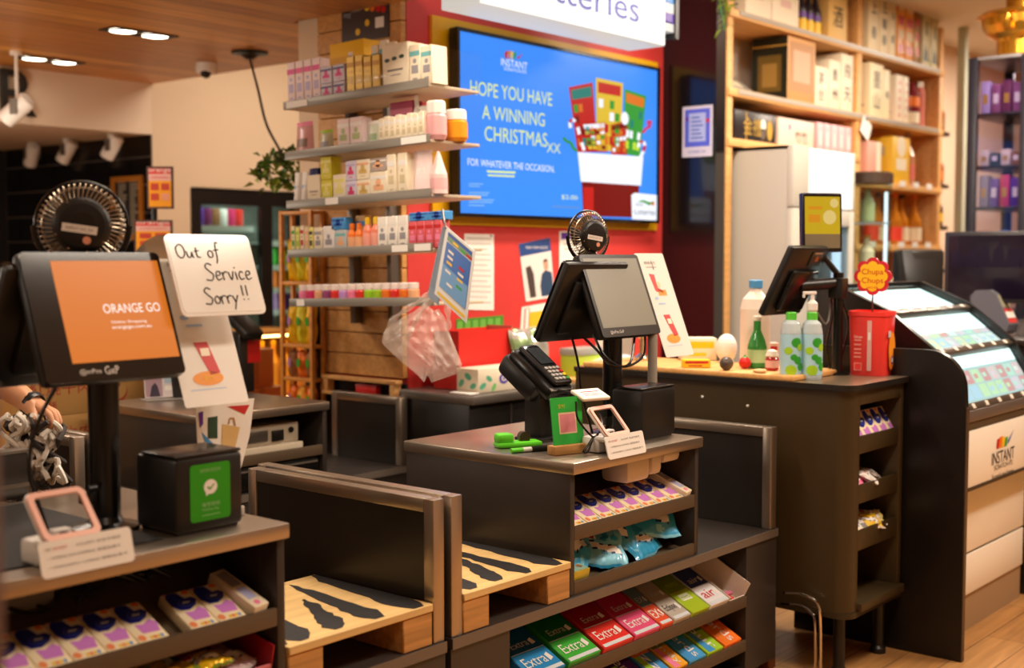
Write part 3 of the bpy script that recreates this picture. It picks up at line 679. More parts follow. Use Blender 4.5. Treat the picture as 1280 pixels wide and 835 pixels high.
def terminal(label, px, py, mx, my, mz, art, rear, loop):
    t = THING('till_terminal', label, 'touchscreen till', (px, py, .9485))
    b = MB(); b.lathe([(.075, 0), (.075, .008), (.04, .016), (.033, .03), (.033, .40)], SATIN, 24); OBJ('pole', b, t)
    b = MB(); b.box(-.05, .05, -.03, .06, .36, .43, BLACK, .01); b.cyl((-.07, .0, .395), (.07, 0, .395), .02, BLACK); OBJ('bracket', b, t)
    T = Matrix.Translation((mx - px, my - py, mz - .9485)) @ rx(-TILT)
    monitor_panel(t, 'customer_monitor', T, art)
    T2 = Matrix.Translation((rear[0] - px, rear[1] - py, rear[2] - .9485)) @ rzm(PI) @ rx(-R(26))
    monitor_panel(t, 'cashier_monitor', T2, art_dark)
    for k, pts in enumerate(loop):
        OBJ('cable', MB().tube([(x - px, y - py, z - .9485) for x, y, z in pts], .0045, SATIN, 6), t)
    b = MB(); b.box(-.055, -.03, -.02, .02, .06, .09, BLACK, .004); b.cyl((-.04, -.03, .1), (-.06, -.03, .1), .008, BLACK); OBJ('cable_clip', b, t)
    return t
def curve(ps, n=6):
    """Catmull-Rom through the points"""
    P_ = [Vector(p) for p in ps]; P_ = [P_[0] * 2 - P_[1]] + P_ + [P_[-1] * 2 - P_[-2]]; out = []
    for i in range(1, len(P_) - 2):
        a, b_, c, d = P_[i - 1:i + 3]
        for k in range(n):
            s_ = k / n; out.append(.5 * ((2 * b_) + (-a + c) * s_ + (2 * a - 5 * b_ + 4 * c - d) * s_ ** 2 + (-a + 3 * b_ - 3 * c + d) * s_ ** 3))
    return out + [P_[-2]]
t1 = terminal('till terminal with the glowing orange touchscreen, marked out of service', 1.50, 2.45, 1.486, 2.36, 1.286, art_orange, (1.46, 2.62, 1.275),
              [curve([(1.38, 2.42, 1.29), (1.34, 2.44, 1.2), (1.33, 2.46, 1.10), (1.36, 2.45, .97)])])
t2 = terminal('till terminal with a blank grey touchscreen under the small fan', 3.44, 2.47, 3.44, 2.385, 1.283, art_grey, (3.36, 2.62, 1.275),
              [curve([(3.33, 2.47, 1.29), (3.34, 2.43, 1.22), (3.42, 2.41, 1.18), (3.52, 2.40, 1.21), (3.56, 2.42, 1.29)]), curve([(3.30, 2.5, 1.29), (3.31, 2.44, 1.24), (3.36, 2.42, 1.19), (3.44, 2.40, 1.19), (3.5, 2.42, 1.28)]), curve([(3.27, 2.52, 1.3), (3.285, 2.5, 1.2), (3.28, 2.48, 1.1), (3.30, 2.45, .965)])])
fan('larger black fan with white rating label above the orange touchscreen', (1.505, 2.53, 1.525), .097, R(-31), .092)
fan('smaller black fan with wire cage above the blank grey touchscreen', (3.385, 2.535, 1.525), .085, R(-14), .092)

def slip_printer(label, x, y, w, d, h, art=None, name='slip_printer'):
    t = THING(name, label, 'printer', (x, y, .9485))
    b = MB(); b.box(0, w, 0, d, .004, h, BLACK, .012); b.box(.01, w - .01, .01, d - .01, 0, .006, SATIN); OBJ('case', b, t)
    OBJ('lid', MB().box(.003, w - .003, .003, d - .02, h - .001, h + .006, SATIN, .003), t)
    if art:
        b = MB(T=Matrix.Translation((0, -.0008, 0)) @ UPRIGHT); art(b); OBJ('pay_sticker', b, t)
    return t
def art_pay(b):
    G = M('pay_green', (40, 150, 24), .35); GP = M('pay_pale_green', (150, 200, 130), .5)
    b.prism(rrect(.105, .125, .008, cx=.088, cy=.088), 0, .0008, G)
    b.text('支持使用 微信支付', .088, .136, .009, GP, z=.0014, w=.055); b.text('推荐使用', .088, .061, .010, GP, z=.0014, w=.046); b.text('WeChat Pay', .088, .049, .008, GP, z=.0014, w=.046); b.rect(.065, .112, .037, .0385, GP, z=.0014)
    b.disc(.088, .099, .0175, WHITE, z=.0014, n=24, ry=.016); b.flat([(.075, .088), (.083, .084), (.076, .079)], WHITE, z=.0014)
    b.flat([(.079, .0985), (.0815, .101), (.086, .0965), (.0965, .1055), (.0985, .104), (.086, .0915)], G, z=.0018)
slip_printer('black slip printer with a green pay sticker beside the orange touchscreen pole', 1.545, 2.25, .178, .155, .168, art_pay)
slip_printer('plain black slip printer beside the blank grey touchscreen pole', 3.35, 2.285, .2, .125, .165)
t = THING('paper_stand_pole', 'grey tube standing behind the plain black slip printer', 'pole', (3.585, 2.405, .9485))
OBJ('tube', MB().cyl((0, 0, .006), (0, 0, .345), .017, M('grey_tube', (150, 142, 132), .4)), t); OBJ('foot', MB().lathe([(.03, 0), (.03, .006), (.018, .01)], CHARD, 16), t)
for lab, x, y in (('white plug adapter behind the printer with the green sticker', 1.738, 2.33), ('white plug adapter at the corner behind the plain slip printer', 3.50, 2.46)):
    t = THING('plug_adapter', lab, 'adapter', (x, y, .9485)); OBJ('body', MB().box(0, .05, 0, .06, 0, .022, M('adapter_grey', (190, 178, 164), .5), .003), t); OBJ('cap', MB().box(.006, .044, .008, .05, .0215, .027, WHITE, .002), t)

# ---------------------------------------------------------------- notices on the terminals
def tilt_T(x, y, z): return Matrix.Translation((x, y, z)) @ rx(-TILT)
def strip_notice(label, x, y, z):
    """tall laminated pouch hung by the monitor's edge"""
    t = THING('laminated_notice', label, 'notice', mat=tilt_T(x, y, z))
    b = MB(T=UPRIGHT); w, h = .178, .385
    b.prism(rrect(w, h, .006, cx=w / 2, cy=h / 2), -.0015, 0, LAMIN); OBJ('pouch', b, t)
    b = MB(T=Matrix.Translation((0, -.0006, 0)) @ UPRIGHT)
    b.text('掃碼支付', w * .42, h * .905, .012, GREYINK, w=.07); b.rect(w * .25, w * .62, h * .86, h * .866, GREYINK); b.flat([(w * .48, h * .84), (w * .52, h * .84), (w * .5, h * .95)], GREYINK)
    PO = M('print_orange', (236, 150, 50), .5); PR = M('print_red', (206, 60, 60), .5); PBL = M('print_blue', (160, 190, 225), .5)
    b.flat([(w * .28, h * .80), (w * .46, h * .79), (w * .44, h * .66), (w * .62, h * .63), (w * .60, h * .60), (w * .34, h * .63)], PR); b.rect(w * .42, w * .7, h * .585, h * .64, PO); b.disc(w * .5, h * .69, .012, M('print_peach', (240, 200, 160), .5), z=.0009)
    b.rect(w * .3, w * .55, h * .50, h * .515, PBL); b.disc(w * .3, h * .56, .012, PBL, ry=.006)
    b.flat([(w * .34, h * .40), (w * .56, h * .40), (w * .66, h * .2), (w * .5, h * .19)], PR); b.rect(w * .42, w * .56, h * .31, h * .36, M('print_cream', (240, 226, 200), .5), z=.0009)
    b.disc(w * .45, h * .17, w * .24, PO, ry=h * .045); b.text('支付', w * .45, h * .17, .014, YEL, z=.0009); b.rect(w * .14, w * .7, h * .1, h * .105, PBL)
    OBJ('print', b, t); return t
strip_notice('tall laminated notice hanging beside the blank grey touchscreen', 3.622, 2.372, 1.20)
strip_notice('tall laminated notice hanging below the out of service card', 1.668, 2.385, 1.205)
t = THING('out_of_service_card', 'white laminated card handwritten Out of Service Sorry beside the orange screen', 'notice', mat=tilt_T(1.655, 2.372, 1.413))
b = MB(T=UPRIGHT); w, h = .238, .200; b.prism(rrect(w, h, .016, cx=w / 2, cy=h / 2), -.003, .0, LAMIN)
b.prism(rrect(w * .97, h * .95, .014, cx=w / 2 + .002, cy=h / 2 + .003), 0, .001, LAMIN); OBJ('card', b, t)
b = MB(T=Matrix.Translation((0, -.0016, 0)) @ UPRIGHT)
def strokes(b, lines, x, y, s, r=.0016):
    for l in lines:
        b.tube(curve([(x + px_ * s, y + py_ * s, 0) for px_, py_ in l], 4), r, INK, 5)
HAND = {'O': ([[(.3, .95), (.05, .7), (.1, .2), (.4, .05), (.65, .35), (.6, .8), (.35, .97), (.2, .9)]], .8), 'u': ([[(0, .5), (.05, .15), (.25, .1), (.4, .45), (.42, .15), (.5, .08)]], .6), 't': ([[(.15, .75), (.15, .2), (.3, .08), (.4, .12)], [(0, .5), (.35, .55)]], .5),
        'o': ([[(.2, .5), (.03, .35), (.08, .1), (.3, .1), (.36, .35), (.2, .52)]], .46), 'f': ([[(.4, .95), (.25, 1.0), (.18, .7), (.15, 0), (.05, -.3)], [(0, .5), (.35, .55)]], .5), 'S': ([[(.5, .9), (.25, 1), (.08, .8), (.3, .55), (.5, .35), (.35, .05), (0, .08)]], .62),
        'e': ([[(.05, .3), (.3, .35), (.3, .52), (.12, .52), (.04, .25), (.15, .06), (.38, .14)]], .46), 'r': ([[(0, .5), (.05, .05)], [(.04, .35), (.18, .52), (.32, .48)]], .4), 'v': ([[(0, .5), (.15, .06), (.32, .52)]], .42), 'i': ([[(.05, .5), (.08, .06)], [(.04, .72), (.06, .76)]], .22),
        'c': ([[(.32, .46), (.15, .52), (.03, .3), (.12, .08), (.34, .12)]], .44), 'y': ([[(0, .5), (.15, .12)], [(.35, .52), (.15, .1), (0, -.3)]], .44), '!': ([[(.06, .95), (.05, .35)], [(.04, .1), (.06, .13)]], .3), ' ': ([], .4)}
def hand(b, word, x, y, s):
    for ch in word:
        ls, adv = HAND[ch]; strokes(b, ls, x, y, s); x += adv * s
hand(b, 'Out', .022, h * .70, .036); hand(b, 'of', .108, h * .70, .04); hand(b, 'Service', .088, h * .42, .044); hand(b, 'Sorry', .070, h * .13, .042); hand(b, '!!', .178, h * .16, .042)
OBJ('handwriting', b, t)
b = MB(); b.sheet(lambda u, v: (-.002 - .06 * u + .17 * (1 - u) * 0, .0 + .07 * u + .0, h - .002 - .016 * u * u - v * .0 + 0) if False else (v * .21 - .045 * u, .001 + .075 * u, h - .001 + .006 * math.sin(PI * u) - .03 * u * u), 8, 6, LAMIN); OBJ('folded_back_flap', b, t)
# sheet with printed carrier bags hanging below the notice
t = THING('printed_sheet', 'printed paper sheet with carrier bag pictures behind the green sticker printer', 'notice', (0, 0, 0))
yy = 2.475
q = [at_y(*p, yy) for p in ((244, 500), (318, 498), (312, 545), (299, 594), (280, 580), (247, 556))]
b = MB(); b.add([(v.x, v.y, v.z) for v in q] + [(v.x, v.y + .0015, v.z) for v in q], [(0, 5, 4, 3, 2, 1), (6, 7, 8, 9, 10, 11)] + [(i, (i + 1) % 6, 6 + (i + 1) % 6, 6 + i) for i in range(6)], PAPER); OBJ('paper', b, t)
def ov(pts, m, k=.001): b.add([tuple(at_y(*p, yy - k)) for p in pts], [tuple(range(len(pts)))], m)
b = MB(); ov([(248, 516), (254, 514), (254, 530), (250, 535)], PURP); ov([(260, 522), (272, 520), (272, 548), (260, 548)], M('dark_green_print', (34, 70, 50), .5)); ov([(284, 508), (312, 506), (306, 518)], REDINK); ov([(278, 530), (300, 534), (294, 560), (277, 556)], M('kraft_print', (214, 180, 120), .5)); ov([(285, 530), (287, 522), (293, 522), (295, 532), (293, 532), (291, 524), (288, 524), (287, 530)], M('kraft_dark_print', (170, 130, 80), .5), .0012); ov([(252, 540), (268, 556), (256, 552)], SKY)
OBJ('print', b, t)

# ---------------------------------------------------------------- tap readers with cards
ROSE = M('rose_gold_plastic', (214, 160, 140), .35)
def tap_reader(label, x, y):
    t = THING('tap_reader', label, 'card reader', (x, y, .9485))
    LE = Matrix.Translation((.015, 0, .052)) @ rx(R(-42)) @ UPRIGHT
    def ring(b, w, h, r, th, z0, z1, m):
        o_ = rrect(w, h, r, cx=.075, cy=h / 2); i_ = rrect(w - 2 * th, h - 2 * th, r * .6, cx=.075, cy=h / 2); n = len(o_)
        vs = [(x_, y_, z0) for x_, y_ in o_] + [(x_, y_, z0) for x_, y_ in i_] + [(x_, y_, z1) for x_, y_ in o_] + [(x_, y_, z1) for x_, y_ in i_]
        fs = []
        for i in range(n):
            j = (i + 1) % n; fs += [(2 * n + i, 2 * n + j, 3 * n + j, 3 * n + i), (i, n + i, n + j, j), (i, j, 2 * n + j, 2 * n + i), (n + i, 3 * n + i, 3 * n + j, n + j)]
        b.add(vs, fs, m)
    b = MB(T=LE); ring(b, .122, .112, .014, .012, 0, .006, ROSE); ring(b, .125, .115, .015, .006, -.006, 0, WHITE); OBJ('frame', b, t)
    b = MB(); b.box(.03, .12, .03, .1, 0, .05, WHITE, .01); b.box(.03, .13, .0, .05, .035, .054, WHITE, .008); OBJ('support', b, t)
    b = MB(); b.box(.06, .1, .02, .045, .054, .07, M('light_grey_plastic', (190, 184, 178), .4), .005); b.box(.072, .088, .017, .022, .057, .065, BLACK, .001); OBJ('latch', b, t)
    CT = Matrix.Translation((.112, -.017, -.012)) @ rx(R(-14)) @ UPRIGHT
    b = MB(T=CT); w, h = .2, .07; b.prism(rrect(w, h, .009, cx=0, cy=h / 2), 0, .004, LAMIN); c = OBJ('notice_card', b, t)
    b = MB(T=CT @ Matrix.Translation((0, 0, .0045))); b.text('WE', -.082, .054, .0055, GREYINK); b.text('DO NOT', -.056, .054, .006, REDINK, w=.03); b.text('ACCEPT 本店不接受', .026, .054, .006, GREYINK, w=.098)
    b.text('• AMERICAN EXPRESS 美国运通卡', -.006, .037, .006, GREYINK, w=.156); b.text('• UNIONPAY CARDS 银联信用卡', 0, .019, .006, GREYINK, w=.17); OBJ('print', b, c)
    return t
tap_reader('rose rimmed tap reader with white notice card at the out of service counter', 1.19, 2.205)
tap_reader('rose rimmed tap reader with white notice card before the plain slip printer', 3.015, 2.205)

# ---------------------------------------------------------------- card terminal on its stand
t = THING('card_terminal', 'black card payment terminal tilted on a black column', 'card terminal', (3.16, 2.56, .9485))
b = MB(); b.box(-.035, .035, -.03, .04, .0, .22, BLACK, .008); b.box(-.06, .05, -.05, .06, 0, .012, BLACK, .004); OBJ('column', b, t)
TT = Matrix.Translation((0, -.02, .235)) @ rzm(R(-4)) @ rx(R(34))
OBJ('cradle', MB(T=TT).box(-.062, .062, -.05, .135, -.105, -.03, BLACK, .02), t)
b = MB(T=TT); b.box(-.056, .056, -.105, .12, -.055, .0, SATIN, .018); b.box(-.042, .042, -.095, .105, 0, .022, BLACK, .014); OBJ('body', b, t)
b = MB(T=TT); b.box(-.052, .052, -.102, .112, -.012, -.006, M('silver_trim', (150, 146, 140), .3, .6), .003); OBJ('trim', b, t)
b = MB(T=TT @ Matrix.Translation((0, 0, .0225))); b.rect(-.034, .034, -.005, .09, GLASSB); b.rect(-.03, .03, .0, .084, M('lcd_dark', (50, 54, 58), .2), z=.0005); OBJ('display', b, t)
b = MB(T=TT)
for r_ in range(4):
    for c_ in range(4): b.box(-.034 + c_ * .0175, -.021 + c_ * .0175, -.084 + r_ * .018, -.072 + r_ * .018, .02, .0255, (M('key_grey', (170, 166, 160), .5) if c_ < 3 else (M('key_green', (60, 150, 50), .4), M('key_yellow', (220, 190, 40), .4), M('key_red', (200, 40, 36), .4), M('key_grey', (170, 166, 160), .5))[r_]), .002)
OBJ('keypad', b, t)
b = MB(); b.tube(curve([(-.03, -.06, .16), (-.03, -.12, .17), (-.05, -.22, .165)]), .006, BLACK, 6); OBJ('arm', b, t)
b = MB(T=Matrix.Translation((-.055, -.245, .165)) @ rzm(R(-14)) @ rx(R(20))); b.box(-.055, .055, -.035, .035, 0, .012, M('reader_ivory', (222, 210, 192), .35), .005); p = OBJ('side_reader', b, t)
b = MB(T=Matrix.Translation((-.055, -.245, .165)) @ rzm(R(-14)) @ rx(R(20)) @ Matrix.Translation((0, 0, .0125))); b.rect(-.046, .046, -.026, .026, PAPER); b.rect(-.036, .036, .006, .012, REDINK, z=.0004); b.rect(-.036, .030, -.008, -.003, GREYINK, z=.0004); b.rect(-.036, .036, -.018, -.013, GREYINK, z=.0004); OBJ('label', b, p)
b = MB(); b.tube(curve([(-.16, -.27, .16), (-.17, -.285, .11), (-.13, -.30, .06), (-.10, -.30, .05), (-.04, -.28, .075), (.03, -.22, .1)]), .0035, SATIN, 6); b.tube(curve([(-.11, -.30, .05), (-.15, -.31, .03), (-.175, -.31, .012), (-.145, -.305, .01), (-.11, -.30, .05)]), .0035, SATIN, 6); OBJ('cable', b, t)
# green payment board in a wooden foot
t = THING('payment_board', 'green payment board with a pink square in a wooden foot', 'sign', (3.0, 2.315, .9485), R(-14))
OBJ('foot', MB().box(-.07, .07, -.02, .02, 0, .028, PINEE, .003), t)
GB = M('board_green', (44, 168, 62), .35)
b = MB(T=Matrix.Translation((0, .0, .02)) @ rx(R(-8)) @ UPRIGHT); b.prism(rrect(.118, .152, .006, cx=0, cy=.076), -.002, .002, GB); o = OBJ('board', b, t)
b = MB(T=Matrix.Translation((0, .0, .02)) @ rx(R(-8)) @ UPRIGHT @ Matrix.Translation((0, 0, .0026))); b.rect(-.034, .034, .04, .105, M('board_cream', (222, 190, 150), .5)); b.rect(-.029, .029, .045, .10, M('board_pink', (214, 130, 136), .5), z=.0005); b.text('支付', -.02, .125, .014, M('board_yellow', (200, 190, 50), .5)); OBJ('print', b, o)
t = THING('tape_dispenser', 'bright green plastic tape dispenser beside the card terminal column', 'tape dispenser', (3.0, 2.52, .9485), R(-28))
b = MB(); b.box(-.075, .075, -.03, .03, 0, .018, M('bright_green', (96, 206, 40), .4), .008); b.box(-.075, -.02, -.026, .026, .014, .045, M('bright_green', (96, 206, 40), .4), .01); OBJ('body', b, t)
OBJ('roll', MB().cyl((.02, -.012, .03), (.02, .012, .03), .018, M('tape_dark', (60, 50, 30), .3), 20), t)
t = THING('marker_pen', 'green and black marker pen lying on the steel top', 'pen', (2.945, 2.42, .9565), R(-22))
b = MB(); b.cyl((-.07, 0, 0), (-.03, 0, 0), .008, M('bright_green', (96, 206, 40), .4), 12); b.cyl((-.03, 0, 0), (.0, 0, 0), .008, WHITE, 12); OBJ('barrel', b, t); OBJ('cap', MB().cyl((0, 0, 0), (.07, 0, 0), .009, BLACK, 12), t)
# white cable boxes under the steel top of the second counter
for x, w, h in ((3.22, .13, .085), (3.36, .06, .075), (3.43, .1, .045)):
    o = OBJ('cable_box', MB().box(x - 2.347, x - 2.347 + w, .05, .16, .9125 - h, .9125, M('cable_box_white', (226, 212, 196), .5), .018), c2)
t = THING('power_brick', 'tangle of black power leads under the orange screen counter top', 'cables', (1.2, 2.4, .88))
b = MB(); rr = random.Random(4)
for k in range(5):
    z = -.01 - rr.random() * .05; b.tube(curve([(.0 + .06 * k, .05, z), (.12 + .06 * k, .0 + .03 * rr.random(), z - .05), (.25 + .04 * k, .04, z + .01), (.4 + .03 * k, .02, z - .06)]), .005, CHARD, 6)
OBJ('lead', b, t); OBJ('brick', MB().box(.0, .16, .02, .1, -.075, -.03, M('brick_grey', (120, 112, 104), .5), .008), t)

t = THING('counter_mat', 'black rubber mat under the orange touchscreen pole', 'mat', (.42, 2.26, .9485)); OBJ('mat', MB().box(0, 1.1, 0, .58, .0002, .004, M('black_rubber', (18, 16, 15), .6), .001, seg=1), t)
# ================================================================ WHITE PRODUCT SHELVES ON THE TIMBER PILLAR
TILTX = R(-1.7)
SHM = Matrix.Translation((3.6, 4.36, 1.75)) @ rx(TILTX) @ Matrix.Translation((0, 0, -1.75)) @ FACE_NX
SHL = .885
SZ = [2.208, 1.988, 1.772, 1.556, 1.338]
t = THING('product_shelving', 'tiered shelving with clear fronts hung on the timber pillar', 'shelving', mat=SHM)
SHB = M('shelf_board', (206, 186, 160), .5); STRIP = M('price_strip_grey', (134, 128, 118), .4, .2)
for k, z in enumerate(SZ):
    o = OBJ('shelf', MB().box(0, SHL, .004, .3, z - .012, z, SHB, .002), t)
    OBJ('price_strip', MB().box(-.004, SHL, -.004, .004, z - .014, z + .022, STRIP, .002), o)
    b = MB()
    for (u0, u1) in (((.02, .16),), ((.73, .87),), ((.26, .34),), ((.66, .75), (.79, .88)), ((.05, .1),))[k]: b.box(u0, u1, -.0065, -.004, z - .010, z + .018, PAPER)
    OBJ('price_tag', b, o)
    OBJ('clear_front', MB().box(0.002, SHL, -.001, .001, z + .022, z + .062, CLEAR), o)
for x in (SHL + .004, ): OBJ('clear_end_panel', MB().box(x, x + .004, -.003, .31, SZ[0] - .85, SZ[0] + .15, CLEAR), t)
for x in (.06, .31): OBJ('upright', MB().box(x, x + .03, .3, .352, SZ[4] - .1, SZ[0] + .1, STEELD, .003), t)
SHN = ['top', 'second', 'third', 'fourth', 'lowest']
def px_s(px): return (px - 361) / (539 - 361) * SHL
def s_item(kind, cat, desc, row, px, w, h, d=.05, y=.012, z=0, shape='box', main=WHITE, acc=None, acc2=None, rz=0):
    lab = desc if len(desc.split()) > 6 else desc
    m = SHM @ Matrix.Translation((px_s(px), y, SZ[row] + .0006 + z)) @ rzm(rz)
    t = THING(kind, lab, cat, mat=m, group='products on the %s white shelf' % SHN[row])
    if shape == 'box':
        OBJ('carton', MB().box(0, w, 0, d, 0, h, main, .0025, seg=1), t)
        b = MB(T=Matrix.Translation((0, -.0006, 0)) @ UPRIGHT)
        if acc: b.rect(.002, w - .002, h * .72, h * .84, acc); b.rect(w * .2, w * .8, h * .3, h * .5, acc2 or acc); b.rect(w * .3, w * .7, h * .15, h * .19, acc2 or acc); b.disc(w * .5, h * .6, w * .16, acc2 or acc, n=12)
        else: b.rect(w * .2, w * .8, h * .4, h * .44, GREYINK); b.rect(w * .3, w * .7, h * .3, h * .32, GREYINK)
        OBJ('printed_front', b, t)
    elif shape == 'bottle':
        r = w / 2; b = MB(T=Matrix.Translation((r, r, 0))); b.lathe([(r * .9, 0), (r, .006), (r, h * .62), (r * .55, h * .76), (r * .42, h * .8)], main, 16); OBJ('bottle', b, t)
        OBJ('cap', MB(T=Matrix.Translation((r, r, 0))).lathe([(r * .55, h * .79), (r * .55, h * .97), (r * .4, h)], acc or WHITE, 14), t)
        b = MB(T=Matrix.Translation((r, r, 0))); b.lathe([(r * 1.015, h * .15), (r * 1.015, h * .52)], acc2 or PAPER, 16, cap=False); OBJ('label', b, t)
    elif shape == 'tube':                        # squeeze tube standing on its cap
        b = MB(); n = 12
        vs = [(w / 2 + w / 2 * math.cos(2 * PI * i / n), d / 2 + d / 2 * math.sin(2 * PI * i / n), .02) for i in range(n)] + [(w / 2 + w / 2 * 1.05 * math.cos(2 * PI * i / n), d / 2 + .003 * math.sin(2 * PI * i / n), h) for i in range(n)]
        b.add(vs, [(i, (i + 1) % n, n + (i + 1) % n, n + i) for i in range(n)] + [tuple(range(n, 2 * n))], main); OBJ('tube', b, t)
        OBJ('cap', MB(T=Matrix.Translation((w / 2, d / 2, 0))).lathe([(d * .48, 0), (d * .48, .022)], acc or WHITE, 14), t)
        b = MB(T=Matrix.Translation((0, d * .12, 0)) @ rx(R(-4)) @ UPRIGHT); b.rect(w * .25, w * .75, h * .35, h * .6, acc2 or PINK); OBJ('print', b, t)
    elif shape == 'jar':
        r = w / 2; b = MB(T=Matrix.Translation((r, r, 0))); b.lathe([(r * .8, 0), (r, h * .12), (r, h * .6), (r * .8, h * .7)], main, 14); OBJ('jar', b, t)
        OBJ('lid', MB(T=Matrix.Translation((r, r, 0))).lathe([(r * .92, h * .68), (r * .92, h * .95), (r * .8, h)], acc or WHITE, 14), t)
    elif shape == 'pump':
        r = w / 2; b = MB(T=Matrix.Translation((r, r, 0))); b.lathe([(r, 0), (r, h * .45), (r * .75, h * .6), (r * .3, h * .9), (r * .12, h)], main, 16); OBJ('bottle', b, t)
        b = MB(T=Matrix.Translation((r, r, 0))); b.lathe([(r * 1.02, h * .1), (r * 1.02, h * .36)], acc2 or PINK, 16, cap=False); OBJ('label', b, t)
    elif shape == 'pouch':
        b = MB(); b.sheet(lambda u, v: ((u - .5) * w * (1 - .12 * v) + w / 2, d * .5 - d * .5 * math.sin(PI * u) ** .6 * (1 - v) ** .6, v * h), 10, 8, main, mfn=lambda u, v: (acc2 or main) if .3 < v < .55 and .2 < u < .8 else ((acc or main) if v < .14 or v > .9 else main)); b.sheet(lambda u, v: ((.5 - u) * w * (1 - .12 * v) + w / 2, d * .5 + d * .4 * math.sin(PI * u) ** .6 * (1 - v) ** .6, v * h), 6, 4, main); OBJ('pouch', b, t)
    return t
IV = M('ivory_card', (238, 224, 196), .5); PW = M('pinkish_white_card', (240, 218, 216), .45); MAG = M('magenta_band', (226, 60, 140), .45); AQ = M('aqua_print', (110, 180, 180), .5); DG = M('dark_green_oval', (40, 66, 46), .5); LAV = M('lavender_print', (190, 176, 214), .5); GREYC = M('grey_print', (150, 146, 150), .5)
PALEY = M('pale_yellow_card', (236, 226, 130), .5); LEMC = M('lemon_card', (214, 204, 40), .45); PEACH = M('peach_print', (236, 176, 130), .5)
# top shelf
for i in range(4): s_item('cosmetic_box', 'cosmetics', 'white box with magenta band on the top shelf, %s from the open end' % ORD[i], 0, 363 + i * 11.2, .052, .192, .06, main=PW, acc=MAG, acc2=LAV)
for i in range(2):
    for j in range(2): s_item('cosmetic_pack', 'cosmetics', ['lower', 'upper'][j] + ' grey and violet pack on the top shelf, %s' % ['beside the magenta banded boxes', 'beside the gold boxes'][i], 0, 407.5 + i * 16, .072, .072, .06, z=j * .073, main=M('grey_violet_card', (206, 200, 212), .45), acc=M('violet_band', (72, 58, 126), .45), acc2=MAG)
for i in range(4): s_item('perfume_box', 'cosmetics', 'slim gold box on the top shelf, %s from the violet packs' % ORD[i], 0, 441 + i * 10.4, .046, .168 - (.012 if i > 1 else 0), .05, main=GOLD, acc=M('gold_dark_print', (176, 128, 50), .4, .3), acc2=M('gold_light_print', (226, 196, 110), .4))
for i in range(3): s_item('tester_card', 'cosmetics', 'small round blue tester tag behind the gold boxes, %s from the timber wall' % ORD[i], 0, 455 + i * 10, .045, .215 + .015 * (i == 1), .02, y=.09, main=IV, acc=AQ, acc2=M('tester_blue', (60, 150, 190), .5))
t_ = s_item('cosmetic_box', 'cosmetics', 'wide white box with three dark green ovals on the top shelf', 0, 484.5, .15, .185, .1, main=IV)
b = MB(T=Matrix.Translation((0, -.0012, 0)) @ UPRIGHT)
for k in range(3): b.disc(.03 + k * .042, .12 + k * .004, .015, DG, ry=.008)
OBJ('ovals', b, t_)
for i in range(2): s_item('cosmetic_box', 'cosmetics', 'white box with pale teal top on the top shelf, %s' % ['next to the box with ovals', 'against the clear end panel'][i], 0, 516 + i * 13, .062, .165 - .012 * i, .09, main=IV, acc=AQ, acc2=GREYC)
t_ = THING('parcel_box', 'bright yellow box lying above the pink banded boxes by the timber wall', 'box', mat=SHM @ Matrix.Translation((px_s(386), .165, SZ[0] + .001)))
OBJ('carton', MB().box(0, .22, 0, .1, 0, .275, M('yellow_card', (244, 190, 30), .5), .003), t_)
b = MB(T=Matrix.Translation((0, -.0006, 0)) @ UPRIGHT); b.rect(.12, .15, .2, .225, PAPER); OBJ('label', b, t_)
# second shelf
s_item('sweet_pouch', 'sweets', 'clear pink bag slumped at the open end of the second shelf', 1, 365, .12, .15, .07, shape='pouch', main=M('pink_clear_bag', (226, 160, 160), .25, alpha=.75), acc=PINK, acc2=M('brown_sweets', (120, 84, 70), .4))
s_item('sweet_pouch', 'cosmetics', 'clear pouch with green print on the second shelf', 1, 398, .09, .1, .06, shape='pouch', main=M('green_clear_bag', (190, 186, 150), .3), acc=LIME, acc2=GREYC)
for i in range(2): s_item('cosmetic_box', 'cosmetics', 'white pink edged box with green print on the second shelf, %s' % ['nearer the green pouch', 'nearer the slim cream boxes'][i], 1, 427 + i * 16, .075, .132, .06, main=PW, acc=M('white_band', (246, 240, 234), .5), acc2=M('soft_green_print', (176, 190, 130), .5))
s_item('cosmetic_pouch', 'cosmetics', 'white and green pouch between the white boxes and slim cream boxes', 1, 460, .085, .11, .05, shape='pouch', main=M('sage_pouch', (206, 210, 186), .35), acc=WHITE, acc2=M('sage_print', (150, 170, 130), .4))
for i in range(8): s_item('slim_box', 'cosmetics', 'slim cream box on the second shelf, %s from the sage pouch' % ORD[i], 1, 478 + i * 6.6, .031, .11 + .006 * (i % 2), .06, main=IV, acc=WHITE, acc2=M('sand_print', (206, 190, 150), .5))
s_item('cosmetic_box', 'cosmetics', 'magenta box behind the slim cream boxes', 1, 476, .135, .182, .06, y=.09, main=M('deep_magenta_card', (160, 40, 82), .45), acc=M('rose_line', (206, 110, 140), .5))
s_item('lotion_bottle', 'cosmetics', 'tall white bottle behind the slim cream boxes', 1, 503, .036, .2, .05, y=.08, shape='bottle', main=WHITE, acc=WHITE, acc2=IV)
s_item('lotion_box', 'cosmetics', 'small white box behind the slim cream boxes next to the tall bottle', 1, 513, .06, .15, .05, y=.08, main=WHITE, acc=GREYC)
s_item('cream_jar', 'cosmetics', 'white lidded pink jar at the clear end of the second shelf', 1, 528, .085, .155, .08, shape='jar', main=M('pink_jar', (230, 170, 170), .3), acc=WHITE)
s_item('honey_jar', 'food jar', 'orange jar with white lid behind the clear end panel', 1, 526, .1, .13, .08, y=.12, shape='jar', main=M('orange_jar', (236, 150, 30), .25), acc=WHITE)
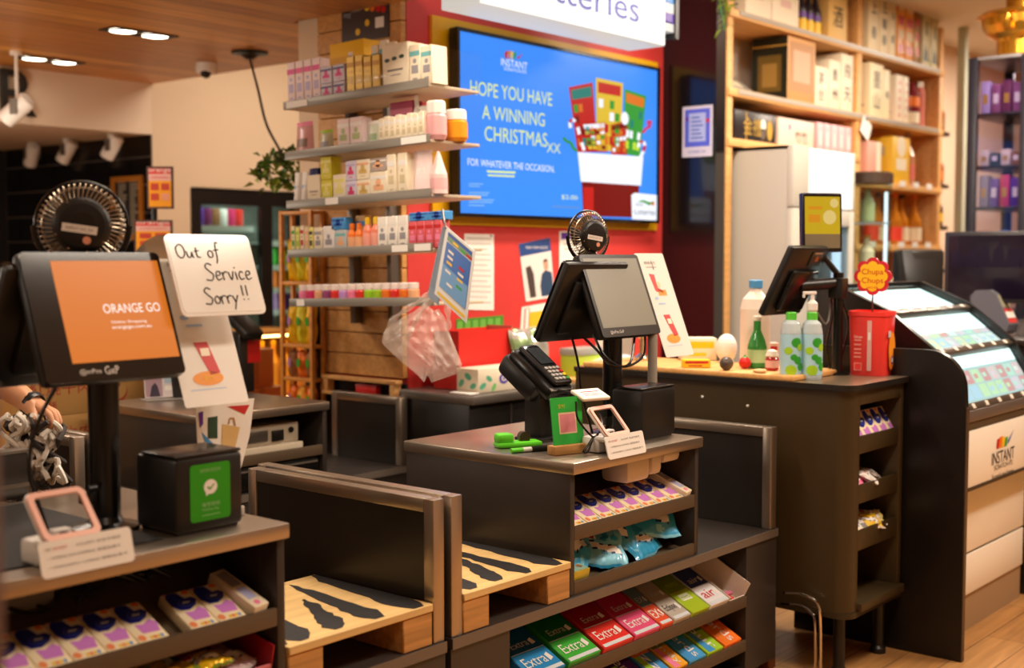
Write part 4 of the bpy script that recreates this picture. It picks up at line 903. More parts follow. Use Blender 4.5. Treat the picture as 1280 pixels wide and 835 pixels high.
# third shelf
for i in range(2): s_item('wash_bottle', 'cosmetics', 'white bottle with blue cap on the third shelf, %s' % ['at the very end', 'beside the cream box'][i], 2, 364 + i * 10, .047, .145, .05, shape='tube', main=WHITE, acc=SKY, acc2=SKY)
for i in range(2): s_item('wash_bottle', 'cosmetics', 'dark blue box standing behind the blue capped bottles, %s' % ['outer one', 'inner one'][i], 2, 371 + i * 6, .03, .165, .04, y=.09, main=NAVY, acc=BLU)
s_item('cosmetic_box', 'cosmetics', 'plain cream box beside the blue capped bottles', 2, 385.5, .088, .125, .06, main=IV)
for j in range(2): s_item('tea_box', 'cosmetics', '%s yellow box of the stacked pair on the third shelf' % ['lower', 'upper'][j], 2, 404, .07, .098, .06, z=.099 * j, main=LEMC, acc=PALEY)
s_item('cosmetic_box', 'cosmetics', 'cream box between the yellow pair and the lilac boxes', 2, 419.5, .08, .115, .06, main=IV, acc=PALEY)
for j in range(2): s_item('cosmetic_box', 'cosmetics', '%s lilac and white box on the third shelf' % ['lower', 'upper'][j], 2, 436, .064, .083, .06, z=.084 * j, main=M('lilac_white_card', (214, 206, 224), .5), acc=LAV, acc2=HOT)
for j in range(2): s_item('cosmetic_box', 'cosmetics', '%s white and amber box on the third shelf' % ['lower', 'upper'][j], 2, 449.5, .08, .083, .06, z=.084 * j, main=IV, acc=PEACH, acc2=M('amber_print', (214, 176, 90), .5))
for j in range(2): s_item('cosmetic_box', 'cosmetics', '%s grey and cream box on the third shelf' % ['lower', 'upper'][j], 2, 466, .1, (.11, .055)[j], .06, z=.111 * j, main=(IV, M('warm_grey_card', (170, 156, 146), .5))[j], acc=WHITE, acc2=PEACH)
for i in range(2): s_item('slim_box', 'cosmetics', 'tall slim white box on the third shelf, %s' % ['next to the cream box', 'next to the pink lotion bottle'][i], 2, 486.5 + i * 13, .05, .175, .05, main=IV, acc=WHITE, acc2=M('sand_print', (206, 190, 150), .5))
s_item('lotion_bottle', 'cosmetics', 'pink lotion bottle with round white face label on the third shelf', 2, 513, .1, .18, .06, shape='tube', main=M('soft_pink_bottle', (240, 214, 210), .35), acc=PINK, acc2=WHITE)
s_item('pump_bottle', 'cosmetics', 'pale pink cone shaped bottle at the clear end of the third shelf', 2, 532, .07, .17, .06, shape='pump', main=M('pale_pink_bottle', (240, 206, 200), .35), acc2=M('rose_label', (236, 180, 180), .4))
# fourth shelf
row4 = [(362, .024, .125, M('green_top_card', (226, 222, 180), .5), GRN, 'cream box with green top'), (368, .024, .12, PALEY, LIME, 'pale yellow slim box'), (374, .026, .125, IV, RED, 'cream box with red top'), (380, .026, .118, M('peach_card', (236, 206, 170), .5), PEACH, 'peach slim box'), (386, .026, .115, PALEY, INK, 'pale yellow dotted box'), (392.5, .055, .112, IV, GREYC, 'white box with rows of dots')]
for px, w, h, m_, a_, n_ in row4: s_item('slim_box', 'cosmetics', n_ + ' near the rack end of the fourth shelf', 3, px, w, h, .05, main=m_, acc=a_)
for i in range(1): s_item('lotion_bottle', 'cosmetics', 'white and grey printed bottle on the fourth shelf', 3, 405, .07, .115, .05, main=M('whitish_card', (236, 230, 226), .45), acc=WHITE, acc2=GREYC)
s_item('plaster_box', 'cosmetics', 'lower grey and peach box beneath the blue box', 3, 420, .07, .095, .05, main=M('pale_grey_card', (190, 196, 196), .5), acc=AQ, acc2=PEACH); s_item('plaster_box', 'cosmetics', 'blue box stacked on the grey and peach box', 3, 416, .085, .052, .05, z=.0965, main=SKY, acc=BLU)
for i in range(2): s_item('juice_bottle', 'drinks', 'orange bottle with orange cap on the fourth shelf, %s' % ['next to the blue box', 'next to the yellow capped bottles'][i], 3, 434 + i * 9, .04, .12, .05, shape='bottle', main=ORG, acc=ORG, acc2=PEACH)
s_item('plaster_box', 'cosmetics', 'small two coloured box behind the orange bottles', 3, 434, .06, .155, .04, y=.07, main=M('sand_card', (222, 190, 140), .5), acc=SKY)
for i in range(2): s_item('juice_bottle', 'drinks', 'coral bottle with yellow cap on the fourth shelf, %s' % ['nearer the orange bottles', 'nearer the face boxes'][i], 3, 453 + i * 10, .044, .142, .05, shape='bottle', main=M('coral_liquid', (232, 130, 100), .3), acc=YEL, acc2=M('coral_label', (236, 160, 140), .45))
for i in range(3): s_item('mask_box', 'cosmetics', 'white box with drawn face on the fourth shelf, %s from the coral bottles' % ORD[i], 3, 473.5 + i * 12, .056, .138, .05, main=M('offwhite_card', (240, 234, 222), .45), acc=WHITE, acc2=GREYC)
for i in range(4): s_item('mask_box', 'cosmetics', 'red and pink box on the fourth shelf, %s from the face boxes' % ORD[i], 3, 510 + i * 9.5, .044, .11, .05, main=M('rose_red_card', (222, 92, 100), .45), acc=RED, acc2=PINK)
for i in range(2): s_item('mask_box', 'cosmetics', 'flat blue box lying over the red boxes, %s' % ['wider one', 'one at the clear end'][i], 3, 511 + i * 22, .11 - .02 * i, .035, .05, z=.1105, main=SKY, acc=BLU)
# lowest shelf: little jelly cups
cc = [PINK, HOT, PEACH, M('violet_jelly', (150, 70, 120), .35), EXR, LILAC, PINK, EXR, LIME, LIME, ORG, EXR, ORG, PEACH]
for i in range(14): s_item('jelly_cup', 'sweets', 'small %s jelly cup on the lowest shelf, %s from the rack end' % (['pink', 'hot pink', 'peach', 'violet', 'red', 'lilac', 'pink', 'red', 'green', 'green', 'orange', 'red', 'orange', 'peach'][i], ORD[i]), 4, 367 + i * 10.6, .048, .082, .05, shape='jar', main=cc[i], acc=M('clear_lid', (236, 222, 214), .2))

# ---------------------------------------------------------------- bag and folded brochure hanging off the shelves
t = THING('shop_bag', 'crumpled clear plastic shop bag hanging under the product shelves', 'bag', (0, 0, 0))
bx = 3.52
def bagp(px, py, dx=0): q = at_x(px, py, bx + dx); return q
FILM = film('bag_film', (238, 224, 212), .30)
prof = [(384, 520, 548), (395, 500, 556), (410, 480, 560), (425, 477, 566), (440, 492, 572), (455, 510, 578), (465, 522, 572), (474, 530, 542)]
rb = random.Random(3)
def bag(u, v, side):
    k = v * (len(prof) - 1); i = min(int(k), len(prof) - 2); f_ = k - i
    y = prof[i][0] + (prof[i + 1][0] - prof[i][0]) * f_; xl = prof[i][1] + (prof[i + 1][1] - prof[i][1]) * f_; xr = prof[i][2] + (prof[i + 1][2] - prof[i][2]) * f_
    a = .05 * math.sin(PI * u) ** .7 * (.4 + math.sin(PI * min(1, v * 1.1))) ; wr = .012 * math.sin(17 * u + 6 * v) + .009 * math.sin(31 * u - 11 * v) + .006 * math.sin(45 * v + 9 * u)
    return bagp(xl + (xr - xl) * u, y + 4 * math.sin(7 * u + 2), side * (a + wr * math.sin(PI * u)))
b = MB(); b.sheet(lambda u, v: bag(u, v, -1), 30, 30, FILM); b.sheet(lambda u, v: bag(1 - u, v, 1), 22, 22, FILM); OBJ('film', b, t)
for pts in (((482, 424), (488, 404), (506, 388), (528, 374), (540, 362), (548, 362)), ((500, 440), (508, 424), (520, 400), (532, 382), (546, 366), (552, 368)), ((560, 412), (560, 392), (556, 374), (550, 364))):
    P_ = curve([tuple(bagp(*p)) for p in pts], 5); b = MB()
    for i in range(len(P_) - 1):
        pass
    b.tube(P_, [.010 + .004 * math.sin(i * 1.3) for i in range(len(P_))], FILM, 8); OBJ('handle', b, t)
t = THING('folded_brochure', 'blue folded brochure hanging from the clear end of the product shelves', 'brochure', (0, 0, 0))
def bro(pts, xs, m, name, parent=None, th=.002):
    q = [at_x(*p, x) for p, x in zip(pts, xs)]; n = len(q)
    b = MB(); b.add([tuple(v) for v in q] + [(v.x + th, v.y, v.z) for v in q], [tuple(range(n)), tuple(range(2 * n - 1, n - 1, -1))] + [(i, n + i, n + (i + 1) % n, (i + 1) % n) for i in range(n)], m); return OBJ(name, b, parent or t)
BRW = M('brochure_white', (226, 224, 222), .3); BRB = M('brochure_blue', (36, 96, 180), .3)
cxs = (3.40, 3.34, 3.34, 3.40)
o = bro(((558, 283), (594, 314), (583, 404), (543, 367)), (3.44, 3.38, 3.38, 3.44), BRW, 'front_leaf')
bro(((553, 283), (560, 284), (548, 382), (534, 370)), (3.50, 3.46, 3.46, 3.50), M('brochure_grey', (120, 134, 150), .4), 'back_leaf')
def ovx(pts, m, k):
    b = MB(); n = Vector((3.44, 0, 0))
    def P4(u, v):
        c = [at_x(*p, x) for p, x in zip(((558, 283), (594, 314), (583, 404), (543, 367)), (3.44, 3.38, 3.38, 3.44))]
        top = c[0].lerp(c[1], u); bot = c[3].lerp(c[2], u); q = top.lerp(bot, v); return (q.x - .0014 - .0004 * k, q.y, q.z)
    b.add([P4(*p) for p in pts], [tuple(range(len(pts)))], m); return b
def leafprint():
    b = MB()
    for pts, m, k in ((((.10, .04), (.92, .04), (.92, .16), (.10, .16)), M('brochure_teal', (120, 150, 120), .4), 0), (((.1, .05), (.92, .05), (.92, .09), (.1, .09)), BLU, 1), (((.1, .18), (.92, .18), (.92, .84), (.1, .84)), BRB, 0), (((.1, .5), (.92, .52), (.92, .84), (.1, .84)), M('brochure_pale_blue', (110, 160, 210), .4), 1), (((.08, .92), (.94, .92), (.94, .96), (.08, .96)), YEL, 0)):
        bb = ovx(pts, m, k); b.add(bb.v, bb.f, m)
    for (u, v, m) in ((.2, .26, WHITE), (.2, .34, WHITE), (.2, .42, YEL), (.58, .36, REDINK), (.58, .44, WHITE), (.58, .52, YEL), (.2, .54, WHITE), (.58, .62, GRN), (.3, .7, WHITE), (.3, .11, YEL), (.55, .12, GRN), (.75, .12, REDINK)):
        bb = ovx(((u, v), (u + .18, v), (u + .18, v + .035), (u, v + .035)), m, 2); b.add(bb.v, bb.f, m)
    OBJ('print', b, o)
leafprint()
b = MB(); q0 = at_x(555, 276, 3.47); q1 = at_x(553, 262, 3.5); b.tube([q1, q0, at_x(558, 286, 3.44)], .004, STEELD, 6); OBJ('hook', b, t)
# ================================================================ FAR LEFT: CEILING FITTINGS, RECESS, DRINK FRIDGE
CZ = 2.67
def downlight(label, px, py):
    q = at_z(px, py, CZ); t = THING('twin_downlight', label, 'ceiling light', (q.x, q.y, CZ))
    w, d = .185, .02; b = MB(); fr = .01
    b.box(-w, w, -d / 2 - .06, -d / 2 - .06 + fr, -.006, .004, BLACK); b.box(-w, w, d / 2 + .06 - fr, d / 2 + .06, -.006, .004, BLACK); b.box(-w, -w + fr, -d / 2 - .06, d / 2 + .06, -.006, .004, BLACK); b.box(w - fr, w, -d / 2 - .06, d / 2 + .06, -.006, .004, BLACK); b.box(-w, w, -d / 2 - .06, d / 2 + .06, -.002, .0, SATIN)
    OBJ('frame', b, t)
    for s_ in (-.5, .5):
        b = MB(T=Matrix.Translation((s_ * w, 0, -.003))); b.lathe([(.066, -.004), (.072, -.008), (.066, -.001)], CHROME, 24, cap=False); o = OBJ('lamp', b, t)
        OBJ('lit_disc', MB(T=Matrix.Translation((s_ * w, 0, -.004))).lathe([(.065, -.002), (.065, 0)], M('downlight_glow', (255, 240, 214), .4, emit=9), 24), o)
    return t
downlight('twin recessed downlight in the timber ceiling nearer the ceiling camera', 174, 41)
downlight('twin recessed downlight in the timber ceiling nearer the black letter', 62, 75)
q = at_z(258, 79, CZ)
t = THING('security_camera', 'small white dome camera under the timber ceiling', 'camera', (q.x, q.y, CZ))
OBJ('base', MB().lathe([(.05, -.06), (.06, -.05), (.06, -.001)], WHITE, 20), t); OBJ('lens', MB(T=Matrix.Translation((-.02, -.02, -.06))).ball((0, 0, 0), .032, SATIN, n=16), t)
q = at_z(312, 65, CZ)
t = THING('hanging_plant', 'leafy plant on a thin cord hung from a black ceiling hook', 'plant', (q.x, q.y, CZ))
b = MB(); b.lathe([(.02, -.04), (.05, -.02), (.10, -.012), (.10, -.001)], BLACK, 16); OBJ('ceiling_hook', b, t)
e = at_d(352, 192, 6.3); ex = Vector((e.x - q.x, e.y - q.y, e.z - CZ))
m1 = at_d(322, 110, 6.35); m2 = at_d(333, 155, 6.33)
OBJ('cord', MB().tube(curve([(0, 0, -.03), (m1.x - q.x, m1.y - q.y, m1.z - CZ), (m2.x - q.x, m2.y - q.y, m2.z - CZ), tuple(ex)]), .007, M('cord_brown', (60, 46, 36), .6), 6), t)
rr = random.Random(9); b = MB()
for k in range(170):
    a = rr.uniform(0, 2 * PI); r_ = rr.random() ** .6 * .14; c = ex + Vector((r_ * math.cos(a), r_ * math.sin(a), rr.uniform(-.16, .02) - r_ * .2)); L_ = rr.uniform(.04, .07)
    X = Matrix.Translation(c) @ Euler((rr.uniform(-1, 1), rr.uniform(-1, 1), rr.uniform(0, 6.3))).to_matrix().to_4x4()
    b.add([(0, 0, 0), (L_ * .35, L_ * .3, .008), (L_, 0, 0), (L_ * .35, -L_ * .3, .008)], [(0, 1, 2), (0, 2, 3)], M('leaf_dark', (70, 100, 26), .5) if k % 3 else M('leaf_light', (130, 156, 40), .5), X)
OBJ('foliage', b, t)
OBJ('pot', MB(T=Matrix.Translation(ex)).lathe([(.03, -.06), (.04, -.02), (.04, 0)], M('moss_pot', (70, 80, 40), .7), 16), t)
# black letter R on the bulkhead
q0 = at_y(0, 143, 7.09); q1 = at_y(42, 91, 7.09)
t = THING('sign_letter', 'big black letter R on the bulkhead', 'sign letter', (0, 0, 0))
vs, fs, ext = text_mesh('R')
b = MB(T=Matrix.Translation(((q0.x + q1.x) / 2, 7.09, (q0.z + q1.z) / 2)) @ UPRIGHT); kx = (q1.x - q0.x) / ext[0]; ky = (q1.z - q0.z) / ext[1]
n = len(vs); b.add([(v.x * kx, v.y * ky, 0) for v in vs] + [(v.x * kx, v.y * ky, .03) for v in vs], [f[::-1] for f in fs] + [tuple(i + n for i in f) for f in fs], BLACK)
from collections import Counter
ec = Counter(); 
for f in fs:
    for i in range(len(f)): ec[frozenset((f[i], f[(i + 1) % len(f)]))] += 1
for f in fs:
    for i in range(len(f)):
        u, v = f[i], f[(i + 1) % len(f)]
        if ec[frozenset((u, v))] == 1: b.f.append((u, v, v + n, u + n)); b.mi.append(0)
OBJ('face', b, t)
def spot(label, q, rz, s=1., stem=.12, group=None, tilt=50):
    t = THING('track_spotlight', label, 'spotlight', q, rz, group)
    OBJ('stem', MB().cyl((0, 0, 0), (0, 0, -stem), .012 * s, WHITE).lathe([(.04 * s, -.02), (.04 * s, -.0005)], WHITE, 14), t)
    b = MB(T=Matrix.Translation((0, 0, -stem - .04 * s)) @ rx(R(tilt))); b.lathe([(.06 * s, -.11 * s), (.062 * s, -.1 * s), (.062 * s, .09 * s), (.05 * s, .1 * s)], WHITE, 18); OBJ('can', b, t)
    OBJ('yoke', MB(T=Matrix.Translation((0, 0, -stem - .04 * s))).box(-.07 * s, -.062 * s, -.02, .02, -.04 * s, .05 * s, STEELD).box(-.07 * s, .07 * s, -.02, .02, .05 * s, .058 * s, STEELD).box(.062 * s, .07 * s, -.02, .02, -.04 * s, .05 * s, STEELD), t)
    return t
q = at_z(20, 64, CZ); spot('white track spotlight hung in front of the black letter', (q.x, q.y, CZ), R(40), .85, .28)
for lab, px, py in (('white track spotlight on the recess ceiling deepest inside', 40, 194), ('white track spotlight on the recess ceiling between two others', 84, 184), ('white track spotlight on the recess ceiling closest to the chalkboard', 140, 172)):
    q = at_x(px, py, 4.55); spot(lab, (4.55, q.y, 2.34), R(20 if px > 50 else -10), .75, .05, 'recess spotlights', 35)
# chalkboard
q = [at_x(*p, 4.735) for p in ((142, 222), (180, 213), (178, 300), (140, 300))]
t = THING('chalkboard', 'chalkboard menu in an orange wooden frame on the black tiles', 'menu board', (4.735, q[0].y, q[3].z + .0))
w = q[0].y - q[1].y; h = q[0].z - q[3].z
T = FACE_NX @ UPRIGHT; FRW = M('orange_wood_frame', (186, 118, 40), .5); f_ = .035
b = MB(T=T); b.box(0, w, 0, f_, 0, .025, FRW); b.box(0, w, h - f_, h, 0, .025, FRW); b.box(0, f_, f_, h - f_, 0, .025, FRW); b.box(w - f_, w, f_, h - f_, 0, .025, FRW); OBJ('frame', b, t)
b = MB(T=T); b.box(f_, w - f_, f_, h - f_, 0, .012, M('chalkboard_slate', (40, 36, 34), .7))
rr = random.Random(5)
for k in range(16):
    for j in range(2): b.rect(w * (.2 + .38 * j), w * (.2 + .38 * j) + w * rr.uniform(.15, .28), h * (.93 - k * .054) - .012, h * (.93 - k * .054), M('chalk', (170, 160, 140), .8), z=.0125)
OBJ('board', b, t)
# orange price signs on a pole
def price_sign(t, pts, name, full=True):
    d = 6.2; q = [at_d(*p, d) for p in pts]; c = q[3]
    ux = (q[1] - q[0]); w = ux.length; h = (q[0] - q[3]).length; ang = math.atan2(ux.y, ux.x)
    T = Matrix.Translation(c - t.location) @ rzm(ang) @ UPRIGHT; OY = M('sign_orange', (250, 168, 20), .45); RB_ = M('sign_red', (226, 60, 60), .45)
    b = MB(T=T); b.box(0, w, 0, h, -.012, 0, M('sign_edge', (90, 60, 50), .5)); b.rect(.01, w - .01, .01, h * .66, OY, z=.0008); b.rect(.01, w - .01, h * .82, h - .01, RB_, z=.0008); b.rect(.01, w - .01, h * .66, h * .82, M('sign_pink', (240, 190, 180), .45), z=.0008)
    b.text('orange', w / 2, h * .89, h * .11, WHITE, z=.0016, w=w * .86); b.text('SUPERMARKET', w / 2, h * .74, h * .055, RB_, z=.0016, w=w * .7)
    if full:
        for u, v in ((.3, .52), (.7, .52), (.3, .28), (.7, .28)): b.rect(w * (u - .15), w * (u + .15), h * (v - .08), h * (v + .08), M('sign_print_red', (206, 70, 50), .5) if (u + v) != .98 else M('sign_print_pink', (236, 160, 130), .5), z=.0016)
    OBJ(name, b, t)
e = at_d(198, 300, 6.2)
t = THING('sign_post', 'black post carrying two orange price signs, one above the other', 'sign', (e.x, e.y, 0))
price_sign(t, ((183, 208), (216, 209), (217, 262), (184, 261)), 'upper_sign'); price_sign(t, ((168, 275), (216, 276), (216, 316), (168, 316)), 'lower_sign')
OBJ('post', MB().cyl((0, .03, .02), (0, .03, 1.95), .014, BLACK, 10), t); OBJ('foot', MB().lathe([(.16, 0), (.16, .012), (.03, .02)], BLACK, 20), t)
# two door drink fridge set in the back wall
FX0, FX1, FYY = 5.035, 6.345, 7.085
t = THING('drinks_fridge', 'black two door drinks fridge set into the back wall', 'fridge', (FX0, FYY, 0))
w = FX1 - FX0; FB = M('fridge_black', (20, 17, 16), .35); FI = M('fridge_inside', (150, 160, 150), .5)
b = MB(); b.box(0, w, 0, .04, 1.90, 2.0, FB); b.box(0, .07, 0, .04, .12, 1.9, FB); b.box(w - .07, w, 0, .04, .12, 1.9, FB); b.box(w * .44, w * .44 + .1, 0, .04, .12, 1.9, FB); b.box(0, w, 0, .04, 0, .12, FB)
OBJ('front_frame', b, t)
b = MB(); b.box(0, .03, .04, .6, .0, 2.0, FB); b.box(w - .03, w, .04, .6, 0, 2.0, FB); b.box(0, w, .56, .6, 0, 2, FI); b.box(.03, w - .03, .04, .56, 1.93, 2.0, FB); b.box(.03, w - .03, .04, .56, .08, .13, FB); OBJ('cabinet', b, t)
b = MB(); b.box(.08, w - .08, .05, .08, 1.912, 1.925, M('fridge_lamp', (235, 245, 240), .4, emit=18)); OBJ('lamp', b, t)
shz = (1.15, 1.31, 1.475, 1.4, 1.75)
for z, xa_, xb_ in ((1.15, w * .44 + .1, w - .035), (1.31, w * .44 + .1, w - .035), (1.475, w * .44 + .1, w - .035), (1.65, w * .44 + .1, w - .035), (.9, w * .44 + .1, w - .035), (1.75, .035, w * .44), (1.4, .035, w * .44), (1.05, .035, w * .44), (.7, .035, w * .44)): OBJ('shelf', MB().box(xa_, xb_, .1, .55, z - .012, z, M('fridge_shelf', (200, 206, 200), .4)).box(xa_, xb_, .085, .1, z - .03, z + .01, M('fridge_rail', (206, 212, 206), .4)), t)
OBJ('lamp', MB().box(w * .44 + .06, w * .44 + .08, .045, .07, .3, 1.85, M('fridge_lamp', (235, 245, 240), .4, emit=18)), t)
for x0, x1 in ((.07, w * .44), (w * .44 + .1, w - .07)): OBJ('door', MB().box(x0, x1, .018, .022, .12, 1.9, glassy('fridge_glass', (225, 235, 230), .2)), t)
b = MB(); b.box(.09, .36, .3, .32, 1.78, 1.9, M('fridge_violet', (50, 40, 130), .4)); OBJ('violet_panel', b, t)
cans = {4: [NAVY, PURP, M('plum_can', (120, 40, 90), .3), BROWN, WHITE, HOT, EXR], 3: [GREYC, CHAR, SKY, TEAL, WHITE], 2: [LIME, GRN, LIME, GRN, LIME, GRN], 1: [YEL, ORG, YEL, ORG, YEL, ORG], 0: [PURP, LILAC, PURP, PURP, LILAC, PURP]}
canp = {}
def can(label, x, z, m_, tall, grp):
    k = (m_.name, tall); M_ = Matrix.Translation((FX0 + x, FYY + .16, z + .0008))
    if k in canp: dup(canp[k], label, mat=M_, group=grp); return
    c = THING('drink_bottle' if tall else 'drink_can', label, 'drink', mat=M_, group=grp); canp[k] = c
    if tall: OBJ('bottle', MB().lathe([(.03, 0), (.034, .006), (.034, .13), (.014, .18), (.013, .2)], m_, 12), c); OBJ('cap', MB().lathe([(.015, .2), (.015, .22)], WHITE, 10), c)
    else: OBJ('can', MB().lathe([(.026, 0), (.033, .01), (.033, .12), (.026, .13)], m_, 12), c); OBJ('lid', MB().lathe([(.026, .1302), (.024, .132)], STEEL, 12), c)
CN = {'navy_gloss': 'navy', 'hot_pink_gloss': 'hot pink', 'purple_gloss': 'purple', 'plum_can': 'plum', 'brown_card': 'brown', 'red_gloss': 'red', 'white_plastic': 'white', 'gum_red': 'bright red', 'lime_gloss': 'lime', 'green_gloss': 'green', 'yellow_gloss': 'yellow', 'orange_gloss': 'orange', 'lilac_gloss': 'lilac', 'grey_print': 'grey', 'charcoal_laminate': 'charcoal', 'sky_blue_gloss': 'sky blue', 'teal_gloss': 'teal'}
for row, ms in cans.items():
    for i, m_ in enumerate(ms):
        if row == 4: x = .10 + i * .0665
        else: x = (.745 + i * .075) if row < 3 else (.12 + i * .085)
        tall = False
        can('%s %s on the %s fridge shelf, %s from the chalkboard side' % (CN[m_.name], 'bottle' if tall else 'can', ['lowest', 'second lowest', 'middle', 'second', 'top'][row], ORD[i]), x, shz[row], m_, tall, 'drinks on the %s fridge shelf' % ['lowest', 'second lowest', 'middle', 'second', 'top'][row])
# orange timber display rack beside the pillar
RKW = wood('rack_wood', (222, 150, 66), (208, 134, 54), row=3, length=9, mortar=0, grain=.2)
t = THING('display_rack', 'slim open orange timber rack of packets standing against the pillar', 'rack', (3.862, 4.745, 0), -PI / 2)
w, dd, zt = .235, .088, 1.765
for x in (0, w - .02):
    for y in (0, dd - .02): OBJ('post', MB().box(x, x + .02, y, y + .02, 0, zt, RKW, .002), t)
for z in (.5, .78, .96, 1.12, 1.42, zt - .01): OBJ('shelf', MB().box(0.001, w - .002, .003, dd - .002, z - .008, z + .008, RKW, .002), t)
rr = random.Random(21)
k = 0
for z, hh, ms, nm in ((1.432, .2, [YEL, LEMC, YEL], 'yellow'), (1.132, .2, [YEL, LEMC, YEL], 'yellow'), (.972, .13, [BROWN, ORG, BROWN], 'brown'), (.792, .14, [ORG, M('amber_bottle', (240, 170, 50), .3), ORG], 'orange')):
    for i in range(3):
        m = M('violet_dot', (170, 120, 170), .5) if i == 0 else GRN
        o = THING('snack_packet', '%s packet on the orange rack, %s row up, %s' % (nm, ['third', 'second', 'first', 'fourth'][[.972, .792, 1.432, 1.132].index(z)] if False else {1.432: 'top', 1.132: 'second', .972: 'third', .792: 'fourth'}[z], ['outermost', 'middle one', 'next to the pillar'][i]), 'packet', (3.874, 4.722 - i * .066, z - .003), -PI / 2, 'packets on the orange rack')
        b_, f_ = pillow(.062, hh, .05, 70 + k, ms[i]); bb = MB(T=rx(PI / 2) @ Matrix.Translation((.031, hh / 2, -.055))); bb.add(b_.v, b_.f, ms[i]); OBJ('wrapper', bb, o)
        OBJ('logo', MB(T=Matrix.Translation((.031, -.0015, hh * .55)) @ UPRIGHT).disc(0, 0, .012, m, ry=.022), o); k += 1
# glowing shelves of bottles further back
q0 = at_y(318, 440, 6.6); 
t = THING('bottle_shelving', 'low timber shelving with rows of amber bottles behind the rear counter', 'shelving', (4.42, 6.55, 0))
for x in (0, .55, 1.1): OBJ('upright', MB().box(x, x + .03, 0, .4, 0, 1.05, RKW, .002), t)
for z in (.2, .62, 1.04): OBJ('shelf', MB().box(.0, 1.13, .005, .39, z - .015, z + .015, RKW, .002), t)
for r_, z in enumerate((.636, .216)):
    for i in range(11):
        x = .07 + i * .094
        if abs(x - .565) < .05: continue
        k = ('amber', r_)
        M_ = Matrix.Translation((4.42 + x, 6.63, z))
        lab = 'amber bottle on the low timber shelving, %s row, %s from the fridge side' % (['upper', 'lower'][r_], ORD[i])
        if 'amb' in canp: dup(canp['amb'], lab, mat=M_, group='amber bottles on the low shelving')
        else:
            c = THING('sauce_bottle', lab, 'bottle', mat=M_, group='amber bottles on the low shelving'); canp['amb'] = c
            OBJ('bottle', MB().lathe([(.036, 0), (.04, .01), (.04, .2), (.018, .27), (.016, .32)], M('amber_liquid', (250, 180, 60), .25), 14), c); OBJ('cap', MB().lathe([(.018, .32), (.018, .35)], YEL, 12), c)
for k, (px, w, h, z, lab) in enumerate(((327, .30, .24, .62, 'lower brown carton behind the rear till'), (322, .24, .2, .862, 'upper brown carton stacked behind the rear till'))):
    q = at_y(px, 450, 5.2); o = THING('carton', lab, 'box', (q.x - w / 2, 5.2, z + .0008), R(4 * k)); b = MB(); b.box(0, w, 0, .25, 0, h, M('carton_tan', (196, 138, 70), .6), .003); OBJ('box', b, o); OBJ('tape', MB().box(w * .44, w * .56, -.001, .251, .02, h + .001, M('tape_brown', (170, 120, 64), .4)), o)
o = THING('trestle_table', 'low timber table carrying the cartons behind the rear till', 'table', (at_y(327, 450, 5.2).x - .3, 5.12, 0))
OBJ('top', MB().box(0, .7, 0, .45, .585, .62, RKW, .003), o)
for x in (.02, .63):
    for y in (.02, .38): OBJ('leg', MB().box(x, x + .05, y, y + .05, 0, .585, RKW, .003), o)
OBJ('shelf_lamp', MB().box(.05, 1.08, .01, .03, 1.015, 1.024, M('shelf_lamp_glow', (255, 200, 120), .4, emit=14)), [q_ for q_ in bpy.data.objects if q_.name == 'bottle_shelving'][0])
OBJ('shelf_lamp', MB().box(.05, 1.08, .01, .03, .595, .604, M('shelf_lamp_glow', (255, 200, 120), .4, emit=14)), [q_ for q_ in bpy.data.objects if q_.name == 'bottle_shelving'][0])
# rear till: card reader on the counter
ZC = .9485
q = at_z(322, 492, ZC)
t = THING('card_terminal', 'black card terminal with a red light on the rear steel counter', 'card terminal', (q.x, q.y + .1, ZC))
OBJ('column', MB().box(-.04, .04, -.03, .05, 0, .27, CHARD, .006), t)
OBJ('body', MB(T=Matrix.Translation((0, 0, .3)) @ rx(R(32))).box(-.05, .05, -.1, .1, -.02, .025, BLACK, .015), t)
OBJ('screen', MB(T=Matrix.Translation((-.09, .02, .33)) @ rx(R(32))).box(-.06, .02, .0, .09, .0, .012, BLACK, .004).rect(-.05, .01, .008, .08, M('screen_pale', (150, 180, 190), .3, emit=.4), z=.0125), t)
OBJ('red_tag', MB(T=Matrix.Translation((.042, -.031, .16)) @ UPRIGHT).rect(-.04, .03, -.03, .07, RED), t)
q = at_z(207, 500, ZC)
t = THING('photo_stand', 'small printed card in a clear stand on the rear steel counter', 'card stand', (q.x, q.y, ZC), R(-18))
b = MB(T=rx(R(-10)) @ UPRIGHT); b.rect(-.085, .085, .012, .13, M('photo_white', (214, 206, 206), .4)); b.rect(-.08, -.01, .016, .125, M('photo_mauve', (170, 140, 150), .5), z=.0006); b.flat([(-.065, .016), (-.02, .016), (-.03, .06), (-.04, .075), (-.055, .06)], M('photo_dark', (50, 40, 60), .5), z=.001); b.rect(.0, .075, .07, .115, M('photo_blue', (170, 190, 206), .5), z=.0008); b.rect(.0, .07, .04, .06, PAPER, z=.0008); OBJ('card', b, t)
OBJ('clear_stand', MB().box(-.09, .09, -.03, .06, 0, .008, M('acrylic_base', (200, 196, 190), .1, alpha=.5), .002), t)
q = at_z(238, 497, ZC)
t = THING('till_printer', 'black till keyboard box on the rear steel counter behind the hanging notice', 'printer', (q.x - .02, q.y - .02, ZC), R(-5)); OBJ('case', MB().box(-.07, .09, 0, .14, .003, .17, BLACK, .01), t); OBJ('keys', MB(T=Matrix.Translation((0, -.0008, 0)) @ UPRIGHT).rect(-.05, -.035, .05, .06, CHAR).rect(-.05, -.035, .08, .09, CHAR).rect(-.05, -.035, .11, .12, CHAR), t)
